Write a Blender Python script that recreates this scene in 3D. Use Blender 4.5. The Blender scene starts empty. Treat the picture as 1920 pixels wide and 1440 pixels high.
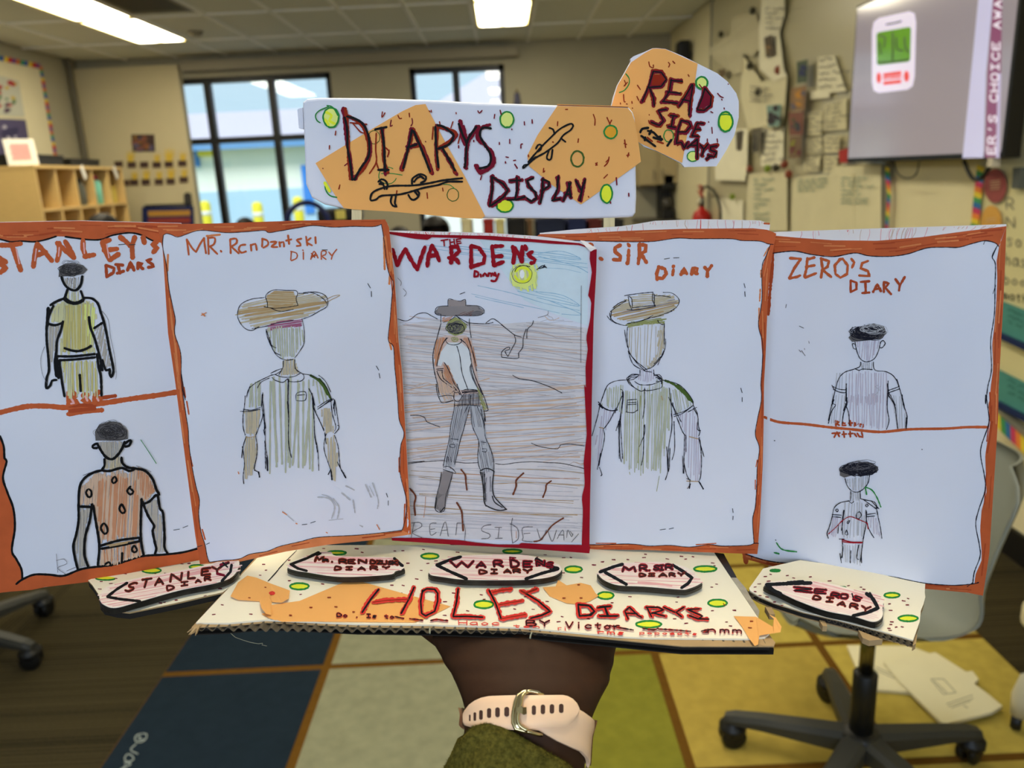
import bpy, bmesh, math, random
from math import sin, cos, pi, radians, sqrt, atan, atan2
from mathutils import Vector, Matrix
from mathutils.geometry import tessellate_polygon

random.seed(7)
SC = bpy.context.scene
COL = SC.collection
# ---------------------------------------------------------------- camera, world, light, exposure
F = 1480.0
PITCH = atan(397 / 1480)
ROLL = radians(2.7)
EYE = Vector((0, 0, 1.45))
VIEW = Vector((0, cos(PITCH), -sin(PITCH)))
M3 = Matrix.Rotation(ROLL, 3, VIEW)
camd = bpy.data.cameras.new('camera')
camd.sensor_fit = 'HORIZONTAL'
camd.sensor_width = 34.6
camd.lens = F / 1920 * 34.6
camd.clip_start = 0.02
camd.clip_end = 200
camd.dof.use_dof = True
camd.dof.focus_distance = 0.505
camd.dof.aperture_fstop = 8.2
cam = bpy.data.objects.new('camera', camd)
COL.objects.link(cam)
cam.matrix_world = Matrix.Translation(EYE) @ (M3 @ Matrix.Rotation(pi / 2 - PITCH, 3, 'X')).to_4x4()
SC.camera = cam

world = bpy.data.worlds.new('world')
SC.world = world
world.use_nodes = True
wn = world.node_tree
wn.nodes.clear()
wo = wn.nodes.new('ShaderNodeOutputWorld')
wb = wn.nodes.new('ShaderNodeBackground')
wb.inputs[0].default_value = (0.66, 0.86, 0.96, 1)
wb.inputs[1].default_value = 1.12
wn.links.new(wb.outputs[0], wo.inputs[0])

vs = SC.view_settings
vs.view_transform = 'Standard'
vs.look = 'None'
vs.gamma = 1
vs.use_curve_mapping = False
vs.exposure = 0.0
LAMP = 15.0          # diffuser emission
DAY = 55            # daylight through the window behind the camera (watts)
DAYCOL = (0.64, 0.77, 1.0)

def area_light(name, loc, rot, sx, sy, power, col):
    l = bpy.data.lights.new(name, 'AREA')
    l.shape = 'RECTANGLE'
    l.size, l.size_y, l.energy, l.color = sx, sy, power, col
    o = bpy.data.objects.new(name, l)
    COL.objects.link(o)
    o.location = loc
    o.rotation_euler = rot
    return o
# daylight entering by the big window in the wall behind the camera
area_light('daylight', (-0.5, -2.42, 2.05), (radians(80), 0, 0), 3.4, 1.05, DAY, DAYCOL)

# soft sun behind the camera, added under an overcast sky to brighten the houses
sl = bpy.data.lights.new('sun', 'SUN')
sl.energy, sl.angle, sl.color = 4.2, radians(25), (1.0, 0.97, 0.92)
so = bpy.data.objects.new('sun', sl)
COL.objects.link(so)
so.location = (0, -10, 20)
so.rotation_euler = (radians(38), 0, radians(-12))

# ---------------------------------------------------------------- materials
def lin(c):
    c /= 255.0
    return c / 12.92 if c <= 0.04045 else ((c + 0.055) / 1.055) ** 2.4
MATS = {}
def mat(name, rgb, rough=0.75, noise=0.0, scale=40, bump=0.0, metal=0.0, emit=0.0, spec=0.3, coat=0.0, sss=0.0, transl=0.0, stretch=None):
    if name in MATS:
        return MATS[name]
    m = bpy.data.materials.new(name)
    m.use_nodes = True
    nt = m.node_tree
    b = nt.nodes['Principled BSDF']
    c = tuple(lin(v) for v in rgb) + (1,)
    b.inputs['Base Color'].default_value = c
    b.inputs['Roughness'].default_value = rough
    b.inputs['Metallic'].default_value = metal
    b.inputs['Specular IOR Level'].default_value = spec
    if coat:
        b.inputs['Coat Weight'].default_value = coat
        b.inputs['Coat Roughness'].default_value = 0.15
    if sss:
        b.inputs['Subsurface Weight'].default_value = sss
        b.inputs['Subsurface Radius'].default_value = (0.008, 0.004, 0.002)
        b.inputs['Subsurface Scale'].default_value = 0.5
    if emit:
        b.inputs['Emission Color'].default_value = c
        b.inputs['Emission Strength'].default_value = emit
    if noise or bump:
        tc = nt.nodes.new('ShaderNodeTexCoord')
        mp = nt.nodes.new('ShaderNodeMapping')
        if stretch:
            mp.inputs['Scale'].default_value = stretch
        nz = nt.nodes.new('ShaderNodeTexNoise')
        nz.inputs['Scale'].default_value = scale
        nz.inputs['Detail'].default_value = 4
        nt.links.new(tc.outputs['Object'], mp.inputs[0])
        nt.links.new(mp.outputs[0], nz.inputs['Vector'])
        if noise:
            mr = nt.nodes.new('ShaderNodeMapRange')
            mr.inputs[1].default_value = 0.3
            mr.inputs[2].default_value = 0.7
            mr.inputs[3].default_value = 1 - noise
            mr.inputs[4].default_value = 1 + noise * 0.6
            mx = nt.nodes.new('ShaderNodeVectorMath')
            mx.operation = 'SCALE'
            mx.inputs[0].default_value = c[:3]
            nt.links.new(nz.outputs[0], mr.inputs[0])
            nt.links.new(mr.outputs[0], mx.inputs['Scale'])
            nt.links.new(mx.outputs[0], b.inputs['Base Color'])
        if bump:
            bp = nt.nodes.new('ShaderNodeBump')
            bp.inputs['Strength'].default_value = 0.6
            bp.inputs['Distance'].default_value = bump
            nt.links.new(nz.outputs[0], bp.inputs['Height'])
            nt.links.new(bp.outputs[0], b.inputs['Normal'])
    if transl:
        tr = nt.nodes.new('ShaderNodeBsdfTranslucent')
        tr.inputs[0].default_value = c
        ms = nt.nodes.new('ShaderNodeMixShader')
        ms.inputs[0].default_value = transl
        out = nt.nodes['Material Output']
        nt.links.new(b.outputs[0], ms.inputs[1])
        nt.links.new(tr.outputs[0], ms.inputs[2])
        nt.links.new(ms.outputs[0], out.inputs[0])
    MATS[name] = m
    return m

# inks: name -> rgb
INK = dict(black=(12, 12, 14), pen=(30, 30, 40), pencil=(95, 92, 98), pencil_light=(150, 148, 152), faint=(178, 178, 184),
           orange=(190, 90, 48), orange_dark=(168, 70, 36), orange_light=(214, 128, 78), red=(150, 22, 36), maroon=(118, 24, 44), red_bright=(214, 60, 52),
           brown_red=(142, 44, 26), green=(44, 132, 62), green_dark=(74, 96, 44), olive=(150, 152, 96), olive_pale=(178, 180, 158),
           yellow=(226, 232, 60), yellow_pale=(224, 232, 130), skin=(176, 168, 158), tan=(176, 146, 104), tan_pale=(190, 176, 150),
           brown=(112, 62, 44), ochre=(188, 176, 110), ochre_pale=(200, 196, 152), rust=(196, 138, 104), rust_pale=(206, 174, 150),
           mauve=(158, 92, 120), mauve_pale=(190, 180, 196), blue_pale=(150, 186, 208), grey_brown=(150, 138, 136), sand=(206, 184, 174),
           sand_grey=(186, 182, 188), ground_pale=(212, 206, 208), ground_line=(170, 160, 160), boot=(138, 130, 130), vest=(206, 180, 170), shirt_pale=(214, 216, 218), sky_pale=(208, 222, 230), pink=(226, 170, 170), pink_pale=(236, 208, 204), amber=(226, 160, 50), teal_ink=(90, 130, 130),
           purple_ink=(130, 110, 150), navy_ink=(50, 60, 110), white=(240, 240, 240), hair_dark=(52, 50, 52), hair_grey=(96, 92, 92))
def ink(n):
    glossy = n in ('black', 'orange', 'orange_dark')
    streak = 0.12 if n in ('orange', 'red', 'orange_light') else 0.06
    return mat('ink_' + n, INK[n], rough=0.6 if glossy else 0.85, noise=streak, scale=90, spec=0.12 if glossy else 0.08)

# ---------------------------------------------------------------- objects
def tag(o, label=None, cat=None, group=None, kind=None):
    if label: o['label'] = label
    if cat: o['category'] = cat
    if group: o['group'] = group
    if kind: o['kind'] = kind
    return o
def empty(name, loc, label, cat, group=None, rz=0):
    o = bpy.data.objects.new(name, None)
    COL.objects.link(o)
    o.location = loc
    o.rotation_euler = (0, 0, rz)
    o.empty_display_size = 0.05
    return tag(o, label, cat, group)
def copy_tree(o, parent=None):
    c = o.copy()
    COL.objects.link(c)
    if parent: c.parent = parent
    for ch in o.children:
        copy_tree(ch, c)
    return c
class MB:
    def __init__(s):
        s.v, s.f, s.m, s.mats = [], [], [], []
    def mi(s, m):
        if m not in s.mats: s.mats.append(m)
        return s.mats.index(m)
    def add(s, vs, fs, m):
        b = len(s.v)
        s.v += [tuple(v) for v in vs]
        k = s.mi(m)
        for f in fs:
            s.f.append(tuple(i + b for i in f))
            s.m.append(k)
    def box(s, a, b, m, T=None, bev=0.0):
        x0, y0, z0 = [min(a[i], b[i]) for i in range(3)]
        x1, y1, z1 = [max(a[i], b[i]) for i in range(3)]
        if bev:
            # chamfered in plan and elevation: three nested shells
            bm = bmesh.new()
            bmesh.ops.create_cube(bm, size=1, matrix=Matrix.Translation(((x0 + x1) / 2, (y0 + y1) / 2, (z0 + z1) / 2)) @ Matrix.Diagonal((x1 - x0, y1 - y0, z1 - z0, 1)))
            bmesh.ops.bevel(bm, geom=list(bm.edges), offset=bev, segments=2, affect='EDGES', profile=0.6)
            s.bm(bm, m, T)
            return
        vs = [Vector(p) for p in ((x0, y0, z0), (x1, y0, z0), (x1, y1, z0), (x0, y1, z0), (x0, y0, z1), (x1, y0, z1), (x1, y1, z1), (x0, y1, z1))]
        if T: vs = [T @ v for v in vs]
        s.add(vs, [(0, 3, 2, 1), (4, 5, 6, 7), (0, 1, 5, 4), (1, 2, 6, 5), (2, 3, 7, 6), (3, 0, 4, 7)], m)
    def bm(s, bm, m, T=None):
        bm.verts.index_update()
        vs = [(T @ v.co) if T else v.co.copy() for v in bm.verts]
        s.add(vs, [[v.index for v in f.verts] for f in bm.faces], m)
        bm.free()
    def tube(s, pts, r, m, n=8, caps=True, flat=1.0):
        pts = [Vector(p) for p in pts]
        rr = r if isinstance(r, (list, tuple)) else [r] * len(pts)
        vs, fs = [], []
        ref = Vector((0, 0, 1))
        for i, p in enumerate(pts):
            d = (pts[min(i + 1, len(pts) - 1)] - pts[max(i - 1, 0)]).normalized()
            if abs(d.dot(ref)) > 0.95: ref = Vector((1, 0, 0)) if abs(d.x) < 0.9 else Vector((0, 1, 0))
            a = d.cross(ref).normalized()
            b = d.cross(a).normalized()
            ref = -b if False else ref
            for k in range(n):
                t = 2 * pi * k / n
                vs.append(p + (a * cos(t) + b * sin(t) * flat) * rr[i])
        for i in range(len(pts) - 1):
            for k in range(n):
                fs.append((i * n + k, i * n + (k + 1) % n, (i + 1) * n + (k + 1) % n, (i + 1) * n + k))
        if caps:
            fs.append(tuple(range(n))[::-1])
            fs.append(tuple((len(pts) - 1) * n + k for k in range(n)))
        s.add(vs, fs, m)
    def lathe(s, prof, m, c=(0, 0, 0), n=24, T=None):
        vs, fs = [], []
        for r, z in prof:
            for k in range(n):
                t = 2 * pi * k / n
                v = Vector((r * cos(t), r * sin(t), z)) + Vector(c)
                vs.append(T @ v if T else v)
        for i in range(len(prof) - 1):
            for k in range(n):
                fs.append((i * n + k, i * n + (k + 1) % n, (i + 1) * n + (k + 1) % n, (i + 1) * n + k))
        if prof[0][0] > 1e-5: fs.append(tuple(range(n))[::-1])
        if prof[-1][0] > 1e-5: fs.append(tuple((len(prof) - 1) * n + k for k in range(n)))
        s.add(vs, fs, m)
    def prism(s, top, bot, m, ms=None, mb=None):
        """closed solid between two matching 3D outlines"""
        n = len(top)
        tri = tessellate_polygon([[Vector(p) for p in top]])
        s.add(top, tri, m)
        s.add(bot, [t[::-1] for t in tri], mb or ms or m)
        s.add(list(top) + list(bot), [(i, (i + 1) % n, n + (i + 1) % n, n + i) for i in range(n)], ms or m)
    def build(s, name, parent=None, smooth=False, world=True):
        me = bpy.data.meshes.new(name)
        me.from_pydata(s.v, [], s.f)
        for m in s.mats: me.materials.append(m)
        me.polygons.foreach_set('material_index', s.m)
        if smooth: me.polygons.foreach_set('use_smooth', [True] * len(me.polygons))
        me.update()
        o = bpy.data.objects.new(name, me)
        COL.objects.link(o)
        if parent:
            o.parent = parent
            if world:   # geometry was given in world coordinates
                T = Matrix.Identity(4)
                q, ch = parent, []
                while q:
                    ch.append(q)
                    q = q.parent
                for q in ch[::-1]: T = T @ Matrix.LocRotScale(q.location, q.rotation_euler, q.scale)
                me.transform(T.inverted())
        return o
def origin_to(o, loc):
    loc = Vector(loc)
    o.data.transform(Matrix.Translation(o.location - loc))
    o.location = loc
    return o

# ---------------------------------------------------------------- photo geometry
CROP = {'C1': (0, 400, 3.6), 'C2': (0, 740, 3.6), 'C3': (300, 400, 4.0), 'C4': (300, 700, 3.79), 'C5': (720, 420, 4.5),
        'C6': (720, 720, 4.2357), 'C7': (1080, 400, 4.5), 'C8': (1080, 700, 4.0), 'C9': (1400, 400, 3.6923), 'C10': (1380, 740, 3.6923),
        'C11': (540, 160, 5.1417), 'C12': (860, 160, 5.1417), 'C13': (1120, 70, 5.3333), 'C14': (140, 1000, 4.5714), 'C15': (500, 1000, 5.3333),
        'C16': (800, 1000, 5.3333), 'C17': (1080, 1000, 4.8), 'C18': (1360, 1040, 4.8), 'C19': (780, 1160, 4.5714), 'C20': (0, 1080, 3.0),
        'C21': (1340, 1060, 3.3103), 'C22': (0, 0, 3.4286), 'C23': (320, 0, 3.0), 'C24': (900, 0, 3.4286), 'C25': (1280, 0, 3.2727),
        'C26': (1560, 0, 3.2727), 'C27': (1640, 300, 1.8), 'P': (0, 0, 1.0)}
def pc(k, s):
    x0, y0, z = CROP[k]
    out = []
    for t in s.split():
        a, b = t.split(',')
        out.append((x0 + float(a) / z, y0 + float(b) / z))
    return out
def rayD(px, py):
    x = (px - 960) / F
    y = -(py - 720) / F
    return Vector((x, cos(PITCH) + y * sin(PITCH), -sin(PITCH) + y * cos(PITCH)))
def ray(px, py):
    return M3 @ rayD(px, py)
def D2W(v):
    return EYE + M3 @ Vector(v)
def at(px, py, ax, val):
    d = ray(px, py)
    t = (val - EYE[ax]) / d[ax]
    return EYE + d * t
def atY(px, py, v): return at(px, py, 1, v)
def atX(px, py, v): return at(px, py, 0, v)
def atZ(px, py, v): return at(px, py, 2, v)
class Surf:
    """a real surface (plane plus a gentle bow); photo points are found on it by casting rays"""
    def __init__(s, P, n, bump=None):
        s.P, s.n, s.bump, s.lay, s.perp = Vector(P), Vector(n).normalized(), bump, 0, False
    def p(s, px, py, off=0.0):
        d = ray(px, py)
        t = (s.P - EYE).dot(s.n) / d.dot(s.n)
        k = off + (s.bump(px, py) if s.bump else 0)
        L = d.length
        if s.perp: k *= L / abs(d.dot(s.n))
        return EYE + d * (t - k / L)
    def next(s):
        s.lay += 1
        return 6e-5 + s.lay * 2.5e-6
def vplane(x1, d1, x2, d2, bump=None):
    a = rayD(x1, 1000); a = a * (d1 / a.y)
    b = rayD(x2, 1000); b = b * (d2 / b.y)
    a.z = b.z = -0.1
    n = (b - a).cross(Vector((0, 0, 1)))
    return Surf(D2W(a), M3 @ n, bump)
def hplane(z):
    return Surf(D2W((0, 0.5, z)), M3 @ Vector((0, 0, 1)))
def resample(pts, n):
    L = [0]
    for i in range(len(pts) - 1):
        L.append(L[-1] + math.dist(pts[i], pts[i + 1]))
    out, j = [], 0
    for k in range(n):
        t = L[-1] * k / (n - 1)
        while j < len(pts) - 2 and L[j + 1] < t: j += 1
        seg = L[j + 1] - L[j] or 1
        u = min(max((t - L[j]) / seg, 0), 1)
        out.append(tuple(pts[j][i] * (1 - u) + pts[j + 1][i] * u for i in range(len(pts[j]))))
    return out
def smooth(pts, step=3.0, closed=False):
    if len(pts) < 3: return resample(pts, max(2, int(math.dist(pts[0], pts[-1]) / step) + 1))
    P = [pts[0]] + list(pts) + [pts[-1]]
    if closed: P = [pts[-1]] + list(pts) + [pts[0], pts[1]]
    out = []
    for i in range(1, len(P) - 2):
        a, b, c, d = P[i - 1:i + 3]
        n = max(2, int(math.dist(b, c) / step))
        for k in range(n):
            t = k / n
            out.append(tuple(0.5 * (2 * b[j] + (c[j] - a[j]) * t + (2 * a[j] - 5 * b[j] + 4 * c[j] - d[j]) * t * t + (3 * b[j] - a[j] - 3 * c[j] + d[j]) * t ** 3) for j in (0, 1)))
    out.append(tuple(P[-2]))
    return out
def ribbon(mb, S, pts, w, col, sm=True, step=3.0, rag=0.12, round_=True, off=None):
    if len(pts) < 2: return
    pts = smooth(pts, step) if sm else resample(pts, max(2, int(sum(math.dist(pts[i], pts[i + 1]) for i in range(len(pts) - 1)) / step) + 1)) if len(pts) == 2 else sum([resample([pts[i], pts[i + 1]], max(2, int(math.dist(pts[i], pts[i + 1]) / step) + 1))[:-1] for i in range(len(pts) - 1)], []) + [pts[-1]]
    if len(pts) < 2: return
    n = len(pts)
    off = S.next() if off is None else off
    L, R = [], []
    hw = w / 2
    if round_ and math.dist(pts[0], pts[-1]) > 1e-3:
        def ext(a, b):
            d = math.dist(a, b) or 1
            return (a[0] + (a[0] - b[0]) / d * hw * 0.8, a[1] + (a[1] - b[1]) / d * hw * 0.8)
        pts = [ext(pts[0], pts[1])] + pts + [ext(pts[-1], pts[-2])]
        n += 2
    for i in range(n):
        a, b = pts[max(i - 1, 0)], pts[min(i + 1, n - 1)]
        dx, dy = b[0] - a[0], b[1] - a[1]
        l = sqrt(dx * dx + dy * dy) or 1
        nx, ny = -dy / l, dx / l
        h = hw * (1 + random.uniform(-rag, rag))
        if round_ and (i == 0 or i == n - 1): h = hw * 0.45
        L.append(S.p(pts[i][0] + nx * h, pts[i][1] + ny * h, off))
        R.append(S.p(pts[i][0] - nx * h, pts[i][1] - ny * h, off))
    mb.add(L + R, [(i, i + 1, n + i + 1, n + i) for i in range(n - 1)], ink(col) if isinstance(col, str) else col)
def draw(mb, S, k, w, col, s, sm=True, **kw):
    for t in s.split('|'):
        ribbon(mb, S, pc(k, t), w, col, sm, **kw)
def fill(mb, S, pts, col, off=None):
    off = S.next() if off is None else off
    v = [S.p(x, y, off) for x, y in pts]
    mb.add(v, tessellate_polygon([v]), ink(col) if isinstance(col, str) else col)
def ellipse(cx, cy, rx, ry, n=22, wob=0.05, a0=0, rot=0):
    o = []
    for k in range(n):
        t = a0 + 2 * pi * k / n
        q = 1 + random.uniform(-wob, wob)
        x, y = rx * q * cos(t), ry * q * sin(t)
        o.append((cx + x * cos(rot) - y * sin(rot), cy + x * sin(rot) + y * cos(rot)))
    return o
def ring(mb, S, k, cx, cy, rx, ry, w, col, fillcol=None, rot=0, frac=1.0, a0=0.3):
    x0, y0, z = CROP[k]
    cx, cy, rx, ry = x0 + cx / z, y0 + cy / z, rx / z, ry / z
    if fillcol: fill(mb, S, ellipse(cx, cy, rx * 0.94, ry * 0.94, rot=rot), fillcol)
    e = ellipse(cx, cy, rx, ry, 26, 0.03, a0, rot)
    e = e[:max(3, int(26 * frac))]
    if frac >= 1: e.append(e[0])
    ribbon(mb, S, e, w, col, True, round_=False)
def hatch(mb, S, poly, ang, sp, w, col, jit=0.35, skip=0.0, bend=0.0, rag=0.3):
    ca, sa = cos(radians(ang)), sin(radians(ang))
    Q = [(x * ca + y * sa, -x * sa + y * ca) for x, y in poly]
    y0, y1 = min(q[1] for q in Q), max(q[1] for q in Q)
    y = y0 + sp * 0.5
    while y < y1:
        xs = []
        for i in range(len(Q)):
            a, b = Q[i], Q[(i + 1) % len(Q)]
            if (a[1] - y) * (b[1] - y) < 0:
                xs.append(a[0] + (b[0] - a[0]) * (y - a[1]) / (b[1] - a[1]))
        xs.sort()
        for i in range(0, len(xs) - 1, 2):
            a, b = xs[i], xs[i + 1]
            if b - a < 2 or random.random() < skip: continue
            a += random.uniform(-.04, .06) * (b - a)
            b -= random.uniform(-.04, .08) * (b - a)
            pts = []
            j1, j2 = random.uniform(-1, 1) * sp * jit, random.uniform(-1, 1) * sp * jit
            for t in (0, .33, .66, 1):
                X = a + (b - a) * t
                Y = y + j1 * (1 - t) + j2 * t + bend * sin(pi * t) + (random.uniform(-1, 1) * sp * jit * .6 if jit > .5 else 0)
                pts.append((X * ca - Y * sa, X * sa + Y * ca))
            ribbon(mb, S, pts, w * random.uniform(.7, 1.25), col, True, step=8, rag=rag)
        y += sp * random.uniform(.75, 1.25)
def scribble(mb, S, cx, cy, rx, ry, n, w, col, k='P'):
    x0, y0, z = CROP[k]
    cx, cy, rx, ry = x0 + cx / z, y0 + cy / z, rx / z, ry / z
    for j in range(n):
        r = random.uniform(.22, .8)
        an, q = random.uniform(0, 6.28), (1 - r) * random.uniform(.2, 1)
        e = ellipse(cx + rx * q * cos(an), cy + ry * q * sin(an), rx * r, ry * r * random.uniform(.8, 1.1), 12, .12, random.uniform(0, 6), random.uniform(-.5, .5) * ry / rx)
        ribbon(mb, S, e[:random.randint(8, 12)], w, col, True, step=2.5)
FONT = {
 'A': "0,0 .5,1 1,0|.2,.38 .8,.38", 'B': "0,0 0,1 .7,.95 .8,.75 .6,.55 0,.5|.6,.55 1,.3 .7,.02 0,0", 'C': "1,.85 .6,1 .15,.8 0,.45 .2,.1 .6,0 1,.15",
 'D': "0,0 0,1 .55,.92 1,.6 .95,.3 .6,.05 0,0", 'E': "1,1 0,1 0,0 1,0|0,.52 .75,.52", 'F': "1,1 0,1 0,0|0,.52 .7,.52", 'G': "1,.85 .5,1 0,.5 .3,.05 1,.15 1,.45 .6,.45",
 'H': "0,0 0,1|1,0 1,1|0,.5 1,.5", 'I': ".1,1 .9,1|.5,1 .5,0|.1,0 .9,0", 'J': "1,1 1,.2 .5,0 0,.2", 'K': "0,0 0,1|1,1 0,.45 1,0", 'L': "0,1 0,0 .9,0",
 'M': "0,0 .1,1 .5,.35 .9,1 1,0", 'N': "0,0 0,1 1,0 1,1", 'O': ".5,1 .1,.8 0,.5 .15,.1 .5,0 .9,.15 1,.5 .9,.85 .5,1", 'P': "0,0 0,1 .7,1 1,.75 .7,.48 0,.45",
 'Q': ".5,1 0,.5 .5,0 1,.5 .5,1|.6,.3 1,0", 'R': "0,0 0,1 .7,1 .95,.75 .6,.5 0,.45|.4,.48 1,0", 'S': "1,.85 .6,1 .1,.8 .3,.55 .8,.42 .9,.15 .4,0 0,.15", 'T': "0,1 1,1|.5,1 .5,0",
 'U': "0,1 0,.2 .5,0 1,.2 1,1", 'V': "0,1 .5,0 1,1", 'W': "0,1 .25,0 .5,.8 .75,0 1,1", 'X': "0,1 1,0|1,1 0,0", 'Y': "0,1 .5,.5 1,1|.5,.5 .5,0", 'Z': "0,1 1,1 0,0 1,0",
 'a': ".9,.6 .4,.62 .05,.3 .3,0 .8,.15 .9,.6 .95,0", 'c': ".9,.5 .4,.6 .05,.3 .4,0 .9,.1", 'e': ".1,.32 .85,.36 .6,.62 .15,.4 .3,.02 .9,.1", 'i': ".5,.6 .5,0|.5,.85 .52,.92",
 'n': ".1,.6 .1,0|.1,.45 .6,.6 .85,.35 .85,0", 'r': ".1,.6 .15,0|.15,.4 .5,.6 .85,.55", 't': ".5,.9 .5,.05 .8,.05|.15,.6 .9,.62", 's': ".85,.55 .4,.62 .2,.42 .7,.25 .6,.02 .1,.05", 'u': ".1,.6 .15,.1 .6,.02 .8,.6 .85,0",
 'z': ".1,.6 .9,.6 .1,0 .95,0", 'k': ".1,1 .1,0|.8,.65 .15,.3 .85,0", 'o': ".5,.6 .1,.3 .5,0 .9,.3 .5,.6", 'y': ".1,.6 .45,.1|.9,.6 .2,-.4", 'h': ".1,1 .1,0|.1,.4 .6,.6 .85,.3 .85,0", 'd': ".85,1 .85,0 .3,0 .05,.3 .4,.6 .85,.4",
 'f': ".9,.95 .5,.9 .45,0|.1,.5 .8,.5", 'l': ".5,1 .5,0", 'g': ".9,.6 .3,.6 .1,.3 .5,.05 .85,.3|.9,.6 .85,-.3 .3,-.35", 'm': ".05,.6 .05,0|.05,.5 .3,.6 .5,.4 .5,0|.5,.5 .75,.6 .95,.4 .95,0", 'b': ".1,1 .1,0 .7,.05 .9,.3 .5,.6 .1,.4", 'p': ".1,.6 .1,-.4|.1,.5 .7,.6 .9,.3 .5,0 .1,.1", 'v': ".1,.6 .5,0 .9,.6", 'w': ".05,.6 .25,0 .5,.5 .75,0 .95,.6",
 '.': ".4,0 .55,.05", "'": ".6,1 .45,.7", '0': ".5,1 0,.5 .5,0 1,.5 .5,1", '2': "0,.8 .5,1 .95,.7 0,0 1,0", '1': ".5,0 .5,1", '3': "0,.9 .6,1 .9,.75 .4,.5 .95,.25 .5,0 0,.1", '4': ".7,0 .7,1 0,.35 1,.35", '5': ".9,1 .1,1 .1,.55 .7,.55 .9,.25 .4,0 0,.1"}
def glyph(mb, S, ch, x0, y0, x1, y1, w, col, slant=0.0, jit=0.0, rise=0.0):
    """letter in a photo-space box, slant = px shift of the top, rise = px drop of right side"""
    g = FONT.get(ch) or FONT.get(ch.upper())
    if not g: return
    for t in g.split('|'):
        pts = []
        for q in t.split():
            a, b = map(float, q.split(','))
            pts.append((x0 + (x1 - x0) * a + slant * b + random.uniform(-jit, jit), y1 + (y0 - y1) * b + rise * a + random.uniform(-jit, jit)))
        sharp = ch in 'AEFHIKLMNTVWXYZklvwxz1'
        ribbon(mb, S, pts, w, col, not sharp, step=2.0)
def letters(mb, S, k, spec, w, col, jit=0.0):
    """spec: 'A:x0,y0,x1,y1[,slant]' in crop coordinates; y0 top, y1 bottom"""
    ox, oy, z = CROP[k]
    for t in spec.split():
        ch, r = t[0], [float(q) for q in t[2:].split(',')]
        glyph(mb, S, ch, ox + r[0] / z, oy + r[1] / z, ox + r[2] / z, oy + r[3] / z, w, col, (r[4] / z if len(r) > 4 else 0), jit, (r[5] / z if len(r) > 5 else 0))
def write(mb, S, k, text, a, b, h, w, col, slant=0, jit=.3, gap=.25):
    ox, oy, z = CROP[k]
    ax, ay, bx, by = ox + a[0] / z, oy + a[1] / z, ox + b[0] / z, oy + b[1] / z
    n = len(text)
    h /= z
    for i, ch in enumerate(text):
        if ch == ' ': continue
        t0, t1 = i / n, (i + 1 - gap) / n
        x0, x1 = ax + (bx - ax) * t0, ax + (bx - ax) * t1
        y0, y1 = ay + (by - ay) * t0, ay + (by - ay) * t1
        glyph(mb, S, ch, x0, y0 - h, x1, y0, w, col, slant, jit, y1 - y0)
def coons(T, B, L, R, nu, nv):
    """px-space Coons patch from four edge polylines (T,B left to right; L,R top to bottom)"""
    T, B = resample(T, nu + 1), resample(B, nu + 1)
    L, R = resample(L, nv + 1), resample(R, nv + 1)
    G = []
    for j in range(nv + 1):
        v = j / nv
        row = []
        for i in range(nu + 1):
            u = i / nu
            row.append(tuple((1 - v) * T[i][k] + v * B[i][k] + (1 - u) * (L[j][k] - (1 - v) * L[0][k] - v * L[-1][k])
                             + u * (R[j][k] - (1 - v) * R[0][k] - v * R[-1][k]) for k in (0, 1)))
        G.append(row)
    return G
def sheet(S, T, B, L, R, m, thick=0.0003, off=0.0, nu=48, nv=60, mback=None):
    G = coons(T, B, L, R, nu, nv)
    mb = MB()
    fr = [S.p(x, y, off) for row in G for x, y in row]
    bk = [S.p(x, y, off - thick) for row in G for x, y in row]
    w = nu + 1
    fs = [(j * w + i, (j + 1) * w + i, (j + 1) * w + i + 1, j * w + i + 1) for j in range(nv) for i in range(nu)]
    mb.add(fr, fs, m)
    mb.add(bk, [f[::-1] for f in fs], mback or m)
    n = len(fr)
    edge = [i for i in range(w)] + [j * w + nu for j in range(1, nv + 1)] + [nv * w + i for i in range(nu - 1, -1, -1)] + [j * w for j in range(nv - 1, 0, -1)]
    allv = fr + bk
    mb.add(allv, [(edge[i], edge[(i + 1) % len(edge)], n + edge[(i + 1) % len(edge)], n + edge[i]) for i in range(len(edge))], m)
    return mb
def band(mb, S, A, B, col, n=70, across=4, off=None):
    """filled strip between two px polylines"""
    A, B = resample(A, n), resample(B, n)
    off = S.next() if off is None else off
    v = []
    for k in range(across + 1):
        t = k / across
        v += [S.p(A[i][0] * (1 - t) + B[i][0] * t, A[i][1] * (1 - t) + B[i][1] * t, off) for i in range(n)]
    mb.add(v, [(k * n + i, k * n + i + 1, (k + 1) * n + i + 1, (k + 1) * n + i) for k in range(across) for i in range(n - 1)], ink(col))

# ================================================================ the paper display held over the floor
PAPER = mat('paper_white', (224, 225, 237), rough=0.85, noise=0.02, scale=14, bump=0.0006, spec=0.15, transl=0.08)
PAGE = mat('paper_page', (236, 228, 226), rough=0.9, noise=0.03, scale=30, spec=0.1, transl=0.1)
STAPLE = mat('staple_steel', (60, 62, 66), rough=0.35, metal=0.8)
CARD = mat('cardboard', (176, 146, 104), rough=0.9, noise=0.08, scale=60)
CARD_DARK = mat('cardboard_blacked', (30, 26, 22), rough=0.7, noise=0.15, scale=120)

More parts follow.
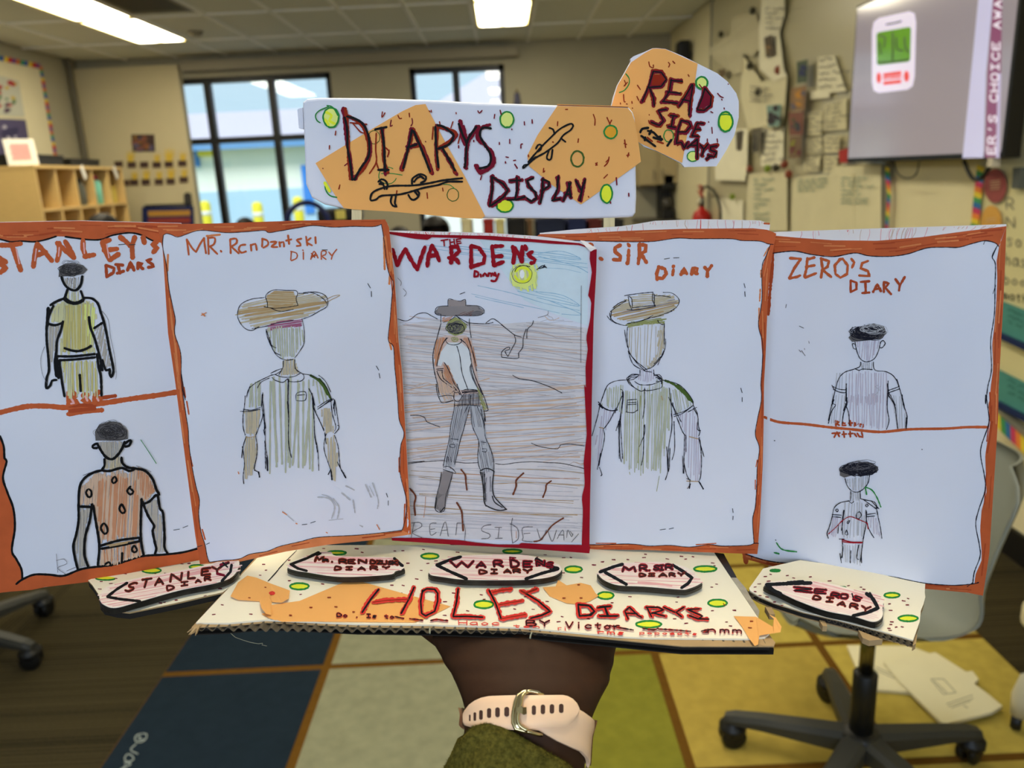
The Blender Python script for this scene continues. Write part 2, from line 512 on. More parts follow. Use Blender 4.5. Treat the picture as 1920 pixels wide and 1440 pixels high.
def bow(x0, x1, y0, y1, amp, k=1):
    def f(px, py):
        u = min(max((px - x0) / (x1 - x0), 0), 1)
        v = min(max((py - y0) / (y1 - y0), 0), 1)
        return amp * sin(pi * u) + 0.0008 * sin(u * 7 + 1.3 * k) * sin(v * 5 + k) + 0.0007 * sin(v * 11 + u * 3 * k)
    return f
def booklet(name, label, S, T, B, L, R, page_top, cover_thick=0.0003):
    """a stapled booklet: cover sheet, two inner pages that show above it"""
    c = S.p((T[0][0] + T[-1][0]) / 2, B[0][1])
    root = empty(name, c, label, 'booklet', 'diary booklets standing on the cardboard display')
    sheet(S, T, B, L, R, PAPER, cover_thick, 0.0, 40, 52).build('cover_sheet', root, True)
    for k in (1, 2, 3):
        t2 = [(x + (0 if k > 1 else 0), y + (k - 1) * 1.4 - 0.2) for x, y in (page_top or T)]
        sh = 1.5
        sheet(S, t2, [(x, y - 6 - 2 * k) for x, y in B], [(x + 4, y + 0) for x, y in L], [(x - 2.0 * k, y) for x, y in R],
              PAGE, 0.0003, -0.0011 * k, 20, 14).build('page', root, True)
    return root
def staple(root, S, k, s):
    for t in s.split('|'):
        mb = MB()
        p = pc(k, t)
        o = 0.0004
        q = [S.p(p[0][0], p[0][1], -0.0001)] + [S.p(x, y, o) for x, y in p] + [S.p(p[-1][0], p[-1][1], -0.0001)]
        mb.tube(q, 0.00022, STAPLE, 5)
        mb.build('staple', root)

# ---- sheet 1: far left, two boys
S1 = vplane(-115, .435, 345, .479, bow(-115, 390, 420, 1100, .003, 1))
T = pc('P', '-115,420 0,417 150,414 340,419'); B = pc('P', '-12,1113 17,1109.5 60,1106 83,1101 167,1091 250,1073 398,1046')
L = pc('P', '-115,420 -66,750 -12,1113'); R = pc('P', '340,419 372,740 398,1046')
b1 = booklet('diary_booklet', 'leftmost booklet, boy in yellow shirt drawn above boy in spotted orange shirt', S1, T, B, L, R, [(x, y - 0.5) for x, y in T])
mb = MB()
inT = pc('C1', '-300,150 -100,160 0,175 70,192 150,188 230,192 300,180 380,155 470,158 600,178 690,175 760,148 870,132 950,145 1020,180 1090,200 1180,210')
band(mb, S1, T, inT, 'orange')
inB = pc('C2', '-60,1270 120,1272 150,1250 230,1215 330,1215 430,1222 560,1175 750,1150 860,1120 960,1090 1100,1080 1230,1065 1330,1040 1430,1030')
band(mb, S1, inB, B, 'orange')
inL = pc('P', '-85,450 -60,600 -40,730') + pc('C2', '-60,120 0,280 25,350 30,430 45,450 20,560 50,660 90,770 100,900 80,1050 110,1110 145,1180 150,1250 120,1272')
band(mb, S1, pc('P', '-115,420 -66,750 -12,1113'), inL, 'orange', off=7e-5)
draw(mb, S1, 'C1', 10, 'orange', '-20,1350 100,1320 200,1302 330,1302 460,1310 700,1280 900,1250 1050,1230 1190,1207')
draw(mb, S1, 'C1', 9, 'orange', '460,1355 560,1340 690,1328')
draw(mb, S1, 'C1', 7, 'orange_dark', '470,1300 560,1295 640,1300|690,1245 780,1232|470,1335 640,1318')
for q in range(26):
    y = random.uniform(.2, .8)
    i = random.randint(0, 60)
    a, b = resample(T, 70)[i], resample(inT, 70)[i]
    a2, q2 = resample(T, 70)[i + 6], resample(inT, 70)[i + 6]
    ribbon(mb, S1, [(a[0] * y + b[0] * (1 - y), a[1] * y + b[1] * (1 - y)), (a2[0] * y + q2[0] * (1 - y), a2[1] * y + q2[1] * (1 - y))], random.uniform(1, 4), random.choice(['orange_light', 'orange_dark']))
draw(mb, S1, 'C1', 3.2, 'black', '-300,150 -100,160 0,175 70,192 150,188 230,192 300,180 380,155|440,158 600,178 690,175 760,148 870,132 950,145 1020,180 1062,195')
draw(mb, S1, 'C2', 4.2, 'black', '0,280 25,350 30,430 45,450 20,560 50,660 90,770 100,900 80,1050 110,1110 145,1180 150,1250|110,1278 150,1248 230,1215 330,1215 430,1222 560,1175 750,1150 860,1120 960,1090 1100,1080 1230,1065 1330,1040')
mb.build('border', b1)
mb = MB()
draw(mb, S1, 'C1', 9.5, 'orange', '40,330 -20,290 -10,330 40,370 0,400|-20,215 60,215 140,205|80,215 110,300 140,385|225,360 235,280 250,205|250,205 300,260 350,320|230,290 310,262|385,320 400,260 400,200|385,200 440,250 500,300|500,300 470,240 440,190|560,180 560,240 580,290|570,292 635,280|690,195 740,180|690,195 710,250 740,315|700,250 790,240|740,315 800,275|810,160 850,190 880,220|910,160 890,220 895,300|965,160 975,200|1060,190 1030,210 1060,235 1035,262', False)
draw(mb, S1, 'C1', 2.5, 'pink', '110,240 130,340|235,320 245,240|395,290 400,230|720,210 735,300|565,200 570,270', False)
draw(mb, S1, 'C1', 6, 'orange_dark', '715,350 720,430|715,350 770,370 765,400 725,425|795,345 810,405|780,345 830,350|790,405 835,390|860,385 880,330 905,385|865,365 900,362|930,335 930,375|930,335 960,340 940,355 965,375|1020,310 990,320 1030,345 1035,360 1000,365', False)
draw(mb, S1, 'C1', 10, 'orange', '465,1290 465,1215 490,1205 510,1235 475,1245 520,1275 470,1285|560,1230 590,1225|565,1235 585,1250 560,1262 600,1270|640,1280 640,1230 665,1205|645,1250 680,1250', False)
draw(mb, S1, 'C1', 4, 'pink', '480,1250 500,1280 480,1285|575,1235 590,1265|655,1245 665,1265', False)
mb.build('lettering', b1)
mb = MB()
P1 = lambda s: pc('C1', s)
hatch(mb, S1, P1('410,600 620,600 650,700 620,760 640,940 410,950 420,740 340,730 360,640'), 92, 3.2, 3.2, 'ochre_pale')
hatch(mb, S1, P1('440,620 600,610 630,700 600,780 620,920 430,930 430,740'), 90, 4.5, 3, 'ochre', skip=.3)
hatch(mb, S1, P1('560,620 640,620 660,720 600,900'), 93, 5, 2.6, 'yellow_pale', skip=.3)
hatch(mb, S1, P1('420,1000 640,1000 660,1080 660,1240 560,1250 540,1100 530,1230 460,1250 430,1100'), 90, 4, 2.6, 'ochre_pale')
hatch(mb, S1, P1('420,1000 640,1000 660,1200 460,1200'), 90, 9, 2.6, 'ochre', skip=.4)
hatch(mb, S1, P1('335,760 400,760 370,900 360,1000 330,1000'), 92, 3.5, 2.2, 'skin')
hatch(mb, S1, P1('640,780 690,760 750,1030 710,1040'), 100, 3.5, 2.2, 'skin')
hatch(mb, S1, P1('430,440 550,430 545,490 490,520 440,490'), 95, 4, 1.8, 'skin')
hatch(mb, S1, P1('455,530 540,530 555,600 490,610 445,590'), 92, 5, 2, 'ochre_pale')
fill(mb, S1, P1('395,430 400,360 440,338 500,335 560,350 590,380 560,410 500,420 430,425'), 'hair_grey')
scribble(mb, S1, 485, 385, 90, 42, 22, 1.1, 'hair_dark', 'C1')
scribble(mb, S1, 470, 340, 70, 40, 6, .6, 'pencil', 'C1')
draw(mb, S1, 'C1', 4.8, 'black', '415,430 430,470 460,505 510,520 545,480 555,425|455,515 440,560 430,580|545,525 560,565|430,580 470,605 520,608 560,590 565,570|430,575 380,595 340,620|360,625 330,690 315,760 315,860 325,960 330,1060 315,1110 312,1180 340,1160 350,1130 380,1125|425,730 410,790 385,860 380,930 370,1010 380,1100|325,745 370,755 420,740|560,570 620,575 660,610 680,670 700,730 720,820 740,930 760,1020 765,1070 750,1105 740,1080 740,1050 715,1060 690,990|600,700 610,770 640,850 660,920 680,1000 690,1060|635,775 690,740|395,965 500,965 640,950|400,992 520,985 640,972|435,910 480,925 530,930 580,915 615,895|400,1000 410,1080 420,1150 435,1235|655,950 665,1040 680,1100 685,1230|538,1090 545,1200')
draw(mb, S1, 'C1', 6.2, 'black', '440,575 480,602 520,605 560,585|325,640 318,760|690,1000 675,1060|380,960 385,1040 395,1110')
draw(mb, S1, 'C1', .7, 'pencil', '455,435 462,450|495,430 510,445|490,440 480,470 500,475|495,500 515,500|690,660 730,720 745,830 770,950 785,1080 780,1120|300,900 275,980 285,1080 320,1150')
mb.build('figure_drawing', b1)
mb = MB()
# lower boy
P2 = lambda s: pc('C2', s)
hatch(mb, S1, P2('640,540 800,520 930,500 1010,540 1050,650 980,720 950,700 940,950 680,1010 650,850 630,740 540,740 550,620'), 94, 3.0, 3, 'rust_pale')
hatch(mb, S1, P2('650,600 800,540 900,560 940,700 920,950 690,1000 660,850'), 93, 4.2, 3.2, 'rust', skip=.25)
hatch(mb, S1, P2('930,510 1000,540 1040,650 980,700 940,640'), 93, 3.4, 2.6, 'rust')
hatch(mb, S1, P2('680,1050 940,990 960,1080 850,1120 780,1150 680,1150'), 92, 3.4, 3, 'rust_pale')
hatch(mb, S1, P2('680,1050 940,1000 950,1080 700,1140'), 92, 7, 3, 'rust', skip=.3)
hatch(mb, S1, P2('535,770 610,770 575,900 560,1100 590,1160 530,1160 510,1000'), 91, 3.2, 2.8, 'skin')
hatch(mb, S1, P2('985,740 1050,700 1100,900 1110,1060 1060,1070 1050,1000 1040,890'), 93, 3.2, 2.8, 'skin')
hatch(mb, S1, P2('665,320 835,320 800,400 740,435 690,390'), 90, 3, 2.4, 'skin')
hatch(mb, S1, P2('705,440 810,420 820,490 740,510 700,490'), 90, 3, 2.4, 'tan_pale')
fill(mb, S1, P2('645,310 640,250 670,200 740,180 810,190 860,240 862,300 800,312 700,310'), 'hair_grey')
scribble(mb, S1, 752, 250, 105, 60, 34, 1.0, 'hair_dark', 'C2')
scribble(mb, S1, 745, 235, 120, 70, 6, .6, 'pencil', 'C2')
draw(mb, S1, 'C2', 4.8, 'black', '655,330 690,390 720,425 760,435 800,400 830,350 840,318|650,330 625,345 630,360 655,360|845,330 870,310 885,312 870,345 845,350|705,435 705,480 690,510 740,515 820,495 870,515 905,505|820,425 825,460 860,490 920,500 980,515 1030,570 1055,640 1075,675 1050,680 1010,720 975,735|690,510 620,530 560,575 535,640 530,750 530,850 515,940 495,1020 505,1100 525,1180|530,755 615,758|620,740 605,850 575,960 570,1080 595,1160|630,750 645,850 665,970 670,1040 660,1150|955,705 950,850 950,960 960,1040 970,1080|960,720 1000,820 1040,885 1030,920 1045,1000 1055,1040 1045,1075|1065,680 1080,770 1100,800 1110,950 1110,1030 1130,1070|680,1020 800,985 945,965|685,1040 800,1020 940,990|945,965 940,990|825,1070 822,1135')
draw(mb, S1, 'C2', 4.0, 'black', '595,635 580,660 595,690 615,685 615,650 595,635|775,550 755,575 765,598 788,580 775,550|880,620 858,650 880,675 900,655 880,635|820,735 805,770 825,800 845,785 820,735|700,865 680,900 705,940 725,925 720,890 700,865|905,1015 890,1045 905,1065 925,1050 905,1015|710,1145 735,1130 750,1155')
draw(mb, S1, 'C2', 2.2, 'tan', '720,1018 800,1003 900,985|740,1024 860,1000')
draw(mb, S1, 'C2', .8, 'pencil', '380,1075 390,1200|380,1120 430,1110 450,1140 390,1170 440,1210|450,1190 510,1165|560,545 650,510|920,480 1020,520')
draw(mb, S1, 'C2', 1.2, 'green', '950,305 1000,380 1055,465')
mb.build('figure_drawing', b1)
staple(b1, S1, 'C2', '1172,914 1212,908|1235,898 1268,885')
staple(b1, S1, 'C1', '800,212 845,208|870,212 912,210')

# ---- sheet 2: man in wide hat
S2 = vplane(298, .465, 765, .4955, bow(298, 765, 420, 1050, .004, 2))
T = pc('P', '294,421 400,419 560,413.5 722,411.5'); B = pc('P', '375,1058 448,1053.6 537,1034 617,1021 696,1013 771,1002')
L = pc('P', '294,421 305,467 315,625 328,713 340,805 354,911 366,1003 375,1058'); R = pc('P', '722,411.5 729,424 740,525 747,637 754,700 760,805 766,911 771,1002')
b2 = booklet('diary_booklet', 'booklet with a man in a wide, round-crowned brown hat, left of the red-bordered one', S2, T, B, L, R, [(x + 1, y + 1.5) for x, y in T])
mb = MB()
inT = pc('C3', '25,165 45,152 80,158 130,178 190,160 260,135 330,128 500,145 650,138 780,128 815,145 900,132 1040,108 1150,92 1300,104 1450,98 1600,100 1660,82')
inR = pc('C3', '1660,82 1680,200 1700,380 1725,470 1750,520 1740,620 1725,800 1712,950 1750,1000 1760,1150 1770,1250 1783,1400') + pc('C4', '1690,200 1700,330 1735,430 1710,520 1705,700 1740,850 1755,930 1740,1050 1720,1115')
inB = pc('C4', '350,1342 450,1330 560,1320 640,1285 760,1265 850,1230 1000,1195 1130,1165 1400,1150 1600,1130 1720,1115')
inL = pc('C3', '25,165 20,250 50,400 65,550 95,700 115,800 110,900 155,1050 160,1250 190,1400') + pc('C4', '150,0 160,130 185,300 200,400 205,500 225,650 255,800 280,900 275,1000 290,1120 320,1220 335,1300 350,1342')
band(mb, S2, T, inT, 'orange'); band(mb, S2, R, inR, 'orange'); band(mb, S2, inB, B, 'orange_light'); band(mb, S2, L, inL, 'orange')
draw(mb, S2, 'C3', 4, 'orange_light', '350,170 450,160|60,310 55,430|1680,180 1685,420|1735,300 1720,530|1720,950 1735,1020')
draw(mb, S2, 'C4', 3, 'orange', '190,200 205,290|215,590 230,660|300,1110 320,1180|1700,600 1700,700|1740,930 1735,1080|170,100 180,170')
for A_, B_, n in ((T, inT, 18), (L, inL, 18), (R, inR, 16), (inB, B, 16)):
    for q in range(n):
        i = random.randint(0, 62); y = random.uniform(.15, .85)
        a, b = resample(A_, 70)[i], resample(B_, 70)[i]; a2, q2 = resample(A_, 70)[i + 6], resample(B_, 70)[i + 6]
        ribbon(mb, S2, [(a[0] * y + b[0] * (1 - y), a[1] * y + b[1] * (1 - y)), (a2[0] * y + q2[0] * (1 - y), a2[1] * y + q2[1] * (1 - y))], random.uniform(1, 2.5), random.choice(['orange_light', 'orange_dark', 'orange_light']))
for q in (inT, inR, inB, inL): ribbon(mb, S2, q, 1.2, 'pen', rag=.25)
mb.build('border', b2)
mb = MB()
draw(mb, S2, 'C3', 3.6, 'orange', '215,310 208,250 200,195|200,195 240,260 270,290|270,290 300,230 330,185|330,185 335,240 345,300|365,305 362,240 360,180|360,185 410,185 405,230 370,250|375,250 430,305|455,280 460,288|530,300 528,250 525,195|525,195 570,190 575,220 535,250|535,250 590,300|640,235 605,240 590,270 610,295 645,285|685,280 680,235|682,240 715,230 725,275|765,250 768,190|765,190 805,205 810,235 775,258|830,215 875,215 835,250 880,252|895,215 900,250|895,225 925,215 930,250|960,165 968,230|945,205 985,195|1060,190 1025,200 1045,220 1055,240 1025,245|1095,175 1105,240|1130,185 1100,215 1140,240|1165,178 1168,225')
draw(mb, S2, 'C3', 2.4, 'orange', '980,350 985,285|980,285 1025,300 1025,335 985,355|1075,290 1075,345|1130,345 1155,285 1185,335|1135,320 1180,315|1210,345 1212,285 1245,285 1240,310 1215,320 1245,345|1265,290 1285,315|1325,270 1295,310 1285,345|1070,275 1074,278')
draw(mb, S2, 'C3', 2.2, 'orange_dark', '1135,300 1160,330|1140,330 1170,300')
mb.build('lettering', b2)
mb = MB()
P3 = lambda s: pc('C3', s); P4 = lambda s: pc('C4', s)
hatch(mb, S2, P3('590,760 640,660 780,640 1030,610 1200,600 1250,640 1240,700 1070,790 900,810 720,860 620,810'), -12, 3.0, 2.4, 'tan_pale', skip=.1)
hatch(mb, S2, P3('600,740 700,700 1000,680 1230,640 1240,700 1000,770 700,800 620,790'), -9, 4.5, 3.2, 'tan', skip=.15)
fill(mb, S2, P3('800,620 860,580 1000,585 1020,640 1030,690 930,705 810,700'), 'tan_pale')
hatch(mb, S2, P3('800,620 860,580 1000,585 1020,640 1030,690 930,705 810,700'), 2, 2.4, 1.8, 'tan')
draw(mb, S2, 'C3', 1.2, 'tan', '1240,650 1300,620 1350,615 1280,650 1250,670')
hatch(mb, S2, P3('800,840 900,810 1060,795 1065,850 900,860 810,885'), -8, 2.0, 1.8, 'mauve')
hatch(mb, S2, P3('800,860 1065,850 1080,950 1010,1080 930,1090 850,1020'), 88, 4.2, 2.2, 'olive_pale')
hatch(mb, S2, P3('925,1100 1005,1090 1040,1200 900,1220'), 90, 2.6, 2.4, 'tan_pale')
hatch(mb, S2, P4('730,40 1060,30 1100,200 1110,680 760,690 740,300'), 90, 11, 3.0, 'olive_pale', skip=.15)
hatch(mb, S2, P4('760,80 1050,60 1090,650 770,660'), 91, 22, 3.4, 'olive_pale', skip=.1)
hatch(mb, S2, P4('600,270 710,260 700,380 670,440 610,430'), 90, 3, 2.6, 'tan_pale'); hatch(mb, S2, P4('610,460 680,460 690,560 650,740 600,740 600,560'), 90, 3, 2.6, 'tan_pale')
hatch(mb, S2, P4('1140,260 1210,240 1240,420 1180,430'), 88, 3, 2.6, 'tan_pale'); hatch(mb, S2, P4('1185,460 1240,450 1265,600 1250,770 1230,770 1190,600'), 90, 3, 2.6, 'tan_pale')
hatch(mb, S2, P4('640,80 720,50 710,240 620,250'), 90, 5, 2.4, 'olive_pale', skip=.2); hatch(mb, S2, P4('1080,40 1180,90 1210,180 1130,230'), 80, 5, 2.4, 'olive_pale', skip=.1)
draw(mb, S2, 'C4', 4.5, 'green_dark', '1070,15 1120,45 1160,90 1190,150|1130,40 1170,90 1210,175')
PEN2 = '650,655 700,640 780,632|790,630 800,605 850,575 950,578 1020,580 1032,605 1020,640 1035,690|790,630 805,670 805,705|780,700 850,712 950,705 1035,690|830,710 900,735 1000,720|1040,600 1110,600|1075,595 1165,590 1230,610 1258,650 1250,700 1200,730 1130,770 1075,790|650,655 600,690 580,760 600,820 640,865 690,878 740,850|690,865 780,850 870,825 960,810 1000,800|1110,590 1170,605 1235,650 1250,680|795,870 805,930 840,1010 880,1070 940,1100 1000,1095|800,880 830,980 870,1010|820,930 850,1030 905,1065|1065,790 1080,870 1080,970 1050,1030 1010,1085|925,1105 920,1160 890,1210|1010,1095 1012,1150 1030,1185|830,1200 880,1175 915,1165|830,1215 870,1205 910,1180|840,1230 860,1250 920,1268 955,1240|865,1210 920,1228 1000,1225 1050,1200|955,1240 975,1262 1050,1260 1080,1235 1070,1205 1040,1190|1010,1160 1060,1200 1130,1215 1200,1250 1250,1310 1290,1400|960,1240 958,1440|1020,1405 1025,1350 1090,1340 1088,1402 1020,1405|1030,1365 1085,1360|650,1380 665,1320 720,1270 800,1230 840,1210|730,1310 760,1265 820,1235|770,1345 765,1440|1115,1315 1145,1370 1160,1440|1190,1215 1240,1260 1280,1340|1225,1440 1270,1405 1300,1390'
draw(mb, S2, 'C3', 1.25, 'pen', PEN2, rag=.3)
draw(mb, S2, 'C4', 1.35, 'pen', '605,160 600,230 590,300 590,380 605,440|640,90 615,160|570,270 640,270 710,255|590,255 650,262 712,242|612,450 590,520 580,600|585,520 600,640 590,730 595,785|680,445 690,520 685,600 670,680 700,705 705,740|670,690 690,695|730,140 722,220 730,300 700,390 680,440|735,290 745,400 750,520 765,620 765,695|728,180 740,300 742,400|745,480 750,680|735,400 745,440|915,40 910,180 915,300 912,450 920,540 935,600|905,200 915,330|1060,110 1085,170 1100,260 1140,350 1165,410|1080,140 1090,240 1130,330 1165,400|1085,210 1095,330 1100,440 1120,540 1128,690|1100,450 1118,560|1220,185 1240,190 1255,270 1265,340 1270,390 1240,430|1215,200 1225,290 1250,380 1240,410|1232,220 1245,300|1180,430 1165,500 1170,560 1200,650 1215,700 1222,760|1170,420 1180,500|1195,720 1215,680|1240,440 1265,520 1275,620 1285,680 1322,745|1260,630 1290,690 1310,710|1120,255 1180,215 1225,190|1120,240 1170,205 1220,180|1262,370 1272,375 1268,400', rag=.35)
draw(mb, S2, 'C4', 2.4, 'pen', '728,150 725,210|738,310 748,390|757,600 764,690|1240,190 1235,250|700,700 707,738|1290,690 1320,742|1215,690 1222,755', rag=.3)
draw(mb, S2, 'C4', 1.3, 'tan', '612,455 680,450')
draw(mb, S2, 'C4', 2.2, 'faint', '1120,880 1200,890 1240,950 1220,1030|1230,890 1270,950 1260,1030|1290,850 1350,900|1370,900 1385,990|1460,790 1500,880|1510,780 1550,900 1545,960|1320,800 1380,830|1420,1080 1440,1090', rag=.4)
draw(mb, S2, 'C4', 1.2, 'faint', '1150,862 1215,885 1255,940|1485,800 1520,870|870,980 950,1050|1200,1045 1300,1035')
draw(mb, S2, 'C4', 1.8, 'orange_light', '870,985 900,1005|965,1066 975,1070|1540,1075 1560,1110|555,700 560,715|1180,1130 1190,1135')
draw(mb, S2, 'C3', 2.4, 'orange_light', '310,765 345,745|315,750 335,770', rag=.5)
mb.build('figure_drawing', b2)
staple(b2, S2, 'C3', '1558,526 1578,560|1584,585 1586,625|1622,1145 1640,1176|1643,1200 1650,1236|1215,274 1255,274')
staple(b2, S2, 'C4', '1608,852 1618,880|1622,905 1622,938|1010,1076 1045,1072|1070,1064 1105,1052|260,1236 300,1222|330,1215 352,1205')

# ---- sheet 3: red-bordered, figure striding in the desert
S3 = vplane(735, .505, 1110, .484, bow(735, 1110, 440, 1030, .002, 3))
T = pc('P', '722,434 809,440 920,442 1009,449 1087,456 1104,464 1119,468'); B = pc('P', '735,1013.5 741,1014 862,1022 980,1028 1105,1037.5')
L = pc('P', '722,434 728,700 735,1013.5'); R = pc('P', '1119,468 1118,509 1113,598 1111,687 1109.5,760 1108.5,850 1106.5,932 1105,1037.5')
b3 = booklet('diary_booklet', 'middle booklet with a dark red border, figure in a hat striding over brown ground', S3, T, B, L, R, pc('P', '722,432 809,434 920,437 1009,443 1087,453 1112,466'))
mb = MB()
hz = lambda s: pc('C5', s); h6 = lambda s: pc('C6', s)
# coloured-pencil ground and sky
band(mb, S3, hz('115,860 400,810 900,850 1300,820 1730,880'), h6('190,1215 500,1225 900,1240 1300,1255 1600,1262'), 'ground_pale', 60, 24)
band(mb, S3, hz('800,130 1200,150 1720,200'), hz('1180,640 1440,760 1720,860'), 'sky_pale', 40, 14)
hatch(mb, S3, hz('650,500 1000,560 1300,540 1660,680 1640,780 1100,700 750,600'), 14, 5.5, 1.2, 'blue_pale', skip=.35, jit=.6)
hatch(mb, S3, hz('300,170 1300,220 1650,250 1700,420 1100,330 500,230'), 6, 4.5, 1.1, 'blue_pale', skip=.3, jit=.6)
draw(mb, S3, 'C5', 1.3, 'blue_pale', '1280,570 1500,600 1650,690 1500,670 1290,620|1380,640 1660,760 1500,760|1300,250 1500,230 1660,300 1400,280|1300,270 1600,350 1720,410', rag=.3)
G = hz('130,820 300,800 460,810 900,830 1050,900 1400,780 1660,860 1700,1100 1700,1440') + hz('160,1440')
hatch(mb, S3, G, 3, 4.0, 1.0, 'sand_grey', skip=.12, jit=1.1)
hatch(mb, S3, G, 5, 7.5, 1.6, 'sand', skip=.2, jit=.8)
hatch(mb, S3, G, 8, 9, .8, 'ground_line', skip=.45, jit=.7)
G = h6('150,0 1600,0 1595,660 1100,620 600,620 190,600')
hatch(mb, S3, G, 0, 4.2, 1.1, 'sand_grey', skip=.12, jit=1.2)
hatch(mb, S3, G, -4, 7, 2.0, 'rust_pale', skip=.3, jit=1)
hatch(mb, S3, G, -6, 8, .9, 'ground_line', skip=.35, jit=1)
hatch(mb, S3, G, -5, 12, .8, 'rust_pale', skip=.45, jit=1)
G = h6('195,650 1590,680 1575,1150 200,1100')
hatch(mb, S3, G, 3, 5.5, 1.1, 'sand_grey', skip=.2, jit=1); hatch(mb, S3, G, 3, 8, .9, 'tan', skip=.3, jit=1)
hatch(mb, S3, h6('560,680 1580,700 1500,860 500,830'), 2, 5, .9, 'rust', skip=.35, jit=.8)
hatch(mb, S3, h6('210,1040 1500,1060 1560,1180 230,1180'), 2, 4.5, .9, 'sand_grey', skip=.25, jit=1)
# figure
P5 = lambda s: hz(s)
fill(mb, S3, P5('470,960 520,940 690,940 740,980 770,1180 800,1330 830,1430 600,1440 560,1420 470,1420 430,1240 430,1090'), 'vest')
fill(mb, S3, P5('540,1000 650,1000 720,1060 740,1200 790,1400 640,1400 600,1330 540,1200 500,1160 480,1200 450,1190 480,1080'), 'shirt_pale')
fill(mb, S3, P5('430,740 460,700 540,690 690,680 790,690 845,730 820,770 700,775 520,780 440,765'), 'boot')
hatch(mb, S3, P5('430,740 460,700 690,680 790,690 845,730 820,770 700,775 440,765'), 2, 1.6, 1, 'pencil', skip=.1)
hatch(mb, S3, P5('560,720 760,720 740,770 580,770'), -20, 2, 1, 'brown', skip=.2)
fill(mb, S3, P5('545,690 540,640 570,635 640,650 690,640 690,690 620,705'), 'grey_brown')
draw(mb, S3, 'C5', 2.2, 'black', '525,700 600,712 710,700|560,690 640,700 700,698')
draw(mb, S3, 'C5', 1.1, 'pen', '540,695 540,640 560,632 600,645 650,650 685,635 690,690|430,740 450,700 540,690|700,690 790,690 845,725 830,760 760,775 600,770|430,740 445,765 520,775|480,760 478,830|600,780 560,810 500,830|610,775 660,820 705,855|600,770 650,800 700,830')
fill(mb, S3, P5('605,785 540,825 520,870 545,920 600,945 660,925 700,870 690,840 650,810'), 'olive')
scribble(mb, S3, 608, 870, 85, 65, 26, .9, 'hair_grey', 'C5'); scribble(mb, S3, 608, 880, 90, 60, 6, .9, 'pen', 'C5')
hatch(mb, S3, P5('490,790 590,780 540,820 490,825'), -15, 1.8, 1.4, 'rust')
scribble(mb, S3, 600, 975, 40, 25, 7, .8, 'olive', 'C5')
hatch(mb, S3, P5('450,960 520,960 500,1020 460,1150 450,1200 425,1200 420,1060'), 100, 2.2, 1.6, 'rust'); hatch(mb, S3, P5('660,960 720,960 760,1060 780,1200 760,1230 740,1100 700,1020'), 80, 2.4, 1.5, 'rust')
hatch(mb, S3, P5('505,1180 545,1200 610,1370 560,1350 500,1290'), 60, 2.2, 1.6, 'rust'); hatch(mb, S3, P5('440,1230 500,1250 560,1400 600,1430 470,1430'), 80, 2.6, 1.4, 'rust_pale')
draw(mb, S3, 'C5', 1.3, 'pen', '480,840 450,950 415,1080 415,1180 430,1270 450,1350 465,1440|530,960 490,1020 460,1110 445,1200|440,1225 500,1220|450,1235 495,1235|640,970 690,1010 720,1070 740,1180 760,1260 790,1340 830,1440|710,960 740,1050 765,1150 780,1240|510,1170 550,1240 590,1340 615,1400|445,1240 480,1310 560,1370 610,1400|490,1240 500,1300 560,1350 605,1390|540,960 520,980 540,1010 600,1020 650,1000 655,970|655,1410 700,1395 780,1400|660,1425 720,1415 790,1412|615,1030 640,1120 660,1260 710,1400|735,1180 725,1230 760,1330 800,1400|560,1430 610,1400 640,1440|720,800 720,850 735,960', rag=.35)
draw(mb, S3, 'C5', 2.0, 'pencil', '740,1190 735,1230 770,1340 815,1420')
hatch(mb, S3, h6('430,0 560,0 600,70 560,120 470,130 430,60'), 60, 2.6, 1.2, 'rust_pale'); 
draw(mb, S3, 'C6', 1.2, 'pen', '415,0 420,60 445,130 470,150 550,130|440,100 500,90 550,95|560,60 555,120 590,140 620,100 650,70 740,60|560,70 600,60 570,10|620,65 690,50 750,55|580,0 600,60 620,100|750,0 790,90 820,180 825,210 800,215|770,130 790,200 800,250 805,300 795,270', rag=.3)
hatch(mb, S3, h6('740,20 780,90 820,200 790,210 750,100'), 60, 2, 1.6, 'olive')
hatch(mb, S3, h6('595,130 640,80 750,60 770,170 750,170 580,180'), 90, 2.0, .9, 'pencil')
fill(mb, S3, h6('560,180 680,170 640,330 600,480 560,660 470,650 520,430 540,280'), 'faint')
fill(mb, S3, h6('680,170 780,180 800,330 820,460 860,560 870,680 770,700 745,600 760,460 700,330'), 'faint')
hatch(mb, S3, h6('560,180 680,170 640,330 600,480 560,660 470,650 520,430 540,280'), 100, 2.6, .8, 'pencil', skip=.15)
hatch(mb, S3, h6('680,170 780,180 800,330 820,460 860,560 870,680 770,700 745,600 760,460 700,330'), 80, 2.6, .8, 'pencil', skip=.15)
fill(mb, S3, h6('470,690 550,700 510,860 480,990 450,1015 410,990 420,900'), 'boot'); fill(mb, S3, h6('770,690 875,700 860,850 900,920 970,990 920,1000 810,965 790,850'), 'sand_grey')
hatch(mb, S3, h6('460,700 550,700 510,860 480,990 450,1015 410,990 420,900'), 100, 2.2, 1.0, 'hair_grey', skip=.25)
hatch(mb, S3, h6('770,700 800,700 815,900 810,960 790,850'), 90, 1.2, 1, 'hair_dark'); hatch(mb, S3, h6('800,750 870,720 850,850 810,870'), 90, 3, .8, 'pencil', skip=.3)
